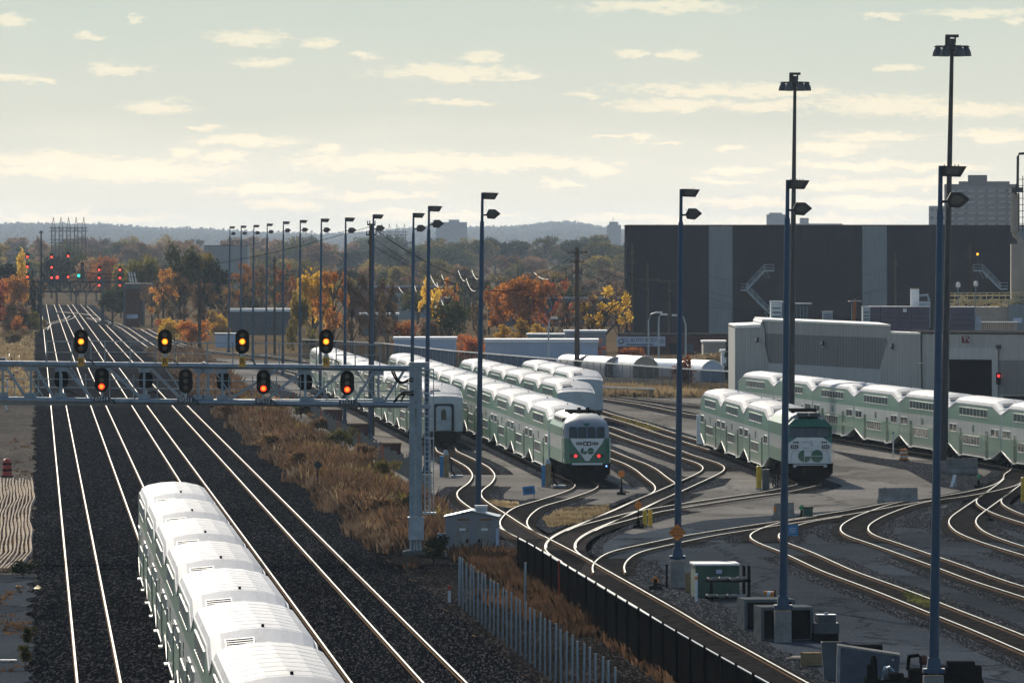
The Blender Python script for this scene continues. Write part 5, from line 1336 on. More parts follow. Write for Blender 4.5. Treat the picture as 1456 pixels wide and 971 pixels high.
W = [((-40,338,1500),(420,352,1300),4),((-40,352,1500),(420,385,1300),3),((-40,344,1600),(528,322,700),5),((-40,365,1600),(420,390,1350),3),((-40,372,1700),(300,376,1500),3),
 ((528,322,700),(820,360,980),4),((528,336,700),(820,372,980),4),((528,348,700),(820,388,980),3),((528,324,700),(899,366,1330),6),
 ((820,358,980),(1470,395,1300),7),((820,372,980),(1470,408,1300),6),((820,386,980),(1273,398,1460),5),((899,360,1330),(1273,378,1460),4),((899,374,1330),(1380,366,1100),6),((1273,376,1460),(1470,402,1400),3),((1380,347,1100),(1475,356,1100),1.5),((1273,362,1460),(1380,347,1100),2)]
for a, b, sg_ in W:
    o = wire(P(*a), P(*b), sg_, .022, 'cable'); tag(o, 'thin dark overhead wire strung across the view between utility poles', 'wire', 'dark overhead wires')
for (x0,y0,x1,y1,d0,d1,sg_) in ((612,391,632,405,1840,1700,1.5),(628,391,646,404,1840,1700,1.5),(621,402,646,416,1800,1650,2),(652,385,662,399,1850,1750,.8),(663,396,678,412,1760,1640,1.2),(671,384,680,397,1800,1700,.6),(588,400,604,421,1950,1800,2),(613,423,628,430,1650,1580,1.5),(628,427,644,438,1640,1560,1.5),(567,408,582,414,2000,1900,1),(602,400,606,407,1900,1850,.3),(760,388,790,392,1700,1600,1)):
    o = wire(P(x0,y0,d0), P(x1,y1,d1), sg_, .05, 'rail'); tag(o, 'short sagging wire span glinting white in the sun above the woods', 'wire', 'glinting wire spans')

# ------------------------------------------------------------------ back fence of the yard
def chain_fence(name, pts, h, label, m='mesh_d', posts=6.0, rail_m='flash', rail_r=.06, tilt=0):
    o = empty(name, (pts[0][0], pts[0][1], 0), 0, label, 'fence'); q = Vector(o.location)
    pp = [Vector((p[0], p[1], 0))-q for p in pts]
    mb = MB()
    for a, b in zip(pp, pp[1:]): mb.prism([a, b, b+Vector((0,0,h)), a+Vector((0,0,h))], (0,.02,0))
    mb.build('mesh_panel', M[m], o)
    mb = MB()
    for a, b in zip(pp, pp[1:]): mb.bar(a+Vector((0,-.03,h)), b+Vector((0,-.03,h)), rail_r*2, rail_r*2)
    mb.build('top_rail', M[rail_m], o)
    rs = resample([(p.x, p.y) for p in pp], posts)
    for p in rs[:95]:
        mb = MB(); mb.cyl((p.x,p.y-.03,0),(p.x,p.y-.03,h+.1),.045,n=6); mb.build('post', M['galv'], o)
    return o
chain_fence('chain_link_fence', [(P(430,0,1220).x,1220),(P(545,0,1165).x,1165),(P(640,0,1075).x,1075),(P(735,0,1018).x,1018),(P(860,0,950).x,950),(P(960,0,906).x,906),(P(1046,0,878).x,878)], 2.85, 'long chain link fence with a pale top rail behind the parked trains', posts=5)
chain_fence('guard_rail', [(P(845,0,900).x,900),(P(930,0,885).x,885)], .95, 'low barrier with a pale top rail in the dry grass by the service road', posts=3, rail_r=.08)
# ------------------------------------------------------------------ trees
def leaf_quads(rng, lobes, n, size, flat_=.0, hollow=.45):
    vol = np.array([l[3]*l[4]*l[5] for l in lobes]); vol = vol**.75; vol = vol/vol.sum()
    which = rng.choice(len(lobes), n, p=vol); Lb = np.array(lobes)[which]
    d = rng.normal(size=(n, 3)); d /= np.linalg.norm(d, axis=1)[:,None]
    r = rng.uniform(0, 1, n)**hollow
    # break the outline: gaps and tufts along each direction
    r *= 1+.16*np.sin(d[:,0]*7+which*1.7)*np.cos(d[:,2]*6+which)+.10*rng.normal(size=n)
    c = Lb[:,:3]+d*r[:,None]*Lb[:,3:6]
    a = rng.normal(size=(n,3)); a /= np.linalg.norm(a, axis=1)[:,None]
    b = np.cross(a, rng.normal(size=(n,3))); b /= np.linalg.norm(b, axis=1)[:,None]
    s = size*rng.uniform(.55, 1.35, n)[:,None]
    v = np.stack([c-a*s*.5-b*s*.28, c+a*s*.15-b*s*.42, c+a*s*.6+b*s*.05, c+a*s*.05+b*s*.42, c-a*s*.45+b*s*.22], 1).reshape(-1, 3)
    return v
def mesh_np(name, v, k, m):
    n = len(v)//k; me = bpy.data.meshes.new(name)
    me.vertices.add(len(v)); me.vertices.foreach_set('co', v.astype(np.float32).ravel())
    me.loops.add(n*k); me.loops.foreach_set('vertex_index', np.arange(n*k, dtype=np.int32))
    me.polygons.add(n); me.polygons.foreach_set('loop_start', np.arange(0, n*k, k, dtype=np.int32)); me.polygons.foreach_set('loop_total', np.full(n, k, dtype=np.int32))
    me.materials.append(m); me.update(calc_edges=True); me.validate()
    return me
def tree_meshes(kind, seed, leaf, n, size):
    """unit tree: height 1, crown half-width about .4 (scaled per tree)"""
    rng = np.random.default_rng(seed); rr = random.Random(seed)
    lobes = []; tr = MB(); limbs = []
    if kind == 'round':
        lobes.append((0,0,.60,.30,.30,.30))
        for i in range(11):
            a = rr.uniform(0, 6.28); z = rr.uniform(.36,.86); w_ = .34*math.sqrt(max(.1, 1-((z-.56)/.42)**2))*rr.uniform(.7,1.05)
            lobes.append((w_*math.cos(a), w_*math.sin(a), z, rr.uniform(.10,.19), rr.uniform(.10,.19), rr.uniform(.08,.15)))
    elif kind == 'tall':
        for i in range(10):
            z = .22+.072*i; w_ = .17*math.sin(math.pi*min(1, (z+.05)/1.02))**.7; a = rr.uniform(0, 6.28)
            lobes.append((w_*.5*math.cos(a), w_*.5*math.sin(a), z, w_*.9+.03, w_*.9+.03, .09))
    elif kind == 'cone':
        for i in range(12):
            z = .10+.075*i; w_ = .26*(1-z)+.02
            for k in range(3): a = rr.uniform(0,6.28); lobes.append((w_*.5*math.cos(a), w_*.5*math.sin(a), z, w_*.62, w_*.62, .045))
    elif kind == 'sparse':
        for i in range(22):
            a = rr.uniform(0, 6.28); z = rr.uniform(.34,.95); w_ = .42*math.sqrt(max(.08, 1-((z-.58)/.46)**2))*rr.uniform(.3,1.05)
            lobes.append((w_*math.cos(a), w_*math.sin(a), z, rr.uniform(.05,.11), rr.uniform(.05,.11), rr.uniform(.05,.10)))
    else:                                         # bush
        for i in range(12):
            a = rr.uniform(0, 6.28); z = rr.uniform(.2,.72); w_ = rr.uniform(.05,.36)
            lobes.append((w_*math.cos(a), w_*math.sin(a), z, rr.uniform(.14,.24), rr.uniform(.14,.24), rr.uniform(.14,.26)))
    v = leaf_quads(rng, lobes, n, size, hollow=.5)
    v[:,2] = np.maximum(v[:,2], .01)
    crown = mesh_np('crown', v, 5, leaf)
    th = .030 if kind != 'bush' else .02
    top = {'round':.72,'tall':.9,'cone':.95,'sparse':.8,'bush':.4}[kind]
    tr.tube([(0,0,-.02),(.004,.003,top*.35),(-.006,.004,top*.7),(0,0,top)], [th,th*.75,th*.45,th*.12], 7)
    lb = lobes if kind in ('sparse','round') else lobes[::2]
    for (x, y, z, *_) in lb[:24]:
        z0 = max(.08, z-.14-.35*math.hypot(x, y)); z0 = min(z0, top*.85)
        tr.tube([(0,0,z0),(x*.45,y*.45,z0+(z-z0)*.55),(x,y,z)], [th*.38,th*.24,th*.07], 5)
        if kind == 'sparse':
            for k in range(4):
                e_ = Vector((x,y,z))+Vector((rr.uniform(-.12,.12),rr.uniform(-.12,.12),rr.uniform(.0,.16)))
                tr.tube([(x*.7,y*.7,z0+(z-z0)*.75),tuple(e_)], [th*.15,th*.05], 4)
    o = tr.build('trunk', M['bark']); trunk = o.data; bpy.data.objects.remove(o)
    return crown, trunk
TM = {}
def tm(kind, leaf, v=0):
    key = (kind, leaf.name, v)
    if key not in TM:
        n = {'round':2600,'tall':1700,'cone':2200,'sparse':2000,'bush':1500}[kind]; sz = {'round':.040,'tall':.036,'cone':.034,'sparse':.028,'bush':.055}[kind]
        TM[key] = tree_meshes(kind, hash((kind, leaf.name, v)) % 1000 if False else (len(TM)*7+3), leaf, n, sz)
    return TM[key]
WORD = {'dry_sedge':'brown','leaf_orange':'orange','leaf_yellow':'golden yellow','leaf_olive':'olive green','leaf_brown':'brown','leaf_green':'green','leaf_dark':'dark evergreen','leaf_rust':'rusty red'}
tr_r = random.Random(11)
def tree(px, py_top, py_base, w_px, kind, leaf, label, group=None, d=None, v=0, lift=0.0):
    if d is None: d = F*H/(py_base-YH)
    x = P(px,0,d).x; gz = hill(x, d) if d > 2700 else 0.0
    hgt = P(0,py_top,d).z-gz+.3; s = F/d; wid = w_px/s/(.86 if kind != 'tall' else .42)
    nm = 'shrub' if kind == 'bush' else 'tree'
    o = empty(nm, (x, d, gz), tr_r.uniform(0, 6.28), label, nm, group); o.scale = (wid, wid, hgt)
    cr, tk = tm(kind, leaf, v)
    for n_, me in (('trunk', tk), ('crown', cr)):
        c = bpy.data.objects.new(n_, me); COL.objects.link(c); c.parent = o
    return o
T = tree
# left of the main line
T(12,425,478,60,'bush',L_BROWN,'broad brown thicket at the left edge below the far signal bridge')
T(30,430,470,50,'bush',L_BROWN,'purplish brown thicket left of the main line, before the evergreens',v=1)
T(8,372,462,34,'round',L_DARK,'dark green tree at the far left edge')
T(20,388,466,46,'round',L_ORANGE,'orange-brown tree left of the far signals',v=1)
T(31,350,458,20,'tall',L_YELLOW,'narrow golden tree behind the leftmost red signal stack')
T(46,384,468,28,'cone',L_DARK,'dark evergreen beside the left post of the far bridge',v=1)
T(56,398,466,20,'cone',L_DARK,'small dark evergreen touching the left post of the far bridge')
T(-8,395,480,50,'round',L_RUST,'rusty tree cut by the left edge of the view')
T(40,440,478,44,'bush',L_OLIVE,'low yellowish bush at the left edge of the ballast',v=1)
T(20,464,492,40,'bush',L_STRAW,'pale straw-coloured shrubs by the left siding')
T(58,452,472,30,'bush',L_STRAW,'pale tan shrubs beside the left siding curve',v=1)
T(28,448,480,26,'bush',L_ORANGE,'small orange bush by the left siding')
# right of the main line
T(201,352,462,72,'round',L_OLIVE,'big dome-shaped olive tree behind the signal hut',v=2)
T(172,372,452,34,'round',L_OLIVE,'smaller olive tree left of the dome-shaped tree',v=1)
T(146,356,440,48,'round',L_ORANGE,'orange dome of a tree beyond the far signals',v=2)
T(122,362,438,44,'round',L_BROWN,'hazy brown tree beyond the far signal stacks')
T(108,350,436,46,'round',L_GREEN,'hazy green tree behind the tall unlit signal stack')
T(80,362,436,40,'round',L_DARK,'hazy dark tree behind the left signal stacks')
T(262,347,472,62,'round',L_OLIVE,'tall dark olive tree left of the floodlight row',v=3)
T(300,360,474,56,'round',L_DARK,'dark tree right beside the tall olive tree',v=3)
T(290,352,470,44,'round',L_OLIVE,'olive tree in front of the slate-grey hall',v=1)
T(232,384,474,58,'sparse',L_ORANGE,'sparse orange tree behind the second yellow signal')
T(216,402,466,36,'sparse',L_BROWN,'bare brown tree right of the signal hut')
T(256,392,480,64,'sparse',L_BROWN,'bare brown tree left of the slim utility pole',v=1)
T(288,400,484,52,'sparse',L_BROWN,'dark bare tree behind the utility pole by the third signal',v=2)
T(248,440,488,46,'bush',L_YELLOW,'yellow-orange shrub behind the second yellow signal')
T(272,452,492,48,'bush',L_ORANGE,'orange shrub left of the pale cabin',v=1)
T(236,452,478,30,'bush',L_RUST,'red shrub just above the second yellow signal')
T(312,440,478,40,'bush',L_YELLOW,'golden hedge left of the dark depot',v=1)
T(345,448,474,46,'bush',L_YELLOW,'golden hedge below the white depot roof',v=2)
T(372,452,474,40,'bush',L_YELLOW,'golden hedge at the right end of the depot')
T(322,408,470,40,'sparse',L_BROWN,'bare brown tree behind the leftmost floodlight pole',v=3)
T(345,376,462,48,'sparse',L_ORANGE,'sparse orange tree between the leftmost floodlight poles',v=1)
T(372,380,462,52,'sparse',L_BROWN,'brown tree behind the fourth floodlight pole',v=1)
T(402,376,464,50,'sparse',L_ORANGE,'sparse tan tree behind the fifth floodlight pole',v=2)
T(445,372,500,62,'round',L_YELLOW,'tall yellow-olive tree behind the rightmost yellow signal',v=1)
T(428,402,505,40,'bush',L_OLIVE,'yellow-green bush left of the rightmost yellow signal',v=2)
T(474,388,512,58,'sparse',L_ORANGE,'orange-brown tree above the left parked train',v=3)
T(500,392,510,62,'sparse',L_BROWN,'dark bare tree left of the crossarmed wooden pole',v=2)
T(532,402,510,56,'sparse',L_BROWN,'bare brown tree right of the crossarmed wooden pole',v=3)
T(552,408,508,50,'sparse',L_BROWN,'bare brown tree before the lower grey hall',v=1)
T(576,452,508,44,'bush',L_RUST,'russet bush above the middle parked train')
T(606,446,506,40,'bush',L_BROWN,'brown bush behind the signal bridge post',v=2)
T(640,425,502,66,'round',L_GREEN,'round sage green tree right of the bridge post poles',v=1)
T(612,398,492,40,'sparse',L_YELLOW,'golden sparse tree behind the poles by the bridge post')
T(636,396,488,36,'sparse',L_ORANGE,'orange sparse tree behind the sage green tree',v=1)
T(671,467,512,46,'bush',L_RUST,'dense round russet bush before the pale blue building',v=2)
T(680,430,500,30,'sparse',L_BROWN,'thin bare tree behind the hut floodlight pole')
T(712,398,494,56,'round',L_ORANGE,'bright orange tree at the left of the big orange clump',v=3)
T(752,388,496,82,'round',L_ORANGE,'largest bright orange tree in the middle distance',v=1)
T(786,400,496,60,'sparse',L_RUST,'rust-brown open tree right of the largest orange tree')
T(806,408,500,52,'sparse',L_BROWN,'dark bare tree left of the big utility pole',v=3)
T(741,452,498,26,'tall',L_YELLOW,'bright yellow small tree, larger of the yellow group')
T(716,462,498,26,'tall',L_YELLOW,'bright yellow small tree left of the yellow group',v=1)
T(764,460,500,26,'tall',L_YELLOW,'yellow-orange small tree right of the yellow group',v=2)
T(858,408,500,78,'sparse',L_YELLOW,'broad golden-brown tree left of the dark building',v=2)
T(838,420,500,50,'sparse',L_BROWN,'brown open tree right of the big utility pole',v=2)
T(880,412,498,40,'sparse',L_BROWN,'brown open tree touching the dark building corner')
T(752,494,520,50,'bush',L_BROWN,'thin brown scrub before the pale blue building',v=1)
T(786,498,520,34,'bush',L_OLIVE,'grey-green scrub left of the dark street lamp',v=1)
T(842,484,514,40,'sparse',L_RUST,'thin reddish shrub right of the big utility pole')
T(900,494,512,40,'bush',L_RUST,'red bush below the shop sign')
T(972,500,556,34,'bush',L_ORANGE,'bright orange vine climbing the fence at the blue pole',v=2)
T(1010,498,522,50,'bush',L_STRAW,'pale dry bush behind the grey arched shelter')
T(1023,432,482,26,'sparse',L_DARK,'bare dark tree against the left pale wall strip')
T(1036,478,560,14,'tall',L_DARK,'dark narrow bush at the shed corner',v=1)
for k, (bx, by, bw, bh, lf) in enumerate(((322,596,34,20,L_BROWN),(352,590,40,24,L_OLIVE),(392,588,44,24,L_ORANGE),(428,594,46,30,L_OLIVE),(452,612,36,26,L_BROWN),(382,640,40,22,L_BROWN),(422,668,44,26,L_BROWN),(486,640,44,32,L_OLIVE),(516,660,44,30,L_BROWN),(548,690,50,36,L_OLIVE),(500,706,50,28,L_BROWN),(540,742,56,34,L_BROWN),(470,690,36,22,L_OLIVE),(572,766,46,34,L_BROWN))):
    T(bx, by-bh, by, bw, 'bush', lf, 'low scrub bush in the dry verge between the main line and the steel barrier', 'low scrub bushes in the dry verge', v=k % 3)
T(588,690,744,44,'bush',L_DARK,'dark green bush at the foot of the signal bridge post')
T(616,764,800,40,'bush',L_DARK,'dark bush between the bridge post and the equipment hut',v=1)
T(735,776,812,44,'bush',L_SEDGE,'brown scrub right of the equipment hut',v=1)
# hazy woods behind: one crown each, rows on rising ground
band = random.Random(21)
leafs = [L_BROWN,L_BROWN,L_BROWN,L_OLIVE,L_GREEN,L_GREEN,L_DARK,L_OLIVE,L_BROWN,L_BROWN,L_OLIVE]
i = 0
for d, n_, hmin, hmax in ((1950,30,7,11),(2300,36,9,13),(2900,42,10,16),(3600,46,12,19),(4500,46,14,21)):
    for k in range(n_):
        px = -60+(k+band.uniform(.1,.9))*(1000 if d > 1960 else 1000)/n_
        if d < 2600 and 36 < px < 135: continue
        dd = d*band.uniform(.92,1.08); lf = band.choice(leafs); kd_ = band.choice(['round','round','sparse','round','cone' if lf is L_DARK else 'round'])
        gz = hill(P(px,0,dd).x, dd) if dd > 2700 else 0
        hh = band.uniform(hmin, hmax); pt = YH-(gz+hh-H)*F/dd
        T(px, pt, 0, hh*band.uniform(.75,1.15)*F/dd, kd_, lf, 'hazy %s tree in the mixed woods below the far hills' % WORD[lf.name], 'hazy woods below the far hills: '+WORD[lf.name], d=dd, v=band.randrange(3)); i += 1
# distant ridges: one mass of foliage
rng = np.random.default_rng(4)
n = 95000
yy = 5600*(20600/5600)**rng.uniform(0, 1, n); pxs = rng.uniform(-120, 1580, n); xx = (pxs-XC)*yy/F
zz = np.array([hill(a, b) for a, b in zip(xx, yy)])+np.abs(rng.normal(0, 3.0, n))+1+2.0*np.sin(xx*.03)*np.sin(yy*.011)
c = np.stack([xx, yy, zz], 1); a = rng.normal(size=(n,3)); a /= np.linalg.norm(a, axis=1)[:,None]; b = np.cross(a, rng.normal(size=(n,3))); b /= np.linalg.norm(b, axis=1)[:,None]
s = (yy/5600*rng.uniform(.6,1.6,n)+.8)[:,None]
v = np.stack([c-a*s, c-b*s*.8, c+a*s, c+b*s*.8], 1).reshape(-1, 3)
o = bpy.data.objects.new('distant_forest', mesh_np('distant_forest', v, 4, L_FAR)); COL.objects.link(o); tag(o, kind='stuff')

# ------------------------------------------------------------------ dry grass and scrub (uncountable)
def tufts(name, pts, m, h0, h1, w_=.12, blades=5, seed=1, spread=.25, up=.75):
    rng = np.random.default_rng(seed); pts = np.array(pts); n = len(pts)
    P0 = np.repeat(pts, blades, 0); k = len(P0)
    hh = rng.uniform(h0, h1, n).repeat(blades)*rng.uniform(.6,1.1,k)
    a = rng.uniform(0, 6.283, k); off = rng.uniform(0, spread, k)
    bx = np.stack([np.cos(a)*off, np.sin(a)*off, np.zeros(k)], 1); lean = np.stack([np.cos(a), np.sin(a), np.zeros(k)], 1)*(hh*rng.uniform(.1,.55,k))[:,None]
    t = rng.uniform(0, 6.283, k); wv_ = np.stack([np.cos(t), np.sin(t)*.5, np.zeros(k)], 1)*(w_*rng.uniform(.6,1.4,k))[:,None]
    base = P0+bx; tip = base+lean; tip[:,2] += hh; mid = base+lean*.35; mid[:,2] += hh*.6
    v = np.stack([base-wv_*.5, base+wv_*.5, mid+wv_*.6, tip, mid-wv_*.6], 1).reshape(-1, 3)
    o = bpy.data.objects.new(name, mesh_np(name, v, 5, m)); COL.objects.link(o); tag(o, kind='stuff'); return o
def scatter(n, y0, y1, o0, o1, seed, clump=.0):
    rng = np.random.default_rng(seed)
    yy = 1/(1/y0+(1/y1-1/y0)*rng.uniform(0,1,n)); oo = rng.uniform(0,1,n)
    lo_ = o0(yy); hi_ = o1(yy); x = DX*yy+lo_+(hi_-lo_)*oo
    hut = ((np.abs(x+2.0) < 2.6) & (yy > 372) & (yy < 432)) | ((np.abs(x+4.9) < 1.2) & (yy > 405) & (yy < 424))
    keep = ~hut & (np.sin(x*.9+seed)*np.sin(yy*.13+seed*2)+rng.uniform(-1,1,n)*.8 > clump)
    return np.stack([x, yy, np.full(n, -.05)], 1)[keep]
edge = lambda y: 17.3+.5*np.sin(y*.11)+.35*np.sin(y*.29)
fence_off = lambda y: np.interp(y, [330,390,440,560,655,760,930,1300], [20.2,22.3,23.2,23.4,22.8,22.6,23.4,26])
tufts('dry_grass', scatter(17000, 405, 1350, edge, fence_off, 1, -.5), L_GRASS, .35, .95, .10, 5, 1)
tufts('dry_sedge', scatter(8000, 410, 1100, lambda y: edge(y)+1.2, fence_off, 2, .15), L_SEDGE, .6, 1.5, .12, 6, 2, .3)
tufts('green_weeds', scatter(3200, 430, 900, lambda y: fence_off(y)-2.6, lambda y: fence_off(y)-.1, 12, .1), L_OLIVE, .4, 1.1, .12, 5, 12, .3)
tufts('straw', scatter(4500, 430, 1250, lambda y: edge(y)+.6, fence_off, 3, .35), L_STRAW, .5, 1.2, .07, 4, 3)
tufts('dry_grass', scatter(2600, 330, 405, lambda y: np.interp(y,[330,360,405],[21,19.5,17.8]), lambda y: np.interp(y,[330,405],[23,22.6]), 4, .2), L_SEDGE, .2, .55, .08, 4, 4)
tufts('dry_grass', scatter(2200, 240, 330, lambda y: y*0+22, lambda y: y*0+24.4, 5, .1), L_SEDGE, .2, .6, .08, 5, 5)
tufts('dry_grass', scatter(6500, 900, 1900, lambda y: y*0-16, lambda y: y*0-.6, 6, -.4), L_STRAW, .3, .9, .12, 5, 6)
tufts('dry_grass', scatter(1500, 300, 700, lambda y: y*0-2.2, lambda y: y*0-.3, 7, .6), L_SEDGE, .08, .25, .07, 5, 7)
rg = np.random.default_rng(9); n = 5200
px = rg.uniform(858, 1050, n); yy = rg.uniform(885, 935, n); pts = np.stack([(px-XC)*yy/F, yy, np.zeros(n)], 1)
tufts('dry_grass', pts, L_STRAW, .3, 1.1, .1, 4, 8)
def patch(poly, n, m, h0, h1, seed):
    q = [G(*p) for p in poly]; xs = [p.x for p in q]; ys = [p.y for p in q]; rg = random.Random(seed); out = []
    while len(out) < n:
        x, y = rg.uniform(min(xs), max(xs)), rg.uniform(min(ys), max(ys)); c = False
        for i in range(len(q)):
            a, b = q[i], q[i-1]
            if (a.y > y) != (b.y > y) and x < (b.x-a.x)*(y-a.y)/(b.y-a.y)+a.x: c = not c
        if c: out.append((x, y, 0))
    tufts('dry_grass', out, m, h0, h1, .08, 5, seed)
patch([(775,738),(800,726),(860,720),(866,728),(820,745),(785,750)], 700, L_STRAW, .08, .28, 31)
patch([(870,592),(905,598),(950,612),(925,614),(880,600)], 260, L_OLIVE, .05, .2, 32)
patch([(1285,842),(1320,852),(1322,866),(1290,852)], 160, L_GREEN, .05, .2, 33)
patch([(700,712),(735,716),(730,722),(700,720)], 160, L_STRAW, .05, .2, 34)
patch([(640,792),(720,792),(760,815),(820,850),(850,880),(840,900),(760,860),(690,820)], 1500, L_SEDGE, .3, .9, 35)
# ------------------------------------------------------------------ things standing in the yard and beside the line
def at(px, py, name, label, cat, group=None, rz=0.0):
    return empty(name, G(px, py), rz, label, cat, group)
# gabled equipment hut
s = sc(791); o = at(670, 791, 'equipment_hut', 'pale grey metal equipment hut with twin doors and low gabled roof', 'hut', rz=R(-2))
w2, d2, hh = 1.30, 1.5, 1.95
mb = MB(); mb.b2((-w2,0,0),(w2,2*d2,hh)); mb.prism([(-w2,.0,hh),(w2,.0,hh),(0,.0,hh+.30)], (0,2*d2,0)); mb.build('wall', M['hazeb'], o)
mb = MB(); t = .05
for sx in (-1, 1): mb.hexa([(0,-.12,hh+.31),(sx*(w2+.1),-.12,hh-.01),(sx*(w2+.1),2*d2+.1,hh-.01),(0,2*d2+.1,hh+.31),(0,-.12,hh+.31+t),(sx*(w2+.1),-.12,hh-.01+t),(sx*(w2+.1),2*d2+.1,hh-.01+t),(0,2*d2+.1,hh+.31+t)])
mb.build('roof', M['galv'], o)
for x0, x1 in ((-.80,-.08),(.32,1.02)):
    mb = MB(); mb.b2((x0,-.05,.1),(x1,-.003,1.72)); dr = mb.build('door', M['concrete'], o)
    mb = MB(); mb.box((x1-.12 if x0 < 0 else x0+.08,-.08,.78),(.10,.06,.18)); mb.build('handle', M['black'], dr)
    mb = MB(); mb.box(((x0+x1)/2,-.06,1.36),(.32,.02,.11)); mb.build('notice', M['white_p'], dr)
    mb = MB(); mb.box(((x0+x1)/2+.05,-.02,1.84),(.62,.03,.09)); mb.build('warning_strip', mat('strip_ochre', (.20,.10,.02), .6), o)
mb = MB(); mb.b2((-w2-.06,-.06,-.1),(w2+.06,2*d2,.08)); mb.build('plinth', M['concrete_d'], o)
mb = MB(); mb.b2((-w2-.42,.3,.75),(-w2-.02,.7,1.15)); mb.build('side_box', M['galv_l'], o)
mb = MB(); mb.b2((w2-.06,-.02,.1),(w2+.06,.06,1.4)); mb.build('conduit', M['tank'], o)
p = G(684, 791)-Vector(o.location); ac = empty('air_conditioner', Vector(o.location)+Vector((p.x,1.0,hh+.24)), 0, 'white air conditioner unit standing on the hut roof', 'air conditioner')
mb = MB(); mb.b2((-.30,-.25,0),(.30,.25,.30)); mb.build('case', M['white_p'], ac); mb = MB(); mb.b2((-.33,-.28,.30),(.33,.28,.34)); mb.build('lid', M['white_p'], ac)
mb = MB(); [mb.b2((-.25,-.27,.06+i*.07),(.25,-.25,.09+i*.07)) for i in range(3)]; mb.build('grille', M['galv'], ac)
o = at(559+75, 826, 'marker_post', 'short white marker post with a red top beside the fence posts', 'post'); o.location = G(639, 856)
mb = MB(); mb.box((0,0,.35),(.13,.05,.72)); mb.build('board', M['white_p'], o); mb = MB(); mb.box((0,-.005,.62),(.135,.06,.22)); mb.build('red_band', M['red_p'], o)
# row of bare fence posts
A0, A1 = G(652.8, 861), G(775, 960); stp = (A1-A0)/20.0
pm = MB(); pm.cyl((0,0,-.1),(0,0,2.1),.036,n=8); me = pm.build('x', M['galv_l']).data; bpy.data.objects.remove(bpy.data.objects['x'])
for i in range(33):
    p = A0+stp*i
    ob = bpy.data.objects.new('fence_post', me); COL.objects.link(ob); ob.location = p; ob.scale = (1.5 if i == 0 else 1, 1.5 if i == 0 else 1, 1+.02*math.sin(i*2.1)); ob.rotation_euler = (.01*math.sin(i*1.7), .012*math.cos(i*2.3), 0)
    tag(ob, 'bare grey steel post in the unfinished fence line by the main tracks' if i else 'thick corner post at the far end of the unfinished fence line', 'fence post', 'bare steel fence posts')
o = at(747, 870, 'steel_post', 'tall thin lone grey post behind the row of fence posts', 'post'); mb = MB(); mb.cyl((0,0,0),(0,0,2.1),.05,n=8); mb.box((0,0,.02),(.2,.2,.05)); mb.build('shaft', M['galv_l'], o)
# dark screened fence along the lead track
fl = [(DX*y+x, y) for x, y in ((22.3,640),)]
base = rail2c([(646,643),(703,678),(685.7,712),(718.7,734),(753,756.6),(821.7,791.7),(891,831.5),(963,872.7),(1066,931.5),(1136,970.6),(1230,1022),(1400,1112),(1600,1215)], -4.6)
pts = [G(738,827)]+[Vector((p.x,p.y,0)) for p in base if p.y < 385]
pts = pts[::6]
o = empty('screened_fence', pts[0], 0, 'dark screened fence with a broken pale top rail along the lead track', 'fence'); q = Vector(o.location)
mb = MB()
for a, b in zip(pts, pts[1:]): mb.prism([a-q, b-q, b-q+Vector((0,0,1.95)), a-q+Vector((0,0,1.95))], (.04,.0,0))
mb.build('screen', M['fence_d'], o)
mb = MB()
for a, b in zip(pts, pts[1:]): mb.bar(a-q+Vector((0,0,1.98)), b-q+Vector((0,0,1.98)), .035, .035)
mb.build('top_rail', M['galv_l'], o)
for i, a in enumerate(pts): 
    mb = MB(); mb.cyl(a-q+Vector((-.05,0,0)), a-q+Vector((-.05,0,2.08)), .05, n=6); mb.build('post', M['red_p'] if i in (5,) else M['fence_d'], o)
# steel sheet barrier by the pale walkway
fp_ = [G(*p) for p in ((372,553),(379,557),(430,586),(469,614),(499,632),(546,662),(575,677),(602,696))]
o = empty('sheet_barrier', fp_[0], 0, 'grey corrugated steel barrier between the dry grass and the pale walkway', 'fence'); q = Vector(o.location)
bpn = MB(); rp_ = resample([(p.x,p.y) for p in fp_], 2.0)
for i, (a, b) in enumerate(zip(rp_, rp_[1:])):
    h = 1.28+.09*math.sin(i*1.3)+.05*math.sin(i*3.1)
    bpn.prism([(a.x-q.x,a.y-q.y,0),(b.x-q.x,b.y-q.y,0),(b.x-q.x,b.y-q.y,h),(a.x-q.x,a.y-q.y,h+.04)], (.05+.03*(i % 2),0,0), 1 if i % 23 in (9,10,11) else 0)
bpn.build('sheet', [M['fence_c'], M['brick']], o)
for a in rp_[::4]:
    mb = MB(); mb.bar((a.x-q.x+.12,a.y-q.y,0),(a.x-q.x+.12,a.y-q.y,1.5),.09); mb.build('stake', M['steel_b'], o)
for (px, py, w_, lab) in ((474,603,1.5,'far rust-red skip behind the steel barrier'),(510,625,1.8,'middle rust-red skip behind the steel barrier'),(552,655,1.7,'near rust-red skip behind the steel barrier'),(448,582,1.0,'small red box farthest along the steel barrier')):
    o = at(px, py, 'skip', lab, 'skip'); mb = MB(); mb.box((0,.6,.6),(w_,1.1,1.25),taper=1.1); mb.build('tub', M['brick'], o); mb = MB(); mb.box((0,.6,1.26),(w_*1.14,1.26,.10)); mb.build('rim', M['rust'], o)
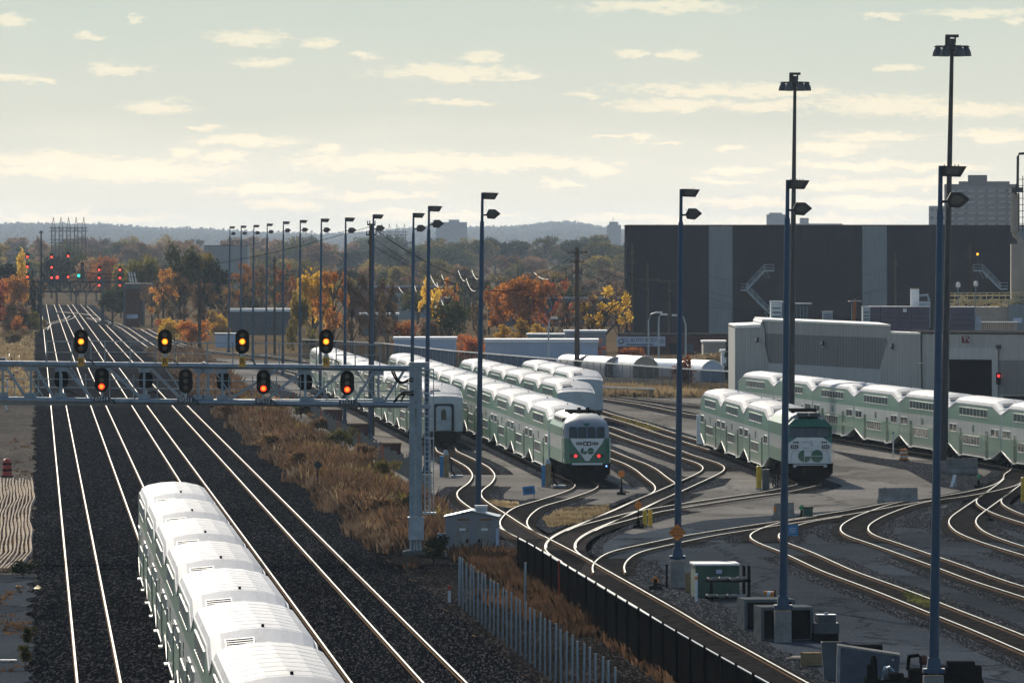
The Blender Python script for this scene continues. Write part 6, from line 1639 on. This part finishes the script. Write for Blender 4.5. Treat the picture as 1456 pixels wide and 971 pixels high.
# green container and rack
o = at(1020, 849, 'steel_container', 'dark green steel container with a pale lid beside a sign pole', 'container', rz=R(3)); s = sc(849)
mb = MB(); mb.b2((-.97,0,.0),(.97,2.6,1.40)); mb.build('body', M['steel_g'], o); mb = MB(); mb.b2((-1.03,-.06,1.40),(1.0,2.7,1.48)); mb.build('lid', M['flash'], o)
mb = MB(); mb.b2((-.05,-.03,1.05),(.2,0,1.22)); mb.build('notice', M['tank'], o)
mb = MB(); [mb.bar((x,-.03,0),(x,-.03,1.4),.05) for x in (-.94,-.3,.35,.94)]; mb.build('rib', M['steel_g'], o)
o = at(1035, 853, 'pipe_rack', 'low black steel rack holding short pale pipes before the green container', 'rack', rz=R(2))
mb = MB()
for z in (.12,.85): mb.b2((-.95,-.5,z-.05),(.98,-.42,z+.05)); mb.b2((-.95,.42,z-.05),(.98,.5,z+.05)); [mb.b2((x-.05,-.5,z-.05),(x+.05,.5,z+.04)) for x in (-.6,0,.6)]
for x in (-.72,.7,.92): 
    for y in (-.46,.46): mb.bar((x,y,0),(x,y,1.5 if x > .5 else 1.0),.07)
mb.build('frame', M['black'], o)
for i, (x, z) in enumerate(((-.85,.95),(-.35,.97),(.1,.94),(.45,.97),(-.9,.22),(-.45,.2),(0,.22),(.4,.2))):
    mb = MB(); mb.cyl((x,-.65,z),(x+.35,-.5,z+.02),.07,n=8); mb.cyl((x,-.6,z),(x,.55,z),.05,n=7); mb.build('pipe', M['concrete'], o)
o = at(990, 855, 'post', 'white square post with an orange band before the green container', 'post'); mb = MB(); mb.box((0,0,.6),(.12,.12,1.25)); mb.build('shaft', M['white_p'], o); mb = MB(); mb.box((0,-.0,1.02),(.13,.13,.12)); mb.build('band', M['orange'], o)
o = at(978, 842, 'post', 'short weathered timber post beside the concrete pole footing', 'post'); mb = MB(); mb.cyl((0,0,0),(0,0,.85),.13,n=9); mb.cyl((0,0,.85),(0,0,.92),.13,.05,n=9); mb.build('shaft', M['wood'], o)
o = at(948, 836, 'post', 'black iron post left of the concrete pole footing', 'post'); mb = MB(); mb.bar((0,0,0),(0,0,1.05),.09); mb.box((0,0,1.05),(.13,.13,.06)); mb.build('shaft', M['black'], o)
# concrete vault sections with open dark fronts
def vault(px, py, w_, h, d, label, rz=0):
    o = at(px, py, 'concrete_vault', label, 'concrete box', rz=rz); t = .12
    mb = MB(); mb.b2((-w_/2,0,0),(-w_/2+t,d,h)); mb.b2((w_/2-t,0,0),(w_/2,d,h)); mb.b2((-w_/2+t,0,h-t),(w_/2-t,d,h)); mb.b2((-w_/2+t,d-t,0),(w_/2-t,d,h-t)); mb.b2((-w_/2+t,.0,0),(w_/2-t,d-t,.05))
    mb.build('shell', M['concrete_d'], o)
    mb = MB(); mb.b2((-w_/2+t,.10,.05),(w_/2-t,.16,h-t)); mb.build('shade_panel', M['hole'], o)  # near-black sheet stands in for the shade inside the open front
vault(1094.5, 896, 2.05, 1.25, 2.2, 'farther black-fronted concrete box beside the blue pole', R(6))
vault(1119.5, 910, 2.06, 1.30, 2.2, 'nearer black-fronted concrete box behind the blue pole', R(6))
o = at(1100, 853, 'traffic_cone', 'toppled orange and white cone behind the black-fronted boxes', 'cone'); mb = MB(); mb.cyl((0,0,.2),(-.45,0,.35),.2,.05,n=12,mat=0); mb.cyl((-.15,0,.25),(-.3,0,.3),.155,.105,n=12,mat=1); mb.box((.05,0,.2),(.06,.5,.5),2); mb.build('cone', [M['orange'], M['white_p'], M['black']], o)
# stepped steel box, leaning slabs, crate and plank
o = at(1176, 912, 'steel_box', 'blue-grey stepped steel box on a dark stand near the crate', 'box', rz=R(4))
mb = MB(); mb.b2((-.48,0,.32),(.48,1,.72)); mb.b2((-.36,.1,.72),(.36,.9,1.02)); mb.build('case', M['steel_b'], o); mb = MB(); mb.b2((-.38,.08,1.02),(.38,.92,1.05)); mb.build('lid', M['galv_l'], o); mb = MB(); mb.box((0,.4,1.09),(.14,.1,.08)); mb.build('handle', M['galv'], o); mb = MB(); mb.b2((-.5,.05,0),(.45,.95,.32)); mb.build('stand', M['black'], o)
o = at(1184, 966, 'steel_plate', 'dark steel plate standing on edge left of the leaning slab', 'plate'); mb = MB(); mb.prism([(-.30,0,0),(.28,0,0),(.33,.3,1.32),(-.40,.3,1.32)], (0,.35,0)); mb.build('plate', M['steel_b'], o); mb = MB(); mb.bar((-.36,.0,1.32),(.33,.0,1.32),.06); mb.build('edge', M['steel_b'], o)
o = at(1236, 980, 'concrete_slab', 'large grey slab leaning, sunlight on left and top edges painted pale', 'slab')
mb = MB(); mb.prism([(-1.02,0,-.05),(.98,0,-.05),(1.10,.9,1.10),(-.95,.9,1.42)], (.0,.42,.04)); mb.build('slab', M['steel_b'], o)  # dark face, pale edges: shade and sun put into the colours
mb = MB(); mb.hexa([(-1.14,0,-.05),(-1.025,0,-.05),(-1.02,.42,-.01),(-1.14,.42,-.01),(-1.07,.9,1.44),(-.955,.9,1.425),(-.955,1.32,1.465),(-1.07,1.32,1.48)]); mb.build('lit_left_edge', M['concrete'], o)
mb = MB(); mb.hexa([(-1.07,.88,1.43),(1.11,.88,1.105),(1.11,1.34,1.145),(-1.07,1.34,1.47),(-1.07,.88,1.50),(1.11,.88,1.17),(1.11,1.34,1.21),(-1.07,1.34,1.54)]); mb.build('lit_top_edge', M['concrete'], o)
mb = MB(); mb.cyl((.85,.74,1.0),(.85,.68,1.0),.05,n=8); mb.build('lifting_eye', M['galv_l'], o)
o = at(1225, 931, 'steel_plate', 'low black plate stack behind the leaning slab', 'plate'); mb = MB(); mb.b2((-.9,0,0),(.75,1.2,.18)); mb.b2((-.7,.1,.18),(.8,1.1,.36)); mb.build('plate', M['black'], o)
o = at(1157, 946, 'wooden_crate', 'small pale wooden crate lying on the stones by the steel box', 'crate', rz=R(14)); mb = MB(); mb.b2((-.33,0,0),(.33,.6,.44)); mb.build('box', M['wood'], o)
mb = MB(); [mb.b2((-.34,-.02,z),(.34,0,z+.03)) for z in (.02,.15,.28,.40)]; mb.build('slat', M['wood'], o); mb = MB(); mb.b2((-.34,-.02,.44),(.34,.62,.47)); mb.build('lid', M['wood'], o)
o = at(1131, 938, 'plank', 'pale flat board lying left of the wooden crate', 'board', rz=R(-10)); mb = MB(); mb.b2((-.38,0,.02),(.35,2.2,.06)); mb.build('board', M['concrete'], o); mb = MB(); mb.b2((-.30,.2,.06),(.28,.3,.09)); mb.build('batten', M['wood'], o)
# dark flatbed loaded with machine parts in the bottom right corner
o = at(1315, 992, 'utility_cart', 'black low track cart piled with machine parts in the bottom right corner', 'cart'); s = sc(992)
mb = MB(); mb.b2((-2.0,0,.35),(2.0,1.8,.62)); mb.b2((-.5,.1,.62),(1.1,1.6,.95)); mb.b2((.62,.2,.62),(1.95,1.5,1.05)); mb.b2((.80,.3,1.05),(1.72,1.3,1.20)); mb.build('bed', M['black'], o)
for x in (-1.5,-.4,.8,1.6):
    mb = MB(); mb.cyl((x,-.06,.30),(x,.1,.30),.30,n=14); mb.cyl((x,1.7,.30),(x,1.86,.30),.30,n=14); mb.build('wheel', M['under'], o)
mb = MB(); [mb.bar(a, b, .07) for a, b in (((-.55,.3,.9),(-.5,.3,1.38)),((-.5,.3,1.38),(-.15,.3,1.42)),((-.15,.3,1.42),(-.1,.3,.9)),((-.55,1.2,.9),(-.5,1.2,1.38)),((-.5,1.2,1.38),(-.15,1.2,1.42)),((-.5,.3,1.38),(-.5,1.2,1.38)))]; mb.build('roll_bar', M['black'], o)
mb = MB(); mb.lathe((-.02,.5,1.1),[(.1,0),(.16,.1),(.12,.28),(.04,.34)],10); mb.box((.2,.4,1.0),(.2,.2,.14)); mb.build('engine_cover', M['brick'], o)
mb = MB(); mb.cyl((.12,.2,1.0),(.26,.1,1.05),.08,n=8); mb.cyl((.42,.2,.95),(.5,.1,.98),.07,n=8); mb.cyl((-1.35,.2,.85),(-1.3,.1,1.05),.09,n=8); mb.tube([(-1.45,.1,.6),(-1.4,.05,.95),(-1.2,.05,1.05),(-1.05,.1,.9)],.05,6); mb.build('pipe_fitting', M['galv_l'], o)
mb = MB(); mb.b2((-1.95,.2,.62),(-1.75,.6,1.12)); mb.cyl((-1.72,.3,.62),(-1.72,.3,1.3),.12,n=8); mb.cyl((-1.72,.3,1.3),(-1.72,.3,1.42),.08,n=8); mb.b2((-1.2,.2,.62),(-.7,1.2,.8)); mb.build('hydraulic_pump', M['black'], o)
# bollards
def bollard(px, py, h, label, m='yellow_p', w_=.24):
    o = at(px, py, 'bollard', label, 'bollard', 'yellow bollards'); mb = MB(); mb.cyl((0,0,0),(0,0,h-.06),w_/2,n=12); mb.lathe((0,0,h-.06),[(w_/2,0),(w_/2*.8,.06),(w_/4,.09)],12); mb.build('post', M[m], o, smooth=40); mb = MB(); mb.cyl((0,0,0),(0,0,.10),w_/2+.03,n=12); mb.build('base', M['concrete'], o)
bollard(1079, 696, 1.5, 'yellow bollard standing alone left of the flat-nosed locomotive', w_=.34)
bollard(917, 751, .98, 'left one of two yellow bollards beside the round orange target'); bollard(924.5, 750, 1.0, 'right one of two yellow bollards beside the round orange target')
bollard(1455, 716, 1.6, 'yellow bollard cut by the right edge of the picture', w_=.3)
o = at(1092, 697, 'cable_cabinet', 'dark service cabinet with drooping hoses between bollard and blue pole', 'cabinet'); mb = MB(); mb.b2((-.35,0,0),(.1,.5,1.35)); mb.build('case', M['steel_b'], o); mb = MB(); [mb.tube([(.1+i*.12,0,1.3),(.35+i*.14,-.1,1.0),(.3+i*.16,-.15,.3),(.6+i*.14,-.2,.03)],.05,6) for i in range(3)]; mb.build('hose', M['cable'], o)
# hose pillars
for px, py, lab in ((631,678,'service pillar with a blue side and hose near the train with the end door'),(776,692,'service pillar with a blue side and hose left of the round-nosed locomotive')):
    o = at(px, py, 'service_pillar', lab, 'service pillar', 'service pillars'); mb = MB(); mb.b2((-.02,0,0),(.34,.4,1.5)); mb.build('pillar', M['wood'], o); mb = MB(); mb.b2((-.28,.02,0),(-.03,.38,1.42)); mb.build('side_panel', M['blue_sign'], o); mb = MB(); mb.lathe((.14,.2,1.5),[(.2,0),(.17,.14),(.1,.3)],10); mb.build('cap', M['galv_l'], o); mb = MB(); mb.tube([(.34,.1,1.35),(.55,.0,1.1),(.5,-.05,.5),(.75,-.1,.08),(1.2,-.1,.04)],.07,6); mb.build('hose', M['cable'], o); mb = MB(); mb.b2((.5,-.2,0),(1.3,.5,.12)); mb.build('base', M['galv'], o)
# switch stands with targets
def stand_(px, py, shape, m, h, label, sz=.45, text=None):
    o = at(px, py, 'switch_stand', label, 'switch stand', 'switch stands'); mb = MB(); mb.cyl((0,0,0),(0,0,h),.035,n=7); mb.build('mast', M['black'], o)
    mb = MB(); mb.b2((-.28,-.2,0),(.28,.25,.16)); mb.box((0,0,.3),(.2,.2,.36),taper=.7); mb.bar((.05,-.05,.28),(.5,-.1,.12),.06); mb.build('base', M['under'], o)
    mb = MB(); y = -.05
    if shape == 'round': mb.cyl((0,y,h),(0,y-.02,h),sz,n=18); mb.box((0,y,h+sz+.06),(.07,.07,.14))
    elif shape == 'diamond': mb.prism([(sz,y,h),(0,y,h+sz),(-sz,y,h),(0,y,h-sz)],(0,-.02,0))
    else: mb.prism([(-sz*.8,y,h-sz),(sz*.8,y,h-sz),(sz,y,h-sz*.6),(sz,y,h+sz*.75),(sz*.5,y,h+sz),(-sz*.5,y,h+sz),(-sz,y,h+sz*.75),(-sz,y,h-sz*.6)],(0,-.02,0))
    mb.build('target', M[m], o)
stand_(883.5, 703, 'square', 'orange', 1.30, 'switch stand with square orange target beside the round-nosed locomotive', .20)
stand_(907.5, 751, 'round', 'orange', 1.27, 'switch stand with round orange target beside the twin yellow bollards', .20)
stand_(932, 838, 'diamond', 'orange', .42, 'low switch stand with small orange diamond near the pole footing', .19)
stand_(1140, 737, 'diamond', 'green_sign', .62, 'switch stand with green diamond by the concrete barrier at the blue pole', .19)
stand_(1282, 714, 'diamond', 'green_sign', .60, 'switch stand with green diamond right of the lone concrete barrier', .19)
stand_(1382, 668, 'diamond', 'green_sign', .42, 'green diamond target close under the weathered train', .18)
stand_(1391.5, 693, 'diamond', 'green_sign', .72, 'green diamond switch stand nearest the weathered train curve', .17)
stand_(901.5, 567.5, 'diamond', 'under', .55, 'tiny dark switch stand far beside the service road', .18)
stand_(452, 700, 'diamond', 'fence_c', 1.75, 'thin post with grey-green diamond plate standing in the dry grass', .30)
o = at(1147, 738, 'cable_cabinet', 'low dark green cabinet behind the green diamond at the blue pole', 'cabinet'); mb = MB(); mb.b2((-.2,0,0),(.35,.6,.62)); mb.build('case', M['steel_g'], o); mb = MB(); mb.b2((-.24,-.04,.62),(.39,.64,.68)); mb.build('lid', M['black'], o)
o = at(437, 681, 'marker_post', 'tiny white marker stake in the dry grass left of the diamond plate', 'post'); mb = MB(); mb.box((0,0,.55),(.14,.05,1.1)); mb.build('board', M['white_p'], o); mb = MB(); mb.box((0,0,1.05),(.145,.06,.12)); mb.build('band', M['galv'], o)
# signs
o = empty('caution_sign', G(963, 835), 0, 'orange diamond sign reading CAUTION WATCH FOR TRAINS on a blue pole', 'sign'); q = Vector(o.location); c = P(963, 757, q.y-.36)-q
mb = MB(); r_ = .40; mb.prism([c+Vector(v) for v in ((r_,0,0),(0,0,r_),(-r_,0,0),(0,0,-r_))], (0,.02,0)); mb.build('plate', M['orange'], o)
mb = MB(); 
for k, (tx, sz_) in enumerate((('CAUTION',.135),('WATCH FOR',.125),('TRAINS',.135))): text_mb(mb, tx, sz_, c+Vector((0,-.008,.15-.14*k)), (1.05,0,0), (0,0,1), 0)
mb.build('lettering', M['sign_ink'], o); mb = MB(); mb.box(c+Vector((0,.10,0)), (.1,.18,.3)); mb.build('bracket', M['galv'], o)
def blue_sign(px, py, pyb, w_, h, label, tilt, on_pole=False):
    o = at(px, pyb, 'notice_board', label, 'sign', 'blue notice signs'); q = Vector(o.location); z = (pyb-py)/sc(pyb)
    mb = MB(); ct, st_ = math.cos(R(tilt)), math.sin(R(tilt)); pt = lambda a, b: (a*ct-b*st_, -.03, z+a*st_+b*ct)
    mb.prism([pt(-w_/2,-h/2),pt(w_/2,-h/2),pt(w_/2,h/2),pt(-w_/2,h/2)], (0,.025,0)); mb.build('panel', M['blue_sign'], o)
    mb = MB(); text_mb(mb, 'BLUE FLAG' if not on_pole else 'YARD LIMIT', h*.26, pt(0, h*.18) if False else (0,-.036,z+h*.16), (ct,0,st_), (-st_,0,ct), 0) if False else None
    for b, l in ((.18,.62),(-.02,.7),(-.2,.5)): mb.prism([(pt(-w_*l/2,b*h-.02)[0],-.036,pt(-w_*l/2,b*h-.02)[2]),(pt(w_*l/2,b*h-.02)[0],-.036,pt(w_*l/2,b*h-.02)[2]),(pt(w_*l/2,b*h+.03)[0],-.036,pt(w_*l/2,b*h+.03)[2]),(pt(-w_*l/2,b*h+.03)[0],-.036,pt(-w_*l/2,b*h+.03)[2])], (0,.004,0))
    mb.build('faded_lettering', M['tank'] if on_pole else M['plate_b'], o)
    mb = MB(); mb.bar((w_*.42 if not on_pole else -w_*.55,0,0),(w_*.42 if not on_pole else -w_*.55,0,z+h*.3),.04); mb.build('post', M['steel_b'], o)
blue_sign(752, 697, 710, .75, .52, 'tilted blue board on a thin leg left of the round-nosed locomotive', 7)
blue_sign(1127, 753.5, 772, .56, .58, 'bright blue board beside the foreground blue pole', -3, True)
# concrete barriers
def barrier(px, py, ln, label, rz, orange=False, h=.95):
    o = at(px, py, 'concrete_barrier', label, 'barrier', 'concrete barriers', rz); mb = MB()
    pr = [(-.30,0),(.30,0),(.28,.16),(.13,.36),(.09,h),(-.09,h),(-.13,.36),(-.28,.16)]
    mb.prism([(0 if False else x, 0, z) for x, z in pr], (0, ln, 0)); mb.build('block', M['concrete'], o)
    if orange: mb = MB(); mb.b2((-.12,-.03,.45),(.02,0,.78)); mb.build('reflector', M['orange'], o)
    else: mb = MB(); mb.cyl((0,.4,h),(0,.4,h+.06),.05,n=8); mb.build('lifting_eye', M['galv'], o)
barrier(1250, 716, 2.6, 'lone concrete barrier beside the curved tracks', R(-64))
barrier(1103, 739, 2.0, 'concrete barrier with orange reflector left of the blue pole', R(-30), True)
barrier(1346, 674, 2.2, 'concrete barrier at the foot of the tall mast', R(-75), h=1.1)
# striped drum, leaning plate, white rods
o = at(1285, 655, 'striped_drum', 'orange and white striped drum beside the weathered train', 'drum'); mb = MB(); mb.lathe((0,0,0),[(.32,0),(.31,.25)],14,0); mb.lathe((0,0,.25),[(.30,0),(.30,.14)],14,1); mb.lathe((0,0,.39),[(.29,0),(.29,.16)],14,0); mb.lathe((0,0,.55),[(.28,0),(.28,.12)],14,1); mb.lathe((0,0,.67),[(.27,0),(.26,.2)],14,0); mb.build('barrel', [M['orange'], M['white_p']], o); mb = MB(); mb.lathe((0,0,0),[(.42,0),(.40,.08)],14); mb.build('base', M['black'], o)
o = at(1354, 692, 'leaning_board', 'white leaning board on the stones by the weathered train', 'board'); mb = MB(); mb.prism([(-.15,0,0),(.05,0,0),(.30,.4,.75),(.10,.4,.8)],(0,.05,0)); mb.build('board', M['white_p'], o); mb = MB(); mb.bar((.25,.3,0),(.2,.4,.7),.05); mb.build('stay', M['galv'], o)
o = at(1270, 650, 'marker_post', 'thin white marker post before the weathered train', 'post'); mb = MB(); mb.cyl((0,0,0),(0,0,1.7),.05,n=8); mb.build('shaft', M['white_p'], o); mb = MB(); mb.cyl((0,0,1.7),(0,0,1.9),.06,n=8); mb.build('cap', M['galv'], o)
o = at(970, 596, 'buffer_stop', 'yellow and white wheel stop at the rear of the flat-nosed locomotive train', 'buffer stop'); o.location = P(999.5, 600, 655); o.location.z = 0
mb = MB(); mb.b2((-.5,0,.3),(.1,.4,2.6)); mb.build('frame', M['flash'], o); mb = MB(); mb.b2((.1,-.02,1.2),(.3,.4,2.6)); mb.build('lamp_board', M['yellow_p'], o)
# left side: coiled old rails, drum, car, people, debris
for i in range(15):
    pts = []; x_off = -.55*i; r3 = random.Random(40+i)
    ph = r3.uniform(0, .8); amp = .10+.04*r3.random()
    for k in range(30):
        y = 398+k*(562-398-r3.uniform(0,6))/29
        x = DX*y-.30-.20*i+amp*.5*math.sin(y*.10+ph*.4)+.09*math.sin(y*.05+i*.1)+.04*math.sin(y*.21+i*1.3)
        if y < 420: x -= (420-y)*.035*(1+.02*i)
        pts.append((x, y))
    q = smooth_pts(resample(pts, 1.5), 1.5); n = normals(q); mb = MB(); vs = []
    prof = [(-.075,0),(-.015,.03),(-.015,.12),(-.037,.13),(-.037,.17),(.037,.17),(.037,.13),(.015,.12),(.015,.03),(.075,0)]; m_ = len(prof)
    for a, nn in zip(q, n):
        for ox, z in prof: vs.append((a.x+nn.x*ox, a.y+nn.y*ox, z))
    mb.add(vs, [(a*m_+j, a*m_+j+1, (a+1)*m_+j+1, (a+1)*m_+j) for a in range(len(q)-1) for j in range(m_-1)])
    o = mb.build('old_rail', M['rail_old']); tag(o, 'wavy length of old rail lying in the bundle left of the main line', 'rail', 'old rails lying in a bundle')
o = at(10, 678, 'striped_drum', 'dark orange and black striped drum at the left edge', 'drum'); mb = MB(); mb.lathe((0,0,.08),[(.36,0),(.34,.32)],14,0); mb.lathe((0,0,.40),[(.33,0),(.33,.14)],14,1); mb.lathe((0,0,.54),[(.32,0),(.31,.28)],14,0); mb.lathe((0,0,.82),[(.30,0),(.30,.14)],14,1); mb.lathe((0,0,.96),[(.29,0),(.26,.2),(.12,.3)],14,0); mb.build('barrel', [M['red_p'], M['black']], o); mb = MB(); mb.lathe((0,0,0),[(.48,0),(.45,.08)],14); mb.build('base', M['black'], o)
o = at(1, 524, 'parked_car', 'white car partly cut by the left edge beyond the bridge', 'car', rz=R(90)); 
mb = MB(); mb.prism([(-2.2,-.9,.3),(2.2,-.9,.3),(2.25,-.9,.75),(1.3,-.9,.95),(.8,-.9,1.0),(-1.9,-.9,1.0),(-2.25,-.9,.9)],(0,1.8,0)); mb.prism([(-1.8,-.8,1.0),(.9,-.8,1.0),(.3,-.72,1.48),(-1.5,-.72,1.48)],(0,1.55,0)); mb.build('body', M['car_white'], o)
mb = MB(); mb.prism([(-1.9,-.72,1.03),(-1.86,-.72,1.03),(-1.58,-.66,1.42),(-1.62,-.66,1.42)],(0,1.4,0)); mb.build('rear_window', M['glass'], o)
mb = MB(); mb.prism([(-1.55,-.83,1.04),(.7,-.83,1.04),(.2,-.76,1.42),(-1.35,-.76,1.42)],(0,.03,0)); mb.build('side_window', M['glass'], o)
for x in (-1.4,1.35):
    for y in (-.92,.72): mb = MB(); mb.cyl((x,y,.33),(x,y+.2,.33),.33,n=14); mb.build('wheel', M['rubber'], o)
for y in (-.7,.55): mb = MB(); mb.b2((-2.28,y,.7),(-2.22,y+.2,.85)); mb.build('tail_light', M['red_p'], o)
def person(px, py, label, scale=1.0):
    loc = G(px, py); me = bpy.data.meshes.new('person')
    J = [((0,0,.95),.15),((0,0,1.15),.16),((0,0,1.38),.17),((0,0,1.52),.07),((0,0,1.60),.09),((0,-.01,1.70),.105),((0,0,1.80),.06),
         ((-.10,0,.90),.105),((-.11,-.03,.50),.07),((-.12,.02,.09),.05),((-.12,-.13,.04),.04),((.10,0,.90),.105),((.12,.02,.50),.07),((.13,.06,.09),.05),((.13,-.09,.04),.04),
         ((-.20,0,1.42),.075),((-.27,.0,1.15),.055),((-.24,-.12,.93),.045),((-.22,-.18,.86),.04),((.20,0,1.42),.075),((.27,.0,1.15),.055),((.25,-.10,.93),.045),((.23,-.16,.86),.04)]
    E = [(0,1),(1,2),(2,3),(3,4),(4,5),(5,6),(0,7),(7,8),(8,9),(9,10),(0,11),(11,12),(12,13),(13,14),(2,15),(15,16),(16,17),(17,18),(2,19),(19,20),(20,21),(21,22)]
    me.from_pydata([j[0] for j in J], E, []); ob = bpy.data.objects.new('person', me); COL.objects.link(ob)
    sk = ob.modifiers.new('skin', 'SKIN')
    for i, (j, r) in enumerate(J): me.skin_vertices[0].data[i].radius = (r, r)
    me.skin_vertices[0].data[0].use_root = True
    ss = ob.modifiers.new('sub', 'SUBSURF'); ss.levels = 1; ss.render_levels = 1
    bpy.context.view_layer.update()
    m2 = bpy.data.meshes.new_from_object(ob.evaluated_get(bpy.context.evaluated_depsgraph_get())); bpy.data.objects.remove(ob)
    m2.materials.append(M['skin']); b = bpy.data.objects.new('person', m2); COL.objects.link(b); b.location = loc; tag(b, label, 'person')
    mb = MB(); mb.lathe((0,-.01,1.74),[(.125,0),(.12,.06),(.08,.13),(.02,.16)],10); mb.build('hat', M['skin'], b)
    return b
person(16.5, 529, 'distant person in dark clothes standing beside the white car')
o = at(24, 536, 'fire_extinguisher', 'small red cylinder standing in the straw behind the signal bridge', 'cylinder'); mb = MB(); mb.lathe((0,0,0),[(.2,0),(.22,.5),(.12,.7)],10); mb.build('body', M['red_p'], o); mb = MB(); mb.cyl((0,0,.7),(0,0,.85),.06,n=8); mb.box((.08,0,.85),(.25,.08,.06)); mb.build('valve', M['white_p'], o)
o = at(5, 545, 'scrap_pile', 'dark jumble of debris at the left edge behind the bridge truss', 'debris'); r3 = random.Random(8); mb = MB()
for i in range(22): mb.box((r3.uniform(-.9,1.0),r3.uniform(0,3),r3.uniform(.1,.9)),(r3.uniform(.15,.7),r3.uniform(.2,.8),r3.uniform(.1,.35)),rz=r3.uniform(0,3))
mb.build('rubble', M['black'], o); mb = MB(); [mb.box((r3.uniform(-.5,1.0),r3.uniform(-.1,2),r3.uniform(.3,.9)),(.3,.2,.1),rz=r3.uniform(0,3)) for i in range(5)]; mb.build('scrap', M['red_p'], o)
o = at(10, 584, 'bent_pipe', 'bent white pipe standing at the left edge under the bridge', 'pipe'); mb = MB(); mb.tube([(0,0,0),(-.15,.1,.8),(-.1,0,1.6),(.1,0,2.3),(-.05,0,3.0)],.07,7); mb.build('pipe', M['white_p'], o); mb = MB(); mb.box((0,0,.03),(.3,.3,.08)); mb.build('base', M['concrete'], o)
for px, py, lab in ((25,835,'pale short board lying on the left verge'),(12,940,'thin white plank lying at the bottom left')):
    o = at(px, py, 'plank', lab, 'board'); mb = MB(); mb.box((0,0,.04),(.6 if py > 900 else .14,.25,.06) if py > 900 else (.14,1.6,.08)); mb.build('board', M['wood'] if py < 900 else M['white_p'], o); mb = MB(); mb.box((.12,.1,.03),(.05,1.1,.05)); mb.build('batten', M['wood'], o)
o = at(53, 838, 'litter', 'small yellow scrap at the ballast edge', 'litter'); mb = MB(); mb.prism([(-.15,0,.01),(.12,0,.01),(.16,.3,.06),(0,.4,.16),(-.14,.3,.05)],(0,.02,.04)); mb.build('scrap', M['yellow_p'], o)
for px, py, w_, lab in ((40,918,24,'low dark green weed clump at the ballast edge near the bottom left'),(36,945,26,'taller weed clump in the bottom left corner'),(33,820,40,'dark scrub at the near end of the old rail bundle')):
    T(px, py-22, py, w_, 'bush', L_DARK if py < 900 else L_OLIVE, lab)
# small stones and lighter scraps are left to the ground materials
HAZE_D = 4.2e-5
# ------------------------------------------------------------------ air
hz = MB(); hz.b2((-5200, -60, -1.5), (5200, 21500, 116))
hm = bpy.data.materials.new('haze'); hm.use_nodes = True; hn = hm.node_tree; hn.nodes.clear()
ho = hn.nodes.new('ShaderNodeOutputMaterial'); hv = hn.nodes.new('ShaderNodeVolumePrincipled')
hv.inputs['Color'].default_value = (.66, .82, 1.0, 1); hv.inputs['Density'].default_value = HAZE_D; hv.inputs['Anisotropy'].default_value = .07
hn.links.new(hv.outputs[0], ho.inputs['Volume'])
tag(hz.build('haze', hm), kind='stuff')
